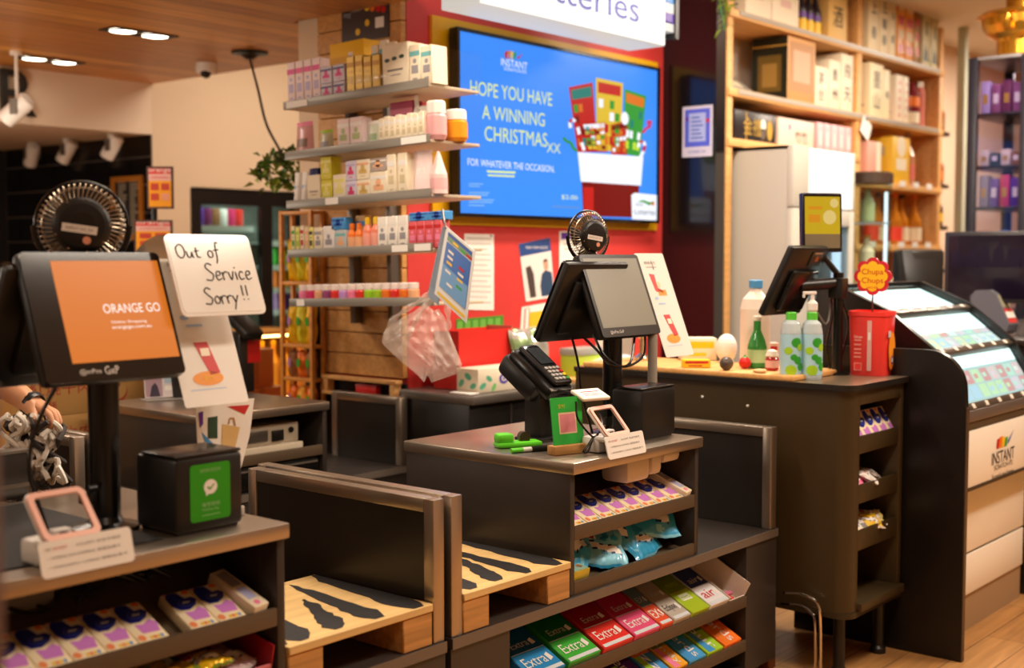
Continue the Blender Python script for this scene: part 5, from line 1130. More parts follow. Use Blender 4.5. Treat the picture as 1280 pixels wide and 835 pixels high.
# cardboard cartons of noodles
KR = M('kraft_card', (206, 158, 92), .6); KRD = M('kraft_red_print', (186, 60, 44), .6)
def noodle_carton(label, px, py, w, h, z, D_):
    q = at_y(px, py, D_); t = THING('noodle_carton', label, 'box', (q.x, D_, z)); OBJ('carton', MB().box(0, w, 0, .3, 0.0005, h, KR, .004), t)
    b = MB(T=Matrix.Translation((0, -.0008, 0)) @ UPRIGHT); b.text('紅燒牛肉麵', w * .40, h * .62, h * .34, KRD, w=w * .55); b.text('方便麵', w * .2, h * .22, h * .2, KRD, w=w * .22); b.disc(w * .76, h * .42, h * .26, KRD); b.disc(w * .76, h * .47, h * .24, KR, z=.001); b.disc(w * .76, h * .58, h * .07, M('kraft_dark_print2', (110, 70, 40), .6), z=.0014); OBJ('print', b, t); return t
zz = at_y(60, 521, 4.75).z
noodle_carton('noodle carton with red characters, lowest of the stack behind the orange touchscreen', 18, 600, .62, .22, zz - .44, 4.75)
noodle_carton('noodle carton with red characters, middle of the stack behind the orange touchscreen', 18, 560, .62, .22, zz - .22, 4.75)
noodle_carton('noodle carton with red characters, topmost behind the orange touchscreen', 14, 500, .63, .19, zz, 4.75)
o = THING('trestle_table', 'timber bench under the noodle cartons', 'table', (at_y(0, 600, 4.7).x, 4.68, 0)); OBJ('top', MB().box(0, .85, 0, .45, zz - .48, zz - .4405, RKW, .003), o)
for x in (.02, .78):
    for y in (.02, .38): OBJ('leg', MB().box(x, x + .05, y, y + .05, 0, zz - .48, RKW, .003), o)
# back rail on the near counter, and the platform edge at the picture's side
t = THING('counter_rail', 'low black rail along the back of the out of service counter', 'rail', (.95, 2.91, .9485)); OBJ('board', MB().box(0, .62, 0, .03, .0, .115, CHARD, .003), t); OBJ('top_strip', MB().box(0, .62, -.003, .033, .115, .124, STEELD, .002), t); OBJ('lower_strip', MB().box(0, .62, -.004, 0, .03, .04, STEELD), t)
t = THING('shelf_ledge', 'small grey ledge jutting over the out of service counter', 'ledge', (.60, 2.42, .9485)); OBJ('plate', MB().prism([(0, 0), (.36, .05), (.40, .09), (.3, .26), (0, .3)], .145, .16, STEEL), t); OBJ('post', MB().box(.02, .1, .08, .16, 0, .145, CHARD), t)
t = THING('price_card', 'multicoloured card leaning on the small grey ledge', 'card', (.83, 2.51, 1.1095), R(10)); b = MB(T=rx(R(-20)) @ UPRIGHT); b.box(-.05, .05, 0, .13, -.002, 0, PAPER); b.rect(-.05, .05, .0, .03, RED, z=.0006); b.rect(-.05, .05, .03, .06, GRN, z=.0006); OBJ('card', b, t)

# timber post right beside the camera
q = at_d(-42, 470, 1.15)
t = THING('timber_post', 'narrow dark timber post standing in front of the out of service counter', 'post', (q.x, q.y, 0), HEAD)
OBJ('post', MB().box(-.02, .02, -.022, .022, 0.01, 1.43, M('post_brown', (84, 46, 20), .6), .004), t); OBJ('foot', MB().box(-.04, .04, -.04, .04, 0, .012, BLACK, .002), t)
# ================================================================ PERSON BEHIND THE ORANGE TOUCHSCREEN, holding a knitted bundle
SKIN = M('skin', (206, 150, 112), .5); SHIRT = M('dark_shirt', (26, 24, 26), .8); SLEEVE = M('grey_sleeve', (92, 86, 80), .8)
def skinmesh(name, nodes, edges, mat, parent, sub=2):
    me = bpy.data.meshes.new(name); me.from_pydata([n[:3] for n in nodes], edges, []); o = bpy.data.objects.new(name, me); COL.objects.link(o)
    md = o.modifiers.new('skin', 'SKIN'); 
    for i, n in enumerate(nodes):
        v = me.skin_vertices[0].data[i]; r = n[3]; v.radius = r if isinstance(r, tuple) else (r, r); v.use_root = (i == 0)
    s_ = o.modifiers.new('sub', 'SUBSURF'); s_.levels = s_.render_levels = sub
    dg = bpy.context.evaluated_depsgraph_get(); dg.update(); me2 = bpy.data.meshes.new_from_object(o.evaluated_get(dg))
    me2.materials.clear(); me2.materials.append(mat)
    bpy.data.objects.remove(o); me2.name = name; me2.polygons.foreach_set('use_smooth', [True] * len(me2.polygons))
    o = bpy.data.objects.new(name, me2); COL.objects.link(o); o.parent = parent; return o
hp = at_d(44, 508, 3.35)                                        # the hand
fdir = Vector((RT.x, RT.y, 0)); back = Vector((math.cos(HEAD), math.sin(HEAD), 0))
px0 = hp - fdir * .42 + back * .16
P = THING('person', 'person in dark clothes behind the orange touchscreen holding a knitted bundle', 'person', (px0.x, px0.y, 0))
def L(a, b_, z): return (fdir * a + back * b_)[:2] + (z,)       # a sideways (towards the hand), b away, z up
hz = hp.z
body = [(*L(0, 0, .92), (.16, .12)), (*L(0, 0, 1.1), (.15, .11)), (*L(0, -.01, 1.28), (.17, .115)), (*L(0, -.01, 1.42), (.13, .09)), (*L(0, -.02, 1.48), .058), (*L(0, -.03, 1.54), .055),
        (*L(0, -.035, 1.60), (.078, .09)), (*L(0, -.04, 1.67), (.08, .095)), (*L(0, -.03, 1.73), (.06, .07)),
        (*L(.17, -.02, 1.40), .062), (*L(.25, -.04, 1.2), .047), (*L(.28, -.08, hz + .07), .043), (*L(.36, -.13, hz + .03), .036), (*L(.41, -.155, hz + .005), .028), (*L(.44, -.17, hz - .008), (.03, .022)),
        (*L(-.17, -.02, 1.40), .062), (*L(-.22, -.02, 1.15), .047), (*L(-.18, -.1, .98), .038), (*L(-.12, -.16, .93), .03),
        (*L(.09, 0, .80), .088), (*L(.10, -.01, .48), .062), (*L(.10, .01, .10), .042), (*L(.10, -.1, .05), .036),
        (*L(-.09, 0, .80), .088), (*L(-.10, -.01, .48), .062), (*L(-.10, .01, .10), .042), (*L(-.10, -.1, .05), .036)]
E_ = [(0, 1), (1, 2), (2, 3), (3, 4), (4, 5), (5, 6), (6, 7), (7, 8), (3, 9), (9, 10), (10, 11), (11, 12), (12, 13), (13, 14), (3, 15), (15, 16), (16, 17), (17, 18), (0, 19), (19, 20), (20, 21), (21, 22), (0, 23), (23, 24), (24, 25), (25, 26)]
nb = len(body); hb = body[14]
for k, (s1, dz, ln) in enumerate(((.026, .006, .8), (.010, .012, .95), (-.006, .010, 1.0), (-.022, .0, .8))):
    base = (*L(.455, -.175 - s1 * .8, hz - .008 + dz * .4), .010); i0 = len(body); body.append(base)
    body.append((*L(.455 + .03 * ln, -.19 - s1, hz - .016 + dz * .3), .0095)); body.append((*L(.455 + .042 * ln, -.195 - s1, hz - .042), .009)); body.append((*L(.445 + .03 * ln, -.19 - s1, hz - .06), .008))
    E_ += [(14, i0), (i0, i0 + 1), (i0 + 1, i0 + 2), (i0 + 2, i0 + 3)]
i0 = len(body); body += [(*L(.435, -.205, hz - .02), .011), (*L(.445, -.225, hz - .035), .010), (*L(.46, -.228, hz - .055), .009)]; E_ += [(13, i0), (i0, i0 + 1), (i0 + 1, i0 + 2)]
skinmesh('body', body, E_, SKIN, P)
skinmesh('shirt', [(*n[:3], tuple(r * 1.12 for r in n[3]) if isinstance(n[3], tuple) else n[3] * 1.2) for n in (body[0:4] + body[9:12] + body[15:18])], [(0, 1), (1, 2), (2, 3), (3, 4), (4, 5), (5, 6), (3, 7), (7, 8), (8, 9)], SHIRT, P)
skinmesh('trousers', [(*n[:3], tuple(r * 1.1 for r in n[3]) if isinstance(n[3], tuple) else n[3] * 1.2) for n in ([body[0]] + body[19:22] + body[23:26])], [(0, 1), (1, 2), (2, 3), (0, 4), (4, 5), (5, 6)], CHARD, P)
a = Vector(body[11][:3]); c = Vector(body[12][:3])
OBJ('sleeve', MB().tube([a + Vector((0, 0, .1)), a + (c - a) * .0, a + (c - a) * .35], [.06, .058, .05], SLEEVE, 14, cap=False), P)
wv = Vector(body[13][:3]); dv = (wv - c).normalized()
OBJ('bracelet', MB().tube([wv - dv * .012, wv - dv * .004, wv + dv * .004, wv + dv * .012], [.034, .037, .037, .034], BLACK, 16, cap=False), P)
hc = Vector(L(0, -.04, 1.67))
b = MB(); b.ball(hc + Vector((0, 0, .035)) + Vector(L(0, .02, 0)), .105, M('dark_hair', (30, 24, 20), .5), n=18); OBJ('hair', b, P)
b = MB(); f0 = hc - back * .085
for s_ in (-1, 1): b.ball(f0 + fdir * .032 * s_ + Vector((0, 0, -.01)) + back * .006, .012, INK, n=8)
b.ball(f0 - back * .012 + Vector((0, 0, -.04)), .014, SKIN, n=8, sc=(1, 1, 1.4)); b.ball(f0 + Vector((0, 0, -.075)), .02, M('lips', (170, 96, 86), .5), n=8, sc=(1.2, .5, .35)); OBJ('face', b, P)
# knitted bundle in the hand
kb = at_d(36, 520, 3.30)
t = THING('knitted_bundle', 'black and white knitted bundle gripped in the hand behind the touchscreen', 'yarn bundle', (kb.x, kb.y, kb.z))
rr = random.Random(12); YW = M('yarn_white', (232, 224, 212), .9); YB = M('yarn_dark', (60, 54, 52), .9)
b = MB(); b2 = MB()
for k in range(26):
    pts = []; x, z = rr.uniform(-.055, .06), rr.uniform(-.015, .01)
    for i in range(9):
        s_ = i / 8; pts.append(fdir * (x + .028 * math.sin(9 * s_ + k) + .02 * s_ * (1 if k % 2 else -1)) + back * rr.uniform(-.03, .03) + Vector((0, 0, z - .2 * s_ * rr.uniform(.75, 1.0))))
    (b if k % 5 else b2).tube(curve(pts, 3), .0075, YW if k % 5 else YB, 6)
OBJ('white_yarn', b, t); OBJ('dark_yarn', b2, t)
# ================================================================ LOTTERY WALL NOTICES AND THE COUNTER IN FRONT OF IT
WY = 3.999
def wall_sheet(name, label, cat, pts, art, m=PAPER, y=WY, th=.002):
    """a sheet on the red wall, corners tl tr br bl"""
    t = THING(name, label, cat, (0, 0, 0)); q = [at_y(*p, y) for p in pts]
    b = MB(); b.add([(v.x, y - th, v.z) for v in q] + [(v.x, y - .0004, v.z) for v in q], [(0, 3, 2, 1), (4, 5, 6, 7)] + [(i, (i + 1) % 4, 4 + (i + 1) % 4, 4 + i) for i in range(4)], m); OBJ('sheet', b, t)
    b = MB()
    def put(u0, v0, u1, v1, mm, k=1, poly=None):
        def w(u, v): a = q[0].lerp(q[1], u); c = q[3].lerp(q[2], u); r = a.lerp(c, v); return (r.x, y - th - .0004 * k, r.z)
        pp = [w(*p) for p in poly] if poly else [w(u0, v0), w(u0, v1), w(u1, v1), w(u1, v0)]
        b.add(pp, [tuple(range(len(pp)))], mm)
    def word(tx, u, v, h, mm, wd=None):
        a = q[0].lerp(q[1], u); c = q[3].lerp(q[2], u); r = a.lerp(c, v); H = (q[0].z - q[3].z); W_ = q[1].x - q[0].x
        b.text(tx, 0, 0, h * H, mm, T=Matrix.Translation((r.x, y - th - .0012, r.z)) @ UPRIGHT, w=wd * W_ if wd else None)
    art(put, word); OBJ('print', b, t); return t
LG = M('faint_print', (190, 184, 176), .6)
wall_sheet('paper_notice', 'long white typed notice on the red wall behind the brochure', 'notice', ((580, 292), (617, 293), (617, 388), (580, 387)),
           lambda p, w: [p(.08, .05 + k * .07, .9 - .12 * (k % 3 == 2), .066 + k * .07, LG) for k in range(13)] + [p(.86, .01, .95, .03, GREYINK)])
def pos(p, w):
    p(0, 0, 1, .22, M('poster_navy', (40, 70, 130), .5)); w('PLAY FOR GOOD', .55, .12, .045, WHITE, .7)
    p(0, .22, 1, .96, M('poster_white', (226, 220, 214), .5)); 
    p(0, 0, 0, 0, M('poster_dark', (70, 56, 52), .6), 2, [(.12, .42), (.28, .40), (.36, .55), (.36, .95), (.16, .95)])
    sk = M('poster_skin', (206, 150, 122), .6); p(0, 0, 0, 0, M('poster_jumper', (40, 64, 96), .6), 2, [(.62, .58), (.76, .52), (.96, .58), (.99, .96), (.55, .96), (.53, .78)])
    p(0, 0, 0, 0, sk, 3, [(.70, .38), (.78, .36), (.86, .39), (.86, .49), (.79, .55), (.72, .50)]); p(0, 0, 0, 0, M('poster_hair', (90, 66, 50), .6), 4, [(.69, .40), (.73, .34), (.84, .34), (.87, .40), (.84, .38), (.73, .385)])
wall_sheet('poster', 'poster of a person in a dark jumper under a navy banner', 'poster', ((648, 305), (687, 297), (693, 371), (657, 377)), pos)
wall_sheet('paper_notice', 'white sheet with yellow square below the navy banner poster', 'notice', ((652, 384), (685, 378), (685, 415), (650, 415)), lambda p, w: [p(.25, .25, .95, .8, M('notice_yellow', (226, 186, 40), .5)), p(.1, .08, .3, .95, M('notice_red', (200, 80, 70), .5)), p(.15, .1, .27, .9, PAPER, 2)])
wall_sheet('paper_notice', 'white sheet with purple stamp behind the small fan', 'notice', ((699, 289), (745, 288), (745, 340), (699, 340)), lambda p, w: [p(.04, .04, .3, .2, PURP), p(.1, .3, .8, .34, LG), p(.1, .42, .8, .46, LG)])
wall_sheet('lottery_card', 'green instant ticket strip pinned low on the red wall', 'tickets', ((570, 399), (629, 394), (629, 412), (570, 419)), lambda p, w: [p(.02 + k * .16, .15, .13 + k * .16, .8, M('ticket_mid_green', (110, 176, 70), .5)) for k in range(6)], m=M('ticket_green', (70, 140, 40), .5))
# dark picture board on the timber cladding
t = THING('menu_board', 'dark picture menu board on the timber cladding above the product shelves', 'menu board', (3.953, 0, 0))
xx = 3.95
q = [at_x(*p, xx) for p in ((427, 0), (486, 0), (487, 43), (428, 52))]; ya, yb = q[0].y, q[1].y; zb_ = q[2].z - .01
T = Matrix.Translation((-.004, ya, zb_)) @ FACE_NX @ UPRIGHT
W_, H_ = ya - yb, .68
b = MB(T=T); b.rect(0, W_, 0, H_, M('menu_dark', (62, 48, 42), .4)); b.prism([(0, 0), (W_, 0), (W_, H_), (0, H_)], -.004, -.0005, BLACK); OBJ('board', b, t)
b = MB(T=T)
for k, (u, v, m_) in enumerate(((.55, .2, YEL), (.66, .19, ORG), (.78, .18, RED), (.89, .17, RED), (.55, .1, YEL), (.35, .05, YEL), (.6, .36, ORG), (.8, .36, YEL))): b.disc(u * W_, v * H_ + .01, W_ * .05, m_, z=.0005)
b.rect(.72 * W_, .9 * W_, .07 * H_, .14 * H_, PAPER, z=.0005)
for k in range(4): b.rect(.05 * W_, .42 * W_, (.2 + .12 * k) * H_, (.215 + .12 * k) * H_, M('menu_grey', (120, 110, 104), .5), z=.0005)
b.flat([(.04 * W_, .18 * H_), (.2 * W_, .16 * H_), (.22 * W_, .3 * H_), (.1 * W_, .34 * H_)], M('menu_slate', (110, 116, 124), .5), z=.0005)
OBJ('print', b, t)

# counter carrying the tissues
TX0, TX1, TYF = 3.915, 4.62, 3.55
t = THING('service_counter', 'dark counter with steel top against the red wall carrying the tissue box', 'counter', (TX0, TYF, 0))
OBJ('cabinet', MB().box(0, TX1 - TX0, .01, .43, 0, .915, M('black_laminate', (24, 21, 19), .35), .003), t)
OBJ('steel_corner', MB().box(.27, .274, .004, .0105, .06, .9, STEELD), t)
OBJ('worktop', MB().box(-.006, TX1 - TX0 + .03, -.02, .43, .915, .955, STEELD, .006), t)
t = THING('timber_counter', 'pale timber counter edge behind the card terminal', 'counter', (4.66, 3.45, 0))
OBJ('top', MB().box(0, .9, 0, .5, .93, .97, PINE, .004), t)
for x in (.02, .83): OBJ('leg', MB().box(x, x + .05, .02, .07, 0, .93, PINE, .003), t)
OBJ('back_board', MB().box(.07, .83, .4, .42, .3, .93, CHARD), t)
# floral tissue box
TBX = at_z(575, 490, .955)
t = THING('tissue_box', 'tissue box with green leaves and a purple bow at the counter end', 'tissues', (4.0, 3.585, .956), R(-2))
w, d, h = .37, .13, .105
TBW = M('tissue_box_cream', (240, 226, 200), .45)
OBJ('carton', MB().box(0, w, 0, d, 0, h, TBW, .003), t)
b = MB(T=Matrix.Translation((0, -.0006, 0)) @ UPRIGHT); LF = M('leaf_teal', (90, 176, 140), .5); LF2 = M('leaf_green', (120, 190, 110), .5); BW_ = M('bow_purple', (84, 70, 170), .5)
for x, y, a, m_, s_ in ((.03, .03, .4, LF, .022), (.07, .06, -.5, LF, .02), (.10, .02, .9, LF2, .02), (.22, .04, .3, LF2, .018), (.29, .07, -.4, M('petal_peach', (236, 176, 120), .5), .016), (.31, .03, .6, LF, .02), (.34, .06, 0, M('petal_peach', (236, 176, 120), .5), .014), (.25, .08, .8, M('petal_peach', (236, 176, 120), .5), .012)):
    b.disc(0, 0, s_, m_, T=Matrix.Translation((x, y, 0)) @ rzm(a), ry=s_ * .55)
b.disc(.165, .055, .03, BW_, ry=.024, z=.0004); b.disc(.165, .055, .016, TBW, ry=.012, z=.0008); b.flat([(.15, .075), (.18, .075), (.185, .1), (.146, .1)], BW_, z=.0006); b.disc(.165, .055, .007, BW_, z=.001)
OBJ('printed_front', b, t)
b = MB(T=FACE_NX @ Matrix.Translation((0, -.0006, 0)) @ UPRIGHT)
for x, y, a, m_, s_ in ((-.03, .03, .4, LF, .02), (-.06, .07, -.5, LF, .022), (-.1, .04, .9, LF, .02)): b.disc(0, 0, s_, m_, T=Matrix.Translation((x, y, 0)) @ rzm(a), ry=s_ * .6)
OBJ('printed_end', b, t)
t = THING('paper_stack', 'thin white paper pad lying at the front corner by the tissue box', 'paper', (3.93, 3.57, .9555)); OBJ('pad', MB().box(0, .06, 0, .12, 0, .006, PAPER, .001, seg=1), t)
# red translucent carton, foil bags, dark boxes
t = THING('display_box', 'red open carton behind the tissue box against the wall', 'box', (4.16, 3.75, .956))
RB = M('red_card', (216, 44, 36), .45)
b = MB(); b.box(-.1, .26, 0, .004, 0, .26, RB); b.box(-.1, .26, .15, .154, 0, .26, RB); b.box(-.104, -.1, 0, .154, 0, .26, RB); b.box(-.1, .26, .004, .15, 0, .004, RB); OBJ('carton', b, t)
OBJ('end_flap', MB().box(.26, .264, -.0, .154, 0, .27, M('flap_pink', (214, 130, 120), .4)), t)
FOILS = M('green_silver_foil', (150, 176, 126), .2, .5)
for k, (x, lab, m1, m2, rz_) in enumerate(((4.50, 'crinkled green silver snack bag between the red carton and the till', FOILS, M('silver_foil', (206, 204, 192), .2, .6), 12), (4.60, 'crinkled silver snack bag half hidden behind the till', M('silver_foil', (206, 204, 192), .2, .6), FOILS, -15))):
    t = THING('snack_bag', lab, 'snack', mat=Matrix.Translation((x, 3.74 + .04 * k, .965)) @ rzm(R(rz_)) @ rx(R(80)) @ Matrix.Translation((0, .12, -.02)))
    b_, f_ = pillow(.22, .24, .07, 30 + k, m1, lambda u, v: m2 if v > .8 or v < .1 or (u - .5) ** 2 + (v - .45) ** 2 < .03 else m1); OBJ('foil_bag', b_, t)
t = THING('paper_bundle', 'lime green carton behind the till on the timber counter', 'box', (4.75, 3.62, .971)); OBJ('carton', MB().box(0, .2, 0, .1, 0, .13, M('lime_card', (176, 196, 60), .5), .003), t); OBJ('lid', MB().box(-.004, .204, -.004, .104, .10, .134, M('grey_lid', (160, 156, 148), .4), .003), t)
t = THING('paper_bundle', 'pale blue bundle behind the till pole on the timber counter', 'box', (4.98, 3.55, .971)); b_, f_ = pillow(.26, .2, .1, 41, M('pale_blue_film', (190, 206, 216), .3), None); OBJ('wrapped_pack', b_, t)
t = THING('brochure_rack', 'white brochure rack on the timber counter behind the till', 'rack', (5.2, 3.7, .971))
OBJ('rack', MB().box(0, .34, 0, .14, 0, .012, WHITE, .002).box(0, .34, .12, .14, 0, .26, WHITE, .002), t)
for k in range(3): OBJ('leaflet', MB().box(.012 + k * .11, .105 + k * .11, .06, .075, .012, .22, (PAPER, M('leaflet_grey', (150, 140, 130), .5), M('leaflet_red', (190, 60, 50), .5))[k], .001), t)
# bench under the cladding
t = THING('wall_ledge', 'pale timber ledge under the cladding with a red tin beneath', 'ledge', (3.908, 4.0, 0))
OBJ('top', MB().box(0, .046, 0, .5, .972, .99, PINE, .003), t)
for y in (.01, .46): OBJ('bracket', MB().box(.002, .046, y, y + .03, .915, .972, PINE, .002), t)
OBJ('lower_shelf', MB().box(0, .046, 0, .5, .90, .915, PINE, .003), t)
t = THING('tin', 'small red tin on the lower shelf of the timber ledge', 'tin', (3.931, 4.2, .9155)); OBJ('can', MB().box(-.02, .02, -.07, .07, 0, .04, RED, .01), t); OBJ('lid', MB().box(-.021, .021, -.071, .071, .034, .044, M('dark_red_lid', (150, 26, 24), .35), .004), t)
# ================================================================ SERVICE CABINET BESIDE THE CHECKOUTS
OLIVE = M('olive_brown_laminate', (60, 46, 24), .4, grain=.06, gscale=5)
OLIVED = M('olive_dark_laminate', (48, 37, 20), .42)
KX0, KX1, KY0, KY1, KZ = 4.19, 4.655, 1.955, 3.2, 1.085
t = THING('service_cabinet', 'tall olive brown cabinet with rounded corner and open shelves at one end', 'cabinet', (KX0, KY0, 0))
w, d = KX1 - KX0, KY1 - KY0; Rr = .06
arc = [(Rr - Rr * math.sin(PI / 2 * i / 8) , Rr - Rr * math.cos(PI / 2 * i / 8)) for i in range(9)]      # from (Rr,0) to (0,Rr)
zb0, zt0 = .245, KZ - .022
shell = [(.075, 0)] + [(a, c) for a, c in arc] + [(0, d), (w, d), (w, .52), (.075, .52)]
b = MB(); b.prism(shell[::-1], zb0, zt0, OLIVE); OBJ('body', b, t)
b = MB(); b.box(w - .03, w, 0, .52, zb0, zt0, OLIVE, .004); b.box(.075, w - .03, 0, .03, zt0 - .055, zt0, OLIVE, .002); OBJ('side_post', b, t)
plinth = [(.075, -.006)] + [(a - .004, c - .006) for a, c in arc] + [(-.004, d), (w, d), (w, -.006)]
b = MB(); b.prism(plinth[::-1], zb0 - .02, zb0, OLIVED); OBJ('bottom', b, t)
for z, h in ((.845, .065), (.66, .07), (.485, .075)):
    OBJ('shelf', MB().box(.075, w - .03, .006, .018, z - .02, z + h - .02, OLIVE, .003).box(.075, w - .03, .018, .5, z - .02, z - .01, OLIVED), t)
OBJ('shelf', MB().box(.075, w - .004, -.02, .5, zb0 - .002, zb0 + .03, OLIVE, .004), t)
OBJ('back_panel', MB().box(.0755, w - .03, .5, .518, zb0, zt0, VOID), t)
top = [(w + .012, -.014), (w + .012, d)] + [(-.012, d)] + [(a - .014, c - .014) for a, c in arc[::-1]]
BT = M('black_worktop', (34, 30, 27), .3)
b = MB(); b.prism([(x, y) for x, y in top], zt0, KZ, M('worktop_stone', (120, 104, 84), .3, coat=.3), side=BT); OBJ('worktop', b, t)
for x, y in ((.06, .06), (w - .06, .06), (.06, d - .1), (w - .06, d - .1)):
    b = MB(T=Matrix.Translation((x, y, 0))); b.lathe([(.03, 0), (.03, .02), (.022, .03), (.022, zb0 - .02)], BLACK, 14); OBJ('leg', b, t)
b = MB()
for y, z in ((.42, .98), (.62, 1.0)): b.ball((-.001, y, z), .006, WHITE, n=8)
OBJ('screw_cap', b, t)
# goods in the open end
tp_ = [o for o in bpy.data.objects if o.get('category') == 'tissues' and o.name.startswith('tissue_pack')][0]
for i in range(5):
    dup(tp_, 'tissue pack standing in the cabinet end, %s from the rounded corner' % ORD[i], mat=Matrix.Translation((KX0 + .095 + i * .0715, KY0 + .03, .838)) @ rx(R(58)), group='tissue packs in the cabinet end')
sweet_bag('white wrapped tissue bundle in the cabinet end behind the standing packs', Matrix.Translation((KX0 + .255, KY0 + .16, .885)) @ rx(R(24)), 21, .34, .24, M('white_film', (226, 218, 208), .25), M('grey_film', (176, 170, 166), .25), group='cabinet end goods')
for i, (x, z, cl, cn) in enumerate(((.12, .651, PINK, 'pink'), (.17, .651, HOT, 'hot pink'), (.24, .651, WHITE, 'white'), (.31, .651, M('silver_wrap', (186, 176, 170), .25, .5), 'silver'))):
    sweet_bag('%s wrapped sweet in the upper small bin of the cabinet end' % cn, Matrix.Translation((KX0 + x, KY0 + .06 + .02 * (i % 2), z + .045)) @ rzm(R(20 * i)) @ rx(R(28)), 50 + i, .1, .08, cl, WHITE, group='wrapped sweets in the upper bin')
for i, (x, cl, cn) in enumerate(((.12, CREAM, 'cream'), (.19, M('silver_wrap', (186, 176, 170), .25, .5), 'silver'), (.26, YEL, 'yellow'), (.33, M('straw_wrap', (226, 206, 130), .3), 'straw coloured'))):
    sweet_bag('%s wrapped sweet in the lower small bin of the cabinet end' % cn, Matrix.Translation((KX0 + x, KY0 + .06 + .02 * (i % 2), .525)) @ rzm(R(-15 * i)) @ rx(R(28)), 60 + i, .12, .09, cl, WHITE, group='wrapped sweets in the lower bin')

def on_top(px, py): return at_z(px, py, KZ)
def keep(q): return Vector((min(max(q.x, 4.225), 4.55), min(max(q.y, 2.22), 3.12), q.z))
# things on the worktop
def bottle(name, label, cat, loc, prof, mats, parts):
    t = THING(name, label, cat, loc); t.scale = (1.15,) * 3; b = MB(); b.lathe(prof, mats[0], 22, mats=mats[1] if len(mats) > 1 else None); OBJ('bottle', b, t)
    for n_, pr, m_ in parts: OBJ(n_, MB().lathe(pr, m_, 22, cap=n_ != 'label'), t)
    return t
def sanitiser(label, px, pump):
    q = on_top(px, 474); t = THING('sanitiser_bottle', label, 'sanitiser', (q.x, q.y, KZ + .0005), R(-50))
    t.scale = (1.22,) * 3
    GL = M('gel_clear', (206, 222, 226), .12, trans=.25); LB = M('label_pale_blue', (170, 212, 226), .35); r = .033
    b = MB(); b.lathe([(r * .95, 0), (r, .008), (r, .145), (r * .85, .172), (r * .45, .185)], GL, 24); OBJ('bottle', b, t)
    b = MB(); b.lathe([(r * 1.015, .015), (r * 1.015, .14)], LB, 24, cap=False)
    lb = OBJ('label', b, t)
    b = MB()
    for k, (a, z, s_, m_) in enumerate(((-70, .115, .017, GRN), (-100, .03, .018, LIME), (-60, .06, .014, GRN), (-115, .09, .013, LIME), (-85, .07, .011, GRN), (-40, .04, .014, GRN), (-45, .1, .013, LIME))):
        c = []
        for f_ in (.02, .35, .7, 1):
            for i in range(12):
                u = f_ * s_ * math.cos(2 * PI * i / 12); v = f_ * s_ * math.sin(2 * PI * i / 12) * .9; aa = R(a) + u / r; rr_ = r * (1.03 + .0015 * k); c.append((rr_ * math.cos(aa), rr_ * math.sin(aa), z + v))
        b.add(c, [tuple(range(12))] + [(j * 12 + i, j * 12 + (i + 1) % 12, j * 12 + 12 + (i + 1) % 12, j * 12 + 12 + i) for j in range(3) for i in range(12)], m_)
    OBJ('leaf_print', b, lb)
    OBJ('cap', MB().lathe([(r * .5, .184), (r * .5, .205), (r * .45, .208)], M('cap_green', (90, 200, 60), .35), 18), t)
    if pump:
        b = MB(); b.lathe([(.012, .205), (.017, .215), (.017, .235), (.007, .245), (.006, .262)], M('pump_clear', (232, 226, 218), .25), 14); b.box(-.03, .012, -.007, .007, .262, .272, WHITE, .003); b.box(-.03, -.023, -.006, .006, .252, .263, WHITE, .002); OBJ('pump_head', b, t)
    return t
sanitiser('hand sanitiser bottle with green cap and leafy label, without a pump', 988, False)
sanitiser('hand sanitiser bottle with a white pump head', 1014, True)
# POS with two displays on a post
q = on_top(1046, 468)
t = THING('till_terminal', 'black till seen from behind with a small yellow customer display', 'touchscreen till', (q.x, q.y, KZ))
b = MB(); b.lathe([(.05, 0), (.05, .008), (.021, .012), (.021, .4)], SATIN, 18); OBJ('pole', b, t)
c = Vector((4.365, 2.36, 1.335))
T = Matrix.Translation((c.x - q.x, c.y - q.y, c.z - KZ)) @ rzm(PI) @ rx(-R(26))
o = OBJ('cashier_screen', MB(T=T).box(-.15, .15, .004, .035, 0, .29, BLACK, .01), t)
OBJ('rear_cover', MB(T=T).box(-.10, .10, .034, .06, .03, .2, SATIN, .012), o)
b = MB(T=T @ Matrix.Translation((0, .0355, 0)) @ rzm(PI) @ UPRIGHT); b.prism(rrect(.09, .06, .004, cx=.06, cy=.245), 0, .004, CHARD); b.rect(.05, .075, .235, .255, M('port_brown', (150, 80, 40), .4), z=.005); b.rect(.03, .09, .266, .272, STEEL, z=.005); OBJ('port_panel', b, o)
b = MB(T=T @ Matrix.Translation((.0, .06, 0)) @ rzm(PI) @ UPRIGHT); b.flat([(.03, .14), (.05, .15), (.048, .157), (.027, .147)], PAPER, z=.001); OBJ('sticker', b, o)
c2_ = at_d(1028, 278, (q.x * math.cos(HEAD) + q.y * math.sin(HEAD)) - .02)
T = Matrix.Translation((c2_.x - q.x, c2_.y - q.y, c2_.z - KZ)) @ rzm(R(-37)) @ rx(R(-3))
o = OBJ('customer_display', MB(T=T).box(-.085, .085, 0, .03, -.115, .115, M('blue_black_plastic', (26, 26, 60), .35), .006), t)
b = MB(T=T @ Matrix.Translation((0, -.0008, 0)) @ UPRIGHT); YS = M('display_yellow', (206, 172, 30), .3, emit=.75); YS2 = M('display_amber', (226, 150, 30), .3, emit=.7)
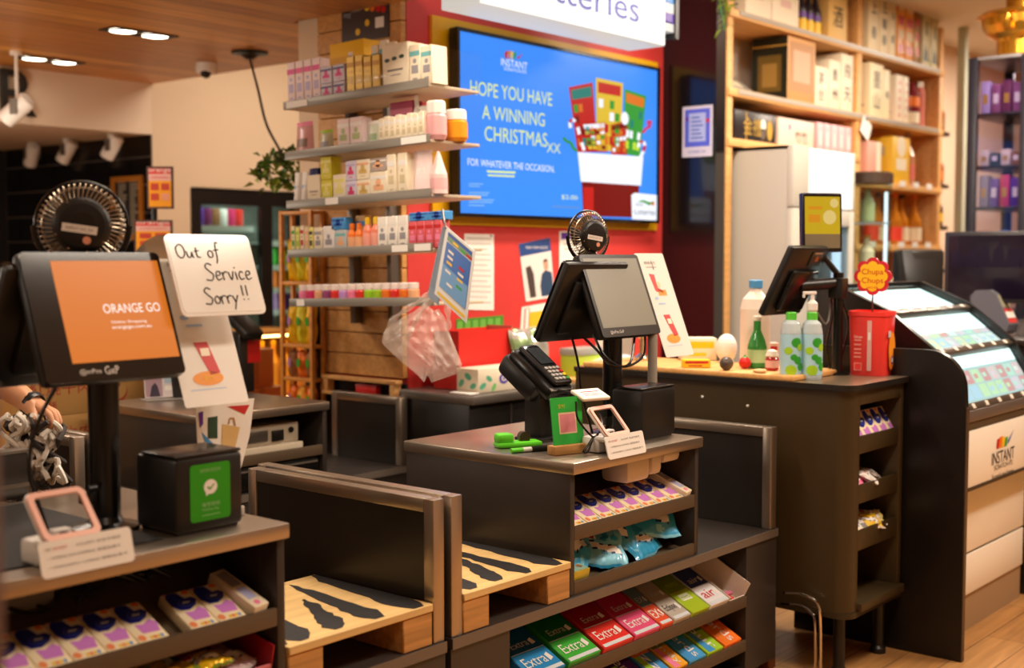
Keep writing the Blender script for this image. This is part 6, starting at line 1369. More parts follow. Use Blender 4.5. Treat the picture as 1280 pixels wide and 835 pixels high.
b.rect(-.08, .08, -.11, .11, GLASSB); b.rect(-.074, .074, -.045, .1, YS, z=.0005); b.rect(-.074, .074, -.1, -.045, M('display_grey', (120, 108, 84), .3), z=.0005); b.disc(.03, .02, .028, M('display_pale', (226, 200, 120), .3, emit=.8), z=.0009); b.rect(-.06, -.01, .0, .03, YS2, z=.0009); b.rect(-.06, .0, .05, .062, YS2, z=.0009); b.disc(.05, .075, .018, M('display_pale', (226, 200, 120), .3, emit=.8), z=.0009); OBJ('screen', b, o)
b = MB(); b.cyl((0, 0, .39), (c2_.x - q.x, c2_.y - q.y + .02, c2_.z - KZ - .1), .012, BLACK); b.cyl((0, 0, .36), (c.x - q.x, c.y - q.y - .1, c.z - KZ + .1), .022, BLACK); b.box(-.03, .03, -.03, .03, .3, .38, BLACK, .006); OBJ('hinge', b, t)
for k, pts in enumerate((((-.02, .02, .3), (-.05, .0, .22), (-.03, .03, .12), (0, .03, .02)), ((.03, .0, .3), (.05, -.02, .2), (.06, .0, .1), (.04, .02, .012)), ((-.1, .06, .28), (-.06, .02, .2), (-.02, .02, .28)))): OBJ('cable', MB().tube(curve(pts), .004, SATIN if k < 2 else STEELD, 6), t)
# red lollipop tub with flower sign
q = on_top(1089, 468)
t = THING('lollipop_tub', 'red lollipop tub with a flower shaped sign on a stick', 'lollipop tub', (q.x, q.y, KZ + .0005), R(-82))
TR_ = M('tub_red', (234, 62, 56), .3); r0, r1, H = .070, .078, .25
sq = lambda r, z: [(r * math.copysign(abs(math.cos(a)) ** .45, math.cos(a)), r * math.copysign(abs(math.sin(a)) ** .45, math.sin(a)), z) for a in [2 * PI * i / 32 for i in range(32)]]
b = MB(); rings = [sq(r0, 0), sq(r0 * 1.02, .01), sq(r1, H - .02), sq(r1 * 1.05, H - .018), sq(r1 * 1.05, H), sq(r1 * .97, H), sq(r1 * .95, H - .03)]
vs = [v for r_ in rings for v in r_]; b.add(vs, [(k * 32 + i, k * 32 + (i + 1) % 32, (k + 1) * 32 + (i + 1) % 32, (k + 1) * 32 + i) for k in range(6) for i in range(32)] + [tuple(range(31, -1, -1)), tuple(range(192, 224))], TR_); OBJ('tub', b, t)
b = MB(T=Matrix.Translation((0, -.0795, 0)) @ UPRIGHT)
PKP = M('tub_pale_print', (236, 150, 140), .4)
b.rect(.005, .022, .02, H - .035, M('tub_clear_strip', (226, 176, 170), .25)); b.rect(.008, .018, .14, .17, WHITE, z=.0006)
for z in (.135, .118, .1, .085, .07): b.rect(-.045, -.018, z, z + .006, PKP)
b.rect(-.045, -.015, .02, .05, PKP, z=.0003); b.rect(-.042, -.018, .023, .047, TR_, z=.0006)
b.text('Chupa', -.03, .15, .012, WHITE); OBJ('print', b, t)
b = MB(T=rzm(PI / 2) @ Matrix.Translation((0, -.0795, 0)) @ UPRIGHT); b.disc(.0, .1, .045, M('tub_orange', (246, 150, 40), .35), ry=.07); b.disc(-.01, .05, .028, ORG, z=.0005); b.disc(.0, .06, .016, BLU, z=.001); b.disc(.0, .06, .010, WHITE, z=.0015); b.rect(-.055, -.02, .15, .175, M('tub_silver', (210, 200, 200), .3), z=.0005); OBJ('side_print', b, t)
OBJ('stick', MB().cyl((0, .0, H - .03), (0, 0, H + .08), .0035, M('stick_brown', (70, 44, 30), .5), 8), t)
FT = Matrix.Translation((0, -.006, H + .135)) @ UPRIGHT @ Matrix.Scale(1.36, 4)
fl = [((.045 + .0095 * abs(math.cos(4 * a)) ** .7) * math.cos(a), (.045 + .0095 * abs(math.cos(4 * a)) ** .7) * math.sin(a)) for a in [2 * PI * i / 96 for i in range(96)]]
o = OBJ('flower_sign', MB(T=FT).prism(fl, -.008, 0, M('flower_red', (206, 36, 50), .35)), t)
b = MB(T=FT); b.flat([(x * .8, y * .8) for x, y in fl], M('flower_yellow', (250, 196, 30), .4), z=.0006); b.text('Chupa', 0, .011, .021, RED, z=.0012, w=.062); b.text('Chups', 0, -.014, .021, RED, z=.0012, w=.062); b.text('SINCE 1958', 0, -.032, .006, RED, z=.0012, w=.03); OBJ('lettering', b, o)
# chopping board with odds and ends
q = at_z(838, 468, KZ); q2 = at_z(975, 472, KZ)
t = THING('serving_board', 'pale wooden board along the cabinet top carrying bottles and packets', 'board', (4.185, 2.18, KZ + .0005))
OBJ('board', MB().box(0, .40, 0, .98, 0, .02, PINE, .006), t)
BZ = KZ + .021
def bp(px, py): return keep(at_z(px, py, BZ))
q = bp(908, 463); SOLO('ball', MB(T=Matrix.Translation((0, 0, .027))).ball((0, 0, 0), .027, M('dark_ball', (86, 72, 62), .35, grain=.3, gscale=30), n=24), 'dark brown ball on the wooden board', 'ball', (q.x, q.y, BZ))
q = bp(868, 460)
def packet(label, px, py, w, d, h, main, acc, rz=R(-50), name='sweet_packet', cat='packet', z=0):
    q = bp(px, py); t = THING(name, label, cat, (q.x, q.y, BZ + z), rz); OBJ('carton', MB().box(-w / 2, w / 2, 0, d, .0004, h, main, .003), t)
    b = MB(T=Matrix.Translation((0, -.0006, 0)) @ UPRIGHT); b.rect(-w * .42, w * .42, h * .55, h * .85, acc); b.rect(-w * .3, w * .2, h * .2, h * .35, acc); OBJ('printed_front', b, t); return t
packet('small flat yellow packet with red top, frontmost on the wooden board', 871, 460, .11, .06, .032, YEL, REDINK)
packet('taller pale carton with yellow lid behind the flat yellow packet', 880, 450, .15, .1, .095, M('pale_carton', (232, 220, 190), .5), YEL)
packet('pinkish white carton beside the green bottle', 968, 455, .09, .06, .09, M('pinkish_carton', (236, 200, 186), .5), REDINK)
q = bp(915, 452); t = THING('egg_timer', 'white egg shaped timer behind the dark ball', 'ornament', (q.x, q.y, BZ)); t.scale = (1.2,) * 3; OBJ('egg', MB(T=Matrix.Translation((0, 0, .05))).ball((0, 0, 0), .037, WHITE, sc=(1, 1, 1.35), n=22), t); OBJ('foot', MB().lathe([(.026, 0), (.026, .006), (.015, .012)], WHITE, 16), t)
q = Vector((4.5, 2.52, BZ)); bottle('water_bottle', 'large milky bottle with blue cap behind the black till', 'bottle', (q.x, q.y, BZ), [(.05, 0), (.053, .01), (.053, .2), (.045, .235), (.022, .262), (.02, .275)], [M('milky_plastic', (232, 216, 200), .35)], [('cap', [(.024, .274), (.024, .30), (.02, .302)], M('cap_blue', (80, 150, 200), .4))])
q = bp(946, 460); bottle('soju_bottle', 'green glass bottle on the wooden board below the black till', 'bottle', (q.x, q.y, BZ), [(.03, 0), (.033, .008), (.033, .075), (.026, .1), (.013, .13), (.012, .165)], [M('green_glass', (70, 176, 84), .08, trans=.5)], [('cap', [(.014, .164), (.014, .178), (.012, .18)], M('cap_pale', (226, 220, 200), .4)), ('label', [(.0335, .02), (.0335, .065)], M('label_pale_green', (170, 206, 150), .4))])
q = bp(965, 463); t = THING('sweet_jar', 'small clear jar of red sweets with a pale lid beside the green bottle', 'jar', (q.x, q.y, BZ)); OBJ('jar', MB().lathe([(.022, 0), (.026, .006), (.026, .045), (.02, .055)], M('jar_red', (200, 60, 60), .15, trans=.3), 18), t); OBJ('lid', MB().lathe([(.024, .054), (.026, .058), (.02, .076), (.008, .082)], M('lid_cream', (232, 222, 206), .3), 18), t); b = MB(); b.lathe([(.0265, .012), (.0265, .04)], M('jar_label', (226, 180, 176), .4), 18, cap=False); OBJ('label', b, t)
q = bp(931, 461); t = THING('fruit', 'red plastic strawberry on the wooden board behind the ball', 'ornament', (q.x, q.y, BZ)); OBJ('berry', MB(T=Matrix.Translation((0, 0, .024))).ball((0, 0, 0), .024, RED, n=18, sc=(1, 1, 1.0)), t); OBJ('stalk', MB().lathe([(.012, .046), (.004, .05), (.002, .056)], GRN, 10), t)
q = bp(942, 467); SOLO('biscuit', MB().lathe([(.018, 0), (.026, .004), (.026, .01), (.016, .014)], M('biscuit_tan', (214, 176, 120), .7), 18), 'tan biscuit lying in front of the red strawberry', 'biscuit', (q.x, q.y, BZ))
q = bp(985, 452); bottle('lotion_bottle', 'white slim bottle behind the hand sanitisers', 'bottle', (min(q.x + .02, 4.55), q.y + .06, BZ), [(.022, 0), (.024, .006), (.024, .1), (.012, .115)], [M('milky_plastic', (232, 216, 200), .35)], [('cap', [(.013, .114), (.013, .135), (.01, .137)], WHITE)])
q = at_z(852, 392, KZ + .17); 
t = THING('trophy_cup', 'silver trophy cup behind the laminated notice at the wall end of the cabinet', 'cup', (q.x + .35, q.y + .3, BZ)); t.location = (4.42, 3.02, BZ)
SV = M('silver_cup', (200, 190, 170), .15, .9); OBJ('cup', MB().lathe([(.035, 0), (.035, .012), (.01, .03), (.01, .09), (.04, .12), (.05, .19), (.052, .195)], SV, 22), t)
for s_ in (1, -1): OBJ('handle', MB().tube(curve([(s_ * .045, 0, .18), (s_ * .085, 0, .175), (s_ * .08, 0, .14), (s_ * .04, 0, .125)]), .006, SV, 8), t)
# chrome frame with a brown box, squeezed between checkout and cabinet
t = THING('wire_stand', 'bent chrome tube stand between the checkout and the olive cabinet', 'stand', (4.115, 2.06, 0))
for y in (.0, .1):
    OBJ('frame', MB().tube(curve([(.03 + .02 * (y > 0), .13 + y * .2, .30 - y * .5), (.035 + .02 * (y > 0), .06 + y * .2, .305 - y * .5), (.04 + .01 * (y > 0), .0 + y * .3, .28 - y * .4), (.04, -.015 + y * .2, .2), (.04, -.018 + y * .2, .0)], 6), .006, CHROME, 8), t)
t = THING('carton', 'brown carton standing on the floor behind the chrome stand', 'box', (4.165, 2.20, 0)); t.location = (4.12, 2.235, 0)
OBJ('box', MB().box(0, .055, 0, .1, 0, .18, M('kraft_brown', (120, 66, 28), .6), .002), t)
# ================================================================ INSTANT TICKET STAND AND THE TILL COUNTER BEHIND IT
SX0, SX1 = 4.676, 5.76
t = THING('ticket_stand', 'instant ticket stand with three lit sloping displays and a black end panel', 'ticket stand', (SX0, 0, 0))
YZ = Matrix(((0, 0, 1, 0), (1, 0, 0, 0), (0, 1, 0, 0), (0, 0, 0, 1)))     # prism drawn in (y,z), extruded along x
STB = M('stand_black', (22, 17, 15), .3)
pan = [(1.72, 0.0), (2.42, 0.0), (2.42, 1.19), (1.87, 1.19)] + [(1.87 - .145 * math.sin(a), 1.19 - .15 * (1 - math.cos(a))) for a in [R(d) for d in range(10, 91, 10)]] + [(1.722, .98)]
OBJ('end_panel', MB().prism(pan, 0, .03, STB, T=YZ), t)
OBJ('edge_band', MB().prism([(1.717, 0.0), (1.7205, 0), (1.7215, .98), (1.717, .98)], .002, .028, M('stand_brown_edge', (70, 52, 38), .4), T=YZ), t)
PR = [(1.79, .955), (1.92, 1.165), (2.115, 1.318), (2.34, 1.415)]
cheek = [(1.79, .84), (2.42, .84), (2.42, 1.43), (2.335, 1.43), (2.105, 1.333), (1.905, 1.175), (1.78, .96)]
OBJ('display_cheek', MB().prism(cheek, .155, .185, STB, T=YZ), t); OBJ('side_filler', MB().prism([(1.80, .84), (2.42, .84), (2.42, 1.17), (1.93, 1.17), (1.80, .96)], .031, .155, STB, T=YZ), t); OBJ('display_cheek', MB().prism(cheek, SX1 - SX0 - .02, SX1 - SX0, STB, T=YZ), t)
OBJ('rear_box', MB().prism([(2.35, .9), (2.42, .9), (2.42, 1.43), (2.35, 1.43)], .19, SX1 - SX0 - .02, STB, T=YZ), t)
GLOW = [M('painted_lit_white', (236, 250, 248), .4, emit=2.4), M('painted_lit_mint', (216, 238, 232), .4, emit=1.2), M('painted_lit_pale', (216, 236, 236), .4, emit=1.15)]  # light of the inner lamp strips put in as self-glowing panels
tick = [M('tk_%d' % k, c, .4, emit=1.5) for k, c in enumerate(((244, 206, 206), (206, 232, 216), (244, 232, 196), (196, 220, 240), (240, 214, 226), (244, 244, 240), (232, 160, 160), (214, 234, 190)))]  # tickets glow too, in place of light falling on them
rr = random.Random(8)
wd = SX1 - SX0 - .207
for k in range(3):
    (y0, z0), (y1, z1) = PR[k], PR[k + 1]; L_ = math.hypot(y1 - y0, z1 - z0); a = math.atan2(z1 - z0, y1 - y0)
    T = Matrix.Translation((.186, y0, z0)) @ rx(a)
    b = MB(T=T); b.box(0, wd, .0, L_, -.03, -.02, GLOW[2]); nc = 9
    b.rect(0, wd, L_ * (.68, .5, .25)[k], L_ - .005, GLOW[0], z=-.0186)  # bright upper band painted in for the lamp strip's light
    for i in range(nc):
        if k == 2 and i < nc: 
            if rr.random() < .6: continue
        for j in range(2 if k < 2 else 1):
            x = wd * (i + .08) / nc; c = rr.choice(tick); b.rect(x, x + wd * .84 / nc, L_ * (.12 + .27 * j), L_ * (.36 + .27 * j), c, z=-.0192); b.rect(x + .01, x + wd * .5 / nc, L_ * (.2 + .27 * j), L_ * (.28 + .27 * j), rr.choice(tick), z=-.0189)
    OBJ('ticket_display', b, t)
    OBJ('glass_cover', MB(T=T).box(0, wd, .012, L_ - .004, -.003, 0, glassy('stand_glass', (240, 250, 248), .3)), t)
    b = MB(T=T); b.box(-.001, wd + .001, -.016, .014, -.045, .006, M('stand_rail', (66, 54, 44), .35), .003); o = OBJ('price_rail', b, t)
    b = MB(T=T)
    for i in range(6): x = wd * (i + .35) / 6; b.box(x, x + .03, -.012, .009, .006, .009, M('price_chip', (214, 204, 190), .4), .001)
    OBJ('price_chip', b, o)
BRN = M('stand_bronze', (84, 70, 52), .4, .2)
b = MB(); b.box(.03, SX1 - SX0, 1.772, 1.82, .895, .945, M('stand_grey_lip', (96, 84, 76), .35), .01); b.box(.03, SX1 - SX0, 1.78, 1.82, .865, .895, BRN); OBJ('front_lip', b, t)
WP = M('stand_white_panel', (240, 232, 216), .4)
OBJ('front_panel', MB().box(.03, SX1 - SX0, 1.78, 1.80, .635, .862, WP, .002), t)
OBJ('panel_edge', MB().box(.03, SX1 - SX0, 1.777, 1.83, .622, .635, STB), t)
b = MB(); b.box(.03, SX1 - SX0, 1.848, 1.86, .333, .64, WP, .002); OBJ('slat', b, t); OBJ('slat', MB().box(.03, SX1 - SX0, 1.848, 1.86, .155, .323, WP, .002), t)
OBJ('plinth', MB().box(.03, SX1 - SX0, 1.857, 2.36, 0, .15, M('stand_plinth', (160, 132, 100), .5)), t)
OBJ('carcass', MB().box(.03, SX1 - SX0 - .001, 1.861, 2.36, .15, .84, STB), t)
c = at_y(1254, 573, 1.779)
b = MB(T=Matrix.Translation((c.x - SX0, 1.779, c.z)) @ UPRIGHT)
for k, m_ in enumerate((RED, ORG, YEL, GRN)):
    x0 = -.085 + k * .032; b.flat([(x0, .05), (x0 + .026, .048), (x0 + .04, .098 - abs(k - 1.2) * .006), (x0 + .006, .096 - abs(k - 1.2) * .006)], m_, z=.0006)
b.flat([(.045, .054), (.062, .06), (.125, .112), (.055, .072)], BLU, z=.0006)
b.text('INSTANT', 0, .012, .052, INK, w=.27); b.text('SCRATCH-ITS', .005, -.028, .02, INK, w=.22); b.text('Scratch me happy', .0, -.068, .028, INK, w=.26, slant=.25)
OBJ('logo', b, t)
# till counter
t = THING('till_counter', 'black till counter behind the lit ticket stand', 'counter', (5.82, 1.80, 0)); OBJ('cabinet', MB().box(0, 1.9, .02, .95, 0, 1.14, STB, .003), t); OBJ('worktop', MB().box(-.01, 1.92, 0, .97, 1.14, 1.17, M('counter_dark_top', (46, 38, 34), .25), .004), t)
X_ = 6.35; p0, p1 = at_x(1181, 290, X_), at_x(1281, 380, X_)
t = THING('wide_monitor', 'wide black monitor with faint painted violet reflections behind the ticket stand', 'monitor', (X_, p0.y, 1.1705), -PI / 2)
w = .56; z0, z1 = p1.z - 1.17, p0.z - 1.17
o = OBJ('panel', MB().box(0, w, 0, .04, z0, z1, M('monitor_bezel', (46, 42, 44), .35), .006), t)
b = MB(T=Matrix.Translation((0, -.0008, 0)) @ UPRIGHT); b.rect(.022, w - .022, z0 + .022, z1 - .02, M('monitor_glass', (22, 14, 30), .15, coat=.3))
SV_ = M('monitor_painted_reflection', (52, 26, 76), .2, emit=.10)  # violet reflection painted on the glass as faintly glowing patches
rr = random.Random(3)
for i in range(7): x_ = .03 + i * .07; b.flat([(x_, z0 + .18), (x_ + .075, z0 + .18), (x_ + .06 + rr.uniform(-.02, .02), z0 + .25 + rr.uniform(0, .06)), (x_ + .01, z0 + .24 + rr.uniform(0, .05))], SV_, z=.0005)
OBJ('screen', b, o)
OBJ('stand', MB().box(w * .4, w * .6, .0, .1, 0, .012, BLACK, .003).box(w * .46, w * .54, .045, .06, .01, z0 + .1, BLACK), t)
DD = 6.3
q = at_d(1240, 409, DD); sc_ = DD / F_PX
t = THING('card_terminal', 'grey card terminal with a red and white slip beside the wide monitor', 'card terminal', (q.x, q.y, 1.1705), HEAD - PI / 2 - R(50))
GT = M('terminal_grey', (104, 104, 112), .4)
pr = [((x - 1240) * sc_, max(0, (410 - y) * sc_)) for x, y in ((1217, 366), (1224, 359), (1243, 358), (1250, 362), (1269, 400), (1266, 409), (1240, 410), (1217, 388))]
o = OBJ('body', MB(T=UPRIGHT).prism(pr[::-1], -.05, .05, GT), t)
a0, a1 = Vector((pr[3][0], 0, pr[3][1])), Vector((pr[4][0], 0, pr[4][1])); nn = Vector((a1.z - a0.z, 0, -(a1.x - a0.x))).normalized() * -1
def fp(u, v, k=1): c = a0.lerp(a1, u) + nn * .0015 * k; return (c.x, v, c.z)
b = MB()
for u0, u1, m_, k in ((.05, .45, M('terminal_lcd', (166, 160, 130), .3), 1), (.5, .95, M('slip_red', (206, 60, 56), .4), 1), (.6, .8, PAPER, 2)): b.add([fp(u0, -.04, k), fp(u1, -.04, k), fp(u1, .04, k), fp(u0, .04, k)], [(0, 1, 2, 3)], m_)
OBJ('face', b, o)
t = THING('small_plant', 'small bright green plant at the edge by the grey card terminal', 'plant', (6.22, 1.93, 1.1705))
b = MB(); rr = random.Random(2)
for k in range(26):
    a = rr.uniform(0, 6.3); X = Matrix.Translation((0, 0, .05)) @ rzm(a) @ ry(-R(rr.uniform(20, 75))); b.add([(0, -.006, 0), (.05, -.014, .004), (.1, 0, .0), (.05, .014, .004)], [(0, 1, 2, 3)], M('sprout_green', (120, 176, 40), .4), X)
OBJ('foliage', b, t); OBJ('pot', MB().lathe([(.03, 0), (.042, .055), (.036, .056)], BLACK, 16), t)
q = at_d(1160, 356, 6.75)
t = THING('till_printer', 'black till unit poking up behind the top of the ticket stand', 'printer', (q.x, q.y, 1.1705), R(-30)); hh = q.z - 1.17
OBJ('body', MB(T=rx(R(-14))).box(-.12, .12, -.03, .06, 0.03, hh + .2, BLACK, .015), t); OBJ('top_cover', MB().box(-.06, .16, .06, .24, 0, hh + .19, CHARD, .02), t); OBJ('base', MB().box(-.12, .16, -.06, .24, 0, .03, BLACK, .005), t)
# ================================================================ PINE SHELVING, UPRIGHT FRIDGE, DISPLAY CASE
PY = 3.65; PX0, PXM, PX1 = 6.17, 7.83, 9.30; PD = .37
t = THING('pine_shelving', 'tall pine shelving of boxed gifts with a ladder sided end', 'shelving', (PX0, PY, 0))
PZT = 3.25
L0, LM, L1 = 0, PXM - PX0, PX1 - PX0
for x, w in ((L0, .06), (LM, .07), (L1 - .06, .06)):
    OBJ('post', MB().box(x, x + w, 0, .06, 0, PZT, PINE, .003), t); OBJ('post', MB().box(x, x + w, PD - .06, PD, 0, PZT, PINE, .003), t)
for z in (.5, .95, 1.4, 1.83, 2.22, 2.62, 3.05): OBJ('rung', MB().box(L0 + .002, L0 + .055, .06, PD - .06, z - .035, z + .035, PINE, .003), t)
OBJ('side_panel', MB().box(L1 - .058, L1 - .002, .06, PD - .06, 0.0, 3.0, PINE, .002), t)
OBJ('side_panel', MB().box(LM + .002, LM + .065, .06, PD - .06, .1, 3.2, PINE, .002), t)
OBJ('back_board', MB().box(LM + .07, L1 - .06, PD - .02, PD - .005, .1, 2.95, M('pine_back', (196, 120, 50), .55)), t)
OBJ('back_board', MB().box(L0 + .06, LM, PD - .02, PD - .005, 2.2, 3.2, M('grey_back', (206, 196, 182), .6)), t)
for z, a, c in ((2.935, L0, L1), (2.495, L0, L1), (2.215, L0, LM + .05), (2.06, LM, L1), (1.63, LM, L1), (1.2, LM, L1), (.75, LM, L1)):
    o = OBJ('shelf', MB().box(a + .001, c - .001, -.012, PD - .02, z - .045, z, PINE, .003), t)
    if z > 2.4: OBJ('price_strip', MB().box(a + .1, c - .1, -.018, -.012, z - .03, z - .004, M('strip_grey', (170, 160, 146), .4)), o)
    elif c == L1 and z < 2.4:
        for k in range(5): OBJ('price_tag', MB().box(LM + .2 + k * .24, LM + .3 + k * .24, -.016, -.012, z - .02, z + .02, PAPER), o)
def px_at(px): return at_y(px, 200, PY + .02).x
GRP = 'gift boxes on the pine shelves'
def pbox(label, pxa, pxb, z, h, main, art=None, d=.2, y=.02, name='gift_box', cat='boxed gift', acc=INK, txt=None):
    x0, x1 = px_at(pxa), px_at(pxb); w = x1 - x0
    t = THING(name, label, cat, (x0, PY + y, z + .0006), 0, GRP)
    OBJ('carton', MB().box(0, w, 0, d, 0, h, main, .004), t)
    b = MB(T=Matrix.Translation((0, -.0008, 0)) @ UPRIGHT)
    if txt:
        n = len(txt); s_ = min(w * .5, h * .8 / n * .8)
        for k, ch in enumerate(txt): b.text(ch, w * .5, h * (.9 - (k + .5) * .8 / n), s_, acc)
    if art: art(b, w, h)
    if txt or art: OBJ('printed_front', b, t)
    b = MB(T=FACE_NX @ Matrix.Translation((-d, -.0008, 0)) @ UPRIGHT); b.rect(d * .2, d * .8, h * .2, h * .22, acc); b.rect(d * .3, d * .7, h * .6, h * .8, M('side_print', (190, 170, 130), .5)); OBJ('printed_side', b, t)
    return t
CRM = M('gift_cream', (246, 228, 186), .5); CRM2 = M('gift_white', (240, 226, 200), .5)
Z1, Z2, Z3, Z4, Z5 = 2.935, 2.495, 2.215, 2.06, 1.63
for k, (a, c) in enumerate(((930, 962), (963, 996))): pbox('large white carton on the top pine shelf, %s' % ['nearer the black partition', 'nearer the bottles'][k], a, c, Z1, .3, CRM2, lambda b, w, h: b.rect(w * .3, w * .7, h * .35, h * .5, M('gift_rose', (226, 190, 180), .5)), d=.25)
for k in range(3):
    x = px_at(1009 + k * 9); c = THING('gift_bottle', 'dark bottle with yellow label on the top pine shelf, %s from the large cartons' % ORD[k], 'bottle', (x, PY + .08, Z1), 0, 'yellow labelled bottles')
    OBJ('bottle', MB().lathe([(.035, 0), (.038, .01), (.038, .15), (.015, .22), (.014, .28)], M('dark_bottle', (36, 26, 40), .2), 14), c); OBJ('label', MB().lathe([(.039, .02), (.039, .09)], YEL, 14, cap=False), c); OBJ('neck_band', MB().lathe([(.0385, .1), (.0385, .13)], PURP, 14, cap=False), c)
pbox('cream box with brushed characters beside the yellow labelled bottles', 1033, 1056, Z1, .3, M('gift_straw', (226, 186, 110), .5), txt='酒', d=.22)
for k, (a, c, tx) in enumerate(((1083, 1096, '上善'), (1097, 1108, '五糧春'), (1109, 1117, '白酒'))): pbox('tall cream box on the top pine shelf, %s from the pine upright' % ORD[k], a, c, Z1, .42 - .01 * k, CRM, txt=tx)
for k, (a, c) in enumerate(((1119, 1128), (1129, 1139))): pbox('orange gift box with red pattern on the top pine shelf, %s' % ['nearer the cream boxes', 'nearer the dark gold box'][k], a, c, Z1, .44, M('gift_orange', (244, 160, 40), .4), lambda b, w, h: [b.rect(w * .1, w * .9, h * (.1 + .22 * i), h * (.24 + .22 * i), (RED, M('gift_pale', (246, 220, 170), .5))[i % 2]) for i in range(4)])
pbox('dark gold gift box on the top pine shelf', 1140, 1148, Z1, .42, M('gift_bronze', (150, 104, 30), .4, .3), lambda b, w, h: [b.disc(w * .5, h * (.2 + .25 * i), w * .3, RED) for i in range(3)])
for k, (a, c) in enumerate(((1150, 1160), (1161, 1170))): pbox('grey green box with ink landscape on the top pine shelf, %s' % ['nearer the dark gold box', 'at the shelf end'][k], a, c, Z1, .38 - .02 * k, M('gift_sage', (214, 204, 160), .5), lambda b, w, h: [b.flat([(w * .1, h * .1), (w * .9, h * .1), (w * .6, h * .4), (w * .45, h * .25), (w * .3, h * .45)], M('gift_ink', (90, 90, 70), .5)), b.rect(w * .4, w * .6, h * .6, h * .85, M('gift_ink', (90, 90, 70), .5))])
# second shelf
t = THING('photo_plaque', 'slanting clear plaque on the second pine shelf by the ladder side', 'plaque', (px_at(922), PY + .06, Z2)); OBJ('plaque', MB(T=rx(R(-52))).box(0, .3, 0, .012, 0, .22, M('plaque_grey', (180, 172, 160), .15), .003), t); OBJ('print', MB(T=rx(R(-52)) @ Matrix.Translation((0, -.0008, 0)) @ UPRIGHT).rect(.08, .24, .08, .14, M('plaque_ivory', (222, 210, 180), .4)), t)
def green_art(b, w, h): pass
t_ = pbox('large dark green and gold gift box on the second pine shelf', 979, 1014, Z2, .38, M('gift_sand', (200, 150, 96), .45), lambda b, w, h: [b.rect(w * .08, w * .92, h * .15, h * .92, M('gift_tan', (176, 128, 84), .5)), b.rect(w * .2, w * .8, h * .3, h * .8, M('gift_pinkish', (206, 160, 130), .5), z=.0005)], d=.24, y=.0)
DGB = M('gift_dark_green', (30, 32, 20), .35)
b = MB(T=FACE_NX @ Matrix.Translation((-.24, -.0014, 0)) @ UPRIGHT); b.rect(.0, .24, .0, .38, DGB); b.rect(.04, .2, .05, .27, M('gift_olive_gold', (120, 96, 40), .4, .2), z=.0006); b.rect(.07, .17, .08, .22, M('gift_pale_gold', (176, 140, 70), .4, .2), z=.001); b.rect(0, .24, .32, .33, GOLD, z=.0006); OBJ('picture_side', b, t_)
for k, (a, c, h, tx) in enumerate(((1016, 1034, .25, '茅台'), (1035, 1049, .31, '貴州'), (1050, 1065, .37, '飛天'))): pbox('white box with characters, second pine shelf, %s beyond the green gift box' % ORD[k], a, c, Z2, h, CRM2, txt=tx)
pbox('broad cream box with two black characters just past the pine upright', 1084, 1101, Z2, .36, CRM, txt='墨山', y=.01)
pbox('narrow cream box on the second pine shelf with a green cap beside it', 1103, 1111, Z2, .34, CRM, txt='福')
c = THING('gift_bottle', 'green capped bottle with red body on the second pine shelf', 'bottle', (px_at(1115), PY + .1, Z2)); OBJ('bottle', MB().lathe([(.03, 0), (.034, .01), (.034, .2), (.018, .25)], RED, 14), c); OBJ('cap', MB().lathe([(.02, .25), (.02, .32), (.016, .325)], GRN, 12), c)
for k, (a, c) in enumerate(((1119, 1127), (1128, 1134))): pbox('white box with pink dots on the second pine shelf, %s' % ['nearer the green capped bottle', 'nearer the red bottle'][k], a, c, Z2, .33, CRM2, lambda b, w, h: [b.disc(w * .5, h * (.15 + .17 * i), w * .18, M('gift_pink_dot', (226, 150, 130), .5)) for i in range(5)])
c = THING('gift_bottle', 'dark red bottle with a gold picture label on the second pine shelf', 'bottle', (px_at(1148), PY + .1, Z2)); OBJ('bottle', MB().lathe([(.07, 0), (.075, .01), (.075, .22), (.05, .29), (.03, .32)], M('wine_red', (120, 30, 40), .2), 18), c); OBJ('label', MB().lathe([(.0765, .02), (.0765, .1)], CREAM, 18, cap=False), c); OBJ('medallion', MB().lathe([(.0765, .14), (.0765, .21)], ORG, 18, cap=False), c)
c = THING('gift_bottle', 'pink bottle with silver cap at the end of the second pine shelf', 'bottle', (px_at(1160), PY + .1, Z2)); OBJ('bottle', MB().lathe([(.04, 0), (.044, .01), (.044, .26), (.03, .3)], M('rose_bottle', (214, 130, 120), .2), 16), c); OBJ('cap', MB().lathe([(.03, .3), (.03, .34)], STEEL, 12), c)
# third shelf over the fridge
pbox('long black box with gold characters on the shelf above the fridge', 918, 969, Z3, .17, M('gift_black', (34, 28, 30), .35), lambda b, w, h: [b.text('金禮', w * .42, h * .5, h * .6, GOLD), b.disc(w * .68, h * .6, h * .2, WHITE), b.disc(w * .68, h * .3, h * .2, STEEL), b.disc(w * .85, h * .45, h * .2, GOLD, ry=h * .35), b.rect(w * .26, w * .28, 0, h, GOLD)])
pbox('pale pink box with dark characters on the shelf above the fridge', 973, 1017, Z3, .17, M('gift_blush', (236, 206, 186), .5), lambda b, w, h: [b.text('竹竹', w * .62, h * .4, h * .45, INK), b.disc(w * .3, h * .7, h * .12, PINK)])
for k in range(5): pbox('pink packet on the shelf above the fridge, %s from the pale box' % ORD[k], 1021 + k * 8.8, 1029 + k * 8.8, Z3, .18, M('gift_pink', (240, 176, 180), .45), lambda b, w, h: b.rect(w * .2, w * .8, h * .2, h * .7, M('gift_pink_light', (246, 206, 206), .45)))
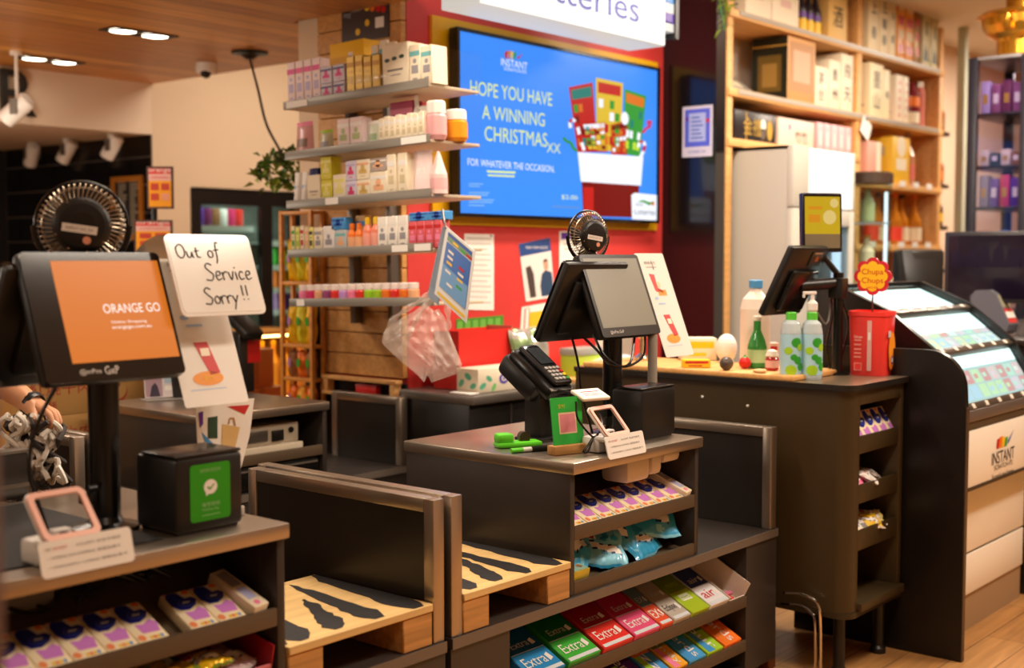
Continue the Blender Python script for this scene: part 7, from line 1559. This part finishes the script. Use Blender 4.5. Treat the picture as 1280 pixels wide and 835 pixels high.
# right bay lower shelves
pbox('pink and white box on the third shelf of the far pine bay', 1084, 1101, Z4, .27, M('gift_rose2', (226, 160, 140), .5), lambda b, w, h: b.rect(w * .65, w, 0, h, CRM2))
pbox('yellow box with white label on the third shelf of the far pine bay', 1116, 1137, Z4, .33, M('gift_yellow', (236, 186, 50), .45), lambda b, w, h: [b.rect(w * .2, w * .8, h * .3, h * .55, CRM2), b.disc(w * .5, h * .8, w * .25, CRM2)])
c = THING('gift_bottle', 'clear pink bottle on the third shelf of the far pine bay', 'bottle', (px_at(1147), PY + .1, Z4)); OBJ('bottle', MB().lathe([(.05, 0), (.055, .01), (.055, .22), (.02, .3), (.018, .36)], M('peach_glass', (236, 170, 130), .1, trans=.3), 16), c); OBJ('label', MB().lathe([(.056, .05), (.056, .16)], M('label_rose', (220, 120, 110), .4), 16, cap=False), c); OBJ('cap', MB().lathe([(.02, .36), (.02, .41)], STEEL, 12), c)
for k, px in enumerate((1104, 1116, 1133, 1146, 1157)):
    c = THING('liquor_bottle', 'amber liquor bottle on the fourth far pine shelf, %s from the round display' % ORD[k], 'bottle', (px_at(px), PY + .1 + .03 * (k % 2), Z5), 0, 'amber liquor bottles')
    OBJ('bottle', MB().lathe([(.05, 0), (.054, .01), (.054, .17), (.02, .25), (.018, .34)], M('amber_glass', (226, 140, 40), .1, trans=.35), 16), c); OBJ('label', MB().lathe([(.055, .03), (.055, .13)], (M('label_red2', (226, 70, 50), .4), CREAM)[k % 2 if k < 4 else 1], 16, cap=False), c); OBJ('cap', MB().lathe([(.021, .34), (.021, .37)], (ORG, BLACK)[k % 2], 12), c)
for k, px in enumerate((1098, 1106, 1114, 1122)): pbox('small cream packet on the fifth far pine shelf, %s from the round display' % ORD[k], px, px + 6, 1.2, .2, CRM2, lambda b, w, h: b.rect(w * .2, w * .8, h * .2, h * .5, REDINK))
t = THING('price_ticket', 'white price ticket clipped at a tilt on the pine upright', 'price ticket', (px_at(1075), PY - .02, at_y(1076, 160, PY).z)); OBJ('card', MB(T=ry(R(28))).box(-.07, .07, 0, .006, -.06, .06, PAPER, .001, seg=1), t); OBJ('clip', MB().box(-.015, .015, -.002, .02, .05, .075, STEELD, .002), t)
# upright fridge standing in the near bay
FX, FY2, FW_, FD, FH = 6.31, 3.315, .785, .52, 2.165
t = THING('upright_fridge', 'tall pale grey upright fridge with a lit white header panel', 'fridge', (FX, FY2, 0))
FGY = M('fridge_grey', (190, 184, 172), .4)
b = MB(); b.box(0, .02, 0.03, FD, .05, FH, FGY); b.box(FW_ - .02, FW_, .03, FD, .05, FH, FGY); b.box(0, FW_, FD - .02, FD, .05, FH, FGY); b.box(0, FW_, .03, FD, FH - .02, FH, FGY); b.box(0, FW_, .03, FD, .05, .12, FGY); OBJ('cabinet', b, t)
zh = FH - .34
for x0, x1 in ((0, .19), (FW_ - .03, FW_)): OBJ('header_cheek', MB().box(x0, x1, -.005, .03, zh, FH, FGY, .004), t)
OBJ('header_light', MB().box(.19, FW_ - .03, -.003, .03, zh + .004, FH - .004, M('header_glow', (255, 250, 240), .4, emit=1.25), .003), t)
b = MB(); b.box(0, .2, -.004, .03, .05, zh - .008, FGY, .003); b.box(FW_ - .06, FW_, -.004, .03, .05, zh - .008, FGY, .003); b.box(.2, FW_ - .06, -.004, .03, zh - .1, zh - .008, FGY, .003); b.box(.2, FW_ - .06, -.004, .03, .05, .15, FGY, .003); OBJ('door_frame', b, t)
OBJ('door_glass', MB().box(.2, FW_ - .06, .008, .014, .15, zh - .1, glassy('fridge_glass2', (220, 230, 235), .2)), t)
OBJ('lamp', MB().box(FW_ - .12, FW_ - .06, .05, .08, .2, zh - .12, M('fridge_tube', (225, 242, 255), .4, emit=2.0)), t)
for z in (.5, .9, 1.3, 1.6): OBJ('shelf', MB().box(.03, FW_ - .03, .1, FD - .03, z, z + .012, M('fridge_shelf', (200, 206, 200), .4)), t)
for x in (.03, FW_ - .08):
    for y in (.05, FD - .08): OBJ('foot', MB().box(x, x + .05, y, y + .05, 0, .05, BLACK), t)
# round glass display
t = THING('glass_display', 'round glass display tower with a dark cap beside the upright fridge', 'display case', (7.43, 3.38, 0))
OBJ('base', MB().lathe([(.15, 0), (.15, .8), (.14, .82)], CHARD, 28), t); OBJ('glass', MB().lathe([(.145, .82), (.145, 2.0)], glassy('tower_glass', (222, 232, 226), .35), 32, cap=False), t); OBJ('cap', MB().lathe([(.152, 2.0), (.152, 2.06), (.14, 2.07)], M('tower_cap', (60, 44, 34), .4), 28), t)
for z in (1.15, 1.45, 1.75): OBJ('shelf', MB().lathe([(.138, z), (.138, z + .008)], M('tower_shelf', (226, 236, 232), .2, emit=.25), 24), t)
OBJ('lamp', MB().box(.08, .095, -.09, -.075, .85, 1.95, M('fridge_tube', (225, 242, 255), .4, emit=2.0)), t)
for k, z in enumerate((1.159, 1.459, 1.759)):
    c = THING('gift_bottle', 'small pale bottle inside the round glass tower, %s level' % ['lowest', 'middle', 'top'][k], 'bottle', (7.43, 3.38, z)); OBJ('bottle', MB().lathe([(.04, 0), (.045, .01), (.045, .12), (.02, .17), (.018, .2)], (M('peach_glass', (236, 170, 130), .1, trans=.3), CREAM, M('sage_glass', (170, 180, 140), .2))[k], 16), c); OBJ('cap', MB().lathe([(.02, .2), (.02, .22)], GOLD, 12), c)
# bottle rack in the gap
t = THING('bottle_rack', 'narrow dark rack of bottles between the pine shelving and the pale post', 'rack', (9.325, 3.70, 0))
for z in (1.45, 1.78, 2.1, 2.5): OBJ('shelf', MB().box(0, .26, 0, .3, z - .03, z, M('rack_dark', (50, 36, 24), .5), .003), t)
OBJ('upright', MB().box(0, .02, .27, .3, 0, 2.7, M('rack_dark', (50, 36, 24), .5)), t); OBJ('upright', MB().box(.24, .26, .27, .3, 0, 2.7, M('rack_dark', (50, 36, 24), .5)), t)
for k, z in enumerate((1.4508, 1.7808, 2.1008, 2.5008)):
    for j in range(2):
        c = THING('liquor_bottle', 'bottle in the narrow dark rack, %s shelf, %s' % (['bottom', 'lower middle', 'upper middle', 'top'][k], ['nearer the pine shelving', 'nearer the pale post'][j]), 'bottle', (9.39 + j * .12, 3.77, z)); OBJ('bottle', MB().lathe([(.05, 0), (.054, .01), (.054, .14), (.02, .2), (.018, .26)], (M('rosy_brown_glass', (170, 90, 60), .15), M('dark_glass', (30, 26, 18), .15), M('copper_glass', (180, 90, 40), .15), M('copper_glass2', (160, 84, 44), .15))[k], 14), c); OBJ('label', MB().lathe([(.0552, .03), (.0552, .1)], (CREAM, YEL, ORG, BROWN)[k], 14, cap=False), c)
# dark glass display case with gold pot
CX0, CY0, CY1, CZT = 8.0, 2.60, 2.98, 2.805
t = THING('display_cabinet', 'dark framed glass cabinet with purple boxes below the golden pot', 'display case', (CX0, CY0, 0))
DK = M('case_navy', (28, 26, 36), .35); w, d = .7, CY1 - CY0
for x in (0, w - .04):
    for y, q_ in ((0, .05), (d - .06, .06)): OBJ('post', MB().box(x, x + .04, y, y + q_, 0, CZT, DK, .003), t)
OBJ('top_frame', MB().box(0.001, w - .001, .001, d - .001, CZT - .02, CZT - .001, M('case_grey', (120, 116, 118), .3), .003), t); OBJ('base', MB().box(0.001, w - .001, .001, d - .001, 0, 1.2, DK), t)
for z in (1.55, 1.86, 2.12, 2.45): OBJ('shelf', MB().box(.005, w - .005, .005, d - .005, z - .015, z, DK, .002), t)
OBJ('glass_side', MB().box(.004, .008, .05, d - .06, 1.2, CZT - .03, glassy('case_glass', (226, 222, 236), .3)), t)
OBJ('glass_front', MB().box(.04, w - .04, .004, .008, 1.2, CZT - .03, glassy('case_glass', (226, 222, 236), .3)), t)
for k, (z, hh, cl, n_) in enumerate(((1.55, .16, [M('case_orange', (206, 140, 110), .4), STEEL, SKY, BLU], 4), (1.86, .2, [GREYC, PURP, HOT, PURP], 4), (2.12, .1, [CREAM, M('case_green', (60, 80, 60), .5), CREAM, BROWN], 4), (2.45, .2, [LAV, M('case_mauve', (150, 90, 130), .4), M('case_plum', (120, 60, 90), .4), M('case_mauve', (150, 90, 130), .4)], 4))):
    for i in range(n_):
        o = THING('perfume_box', 'boxed item in the dark glass cabinet, %s shelf, %s from the pale post' % (['lowest', 'second lowest', 'second highest', 'highest'][k], ORD[i]), 'boxed gift', (CX0 + .03, CY1 - .075 - i * .066, z + .0006), -PI / 2, 'boxes in the dark glass cabinet')
        OBJ('carton', MB().box(0, .055, 0, .09, 0, hh - .02 * (i % 2), cl[i], .002), o); OBJ('printed_front', MB(T=Matrix.Translation((0, -.0006, 0)) @ UPRIGHT).rect(.012, .043, hh * .3, hh * .6, WHITE if i % 2 else GOLD), o)
t = THING('golden_pot', 'ornate golden lidded pot on top of the dark glass cabinet', 'ornament', (CX0 + .24, CY0 + .12, CZT))
GD = M('polished_gold', (206, 150, 50), .22, .9)
OBJ('pot', MB().lathe([(.15, 0), (.16, .02), (.16, .1), (.17, .12), (.22, .15), (.25, .2), (.255, .25), (.28, .265), (.26, .285), (.12, .31)], GD, 36), t); OBJ('lid', MB().lathe([(.11, .31), (.11, .4), (.09, .42)], GD, 28), t)
for s_ in (-1, 1): OBJ('handle', MB().tube(curve([(s_ * .24, 0, .22), (s_ * .30, 0, .24), (s_ * .29, 0, .17), (s_ * .22, 0, .16)]), .014, GD, 8), t)
# notice on the black partition, and a sprig of leaves at its top
q = [at_x(*p, 6.048) for p in ((853.5, 134), (891, 130), (891, 193), (853.5, 197))]
t = THING('poster', 'blue and white notice stuck on the glossy black partition', 'poster', (6.0485, q[0].y, q[3].z), -PI / 2)
w = q[0].y - q[1].y; h = q[0].z - q[3].z
OBJ('sheet', MB().box(0, w, -.002, 0, 0, h, M('notice_frame', (206, 200, 214), .35)), t)
b = MB(T=Matrix.Translation((0, -.0026, 0)) @ UPRIGHT); b.rect(w * .08, w * .92, h * .2, h * .94, M('notice_blue', (84, 96, 206), .35)); b.rect(w * .22, w * .78, h * .3, h * .86, M('notice_pale', (170, 180, 226), .35), z=.0005)
for k in range(6): b.rect(w * .3, w * (.7 - .06 * (k % 3)), h * (.36 + .08 * k), h * (.385 + .08 * k), BLU, z=.0009)
b.text('10 YEARS 18+', w * .5, h * .1, h * .05, BLU, w=w * .6, z=.0006); b.disc(w * .16, h * .75, w * .06, PURP, z=.0007); b.disc(w * .84, h * .7, w * .06, RED, z=.0007); OBJ('print', b, t)
q = at_y(903, 10, PY - .03)
t = THING('hanging_sprig', 'sprig of green leaves hanging on the ladder side of the pine shelving', 'plant', (q.x, PY - .03, q.z))
b = MB(); rr = random.Random(6)
for k in range(30):
    X = Matrix.Translation((rr.uniform(-.03, .04), rr.uniform(-.03, .01), rr.uniform(-.12, .08))) @ Euler((rr.uniform(-1, 1), rr.uniform(-1, 1), rr.uniform(0, 6.3))).to_matrix().to_4x4(); b.add([(0, 0, 0), (.03, .008, .004), (.07, 0, 0), (.03, -.008, .004)], [(0, 1, 2, 3)], M('leaf_light', (130, 156, 40), .5), X)
OBJ('foliage', b, t); OBJ('stem', MB().tube([(0, .03, .1), (.0, .01, 0), (.01, -.01, -.12)], .003, GRN, 5), t)
# ================================================================ LIGHT
def area(name, x, y, z, sx, sy, power, col=(1, .82, .62), rot=(0, 0, 0)):
    l = bpy.data.lights.new(name, 'AREA'); l.shape = 'RECTANGLE'; l.size = sx; l.size_y = sy; l.energy = power; l.color = col
    o = bpy.data.objects.new(name, l); COL.objects.link(o); o.location = (x, y, z); o.rotation_euler = rot; return o
WARM = (1, .86, .70)
for x, y, z, sx, sy, p in ((.6, .6, 3.25, 1.2, .3, 14), (3.2, .8, 3.25, 1.2, .3, 60), (5.8, .4, 3.25, 1.2, .3, 90), (2.6, 3.0, 3.25, 1.2, .3, 55), (4.9, 2.9, 3.25, 1.2, .3, 75), (7.2, 2.2, 3.25, 1.6, .3, 110), (10.2, 2.6, 3.25, 1.2, .3, 90), (5.6, 5.8, 3.25, 1.2, .3, 42), (2.5, 5.6, 2.64, 1.2, .3, 30)):
    area('ceiling_panel_light', x, y, z, sx, sy, p, WARM)
def point_fill(name, x, y, z, power, r=.12, col=WARM):
    l = bpy.data.lights.new(name, 'POINT'); l.energy = power; l.color = col; l.shadow_soft_size = r
    o = bpy.data.objects.new(name, l); COL.objects.link(o); o.location = (x, y, z)
point_fill('fill_point_light', .6, 5.2, 1.9, 38); point_fill('fill_point_light', 2.9, 6.3, 1.75, 22); point_fill('fill_point_light', -.6, 3.2, 2.1, 30)  # unseen fill lights added to brighten the timber ceiling and walls
w = bpy.data.worlds.new('world'); SC.world = w; w.use_nodes = True
w.node_tree.nodes['Background'].inputs[0].default_value = (1, .85, .7, 1); w.node_tree.nodes['Background'].inputs[1].default_value = .0
SC.view_settings.view_transform = 'Standard'; SC.view_settings.look = 'None'; SC.view_settings.gamma = 1; SC.view_settings.exposure = 0
SC.view_settings.use_curve_mapping = False
SC.cycles.max_bounces = 8; SC.cycles.transparent_max_bounces = 24; SC.cycles.diffuse_bounces = 4; SC.cycles.glossy_bounces = 3; SC.cycles.transmission_bounces = 4
SC.cycles.caustics_reflective = False; SC.cycles.caustics_refractive = False; SC.cycles.sample_clamp_indirect = 4
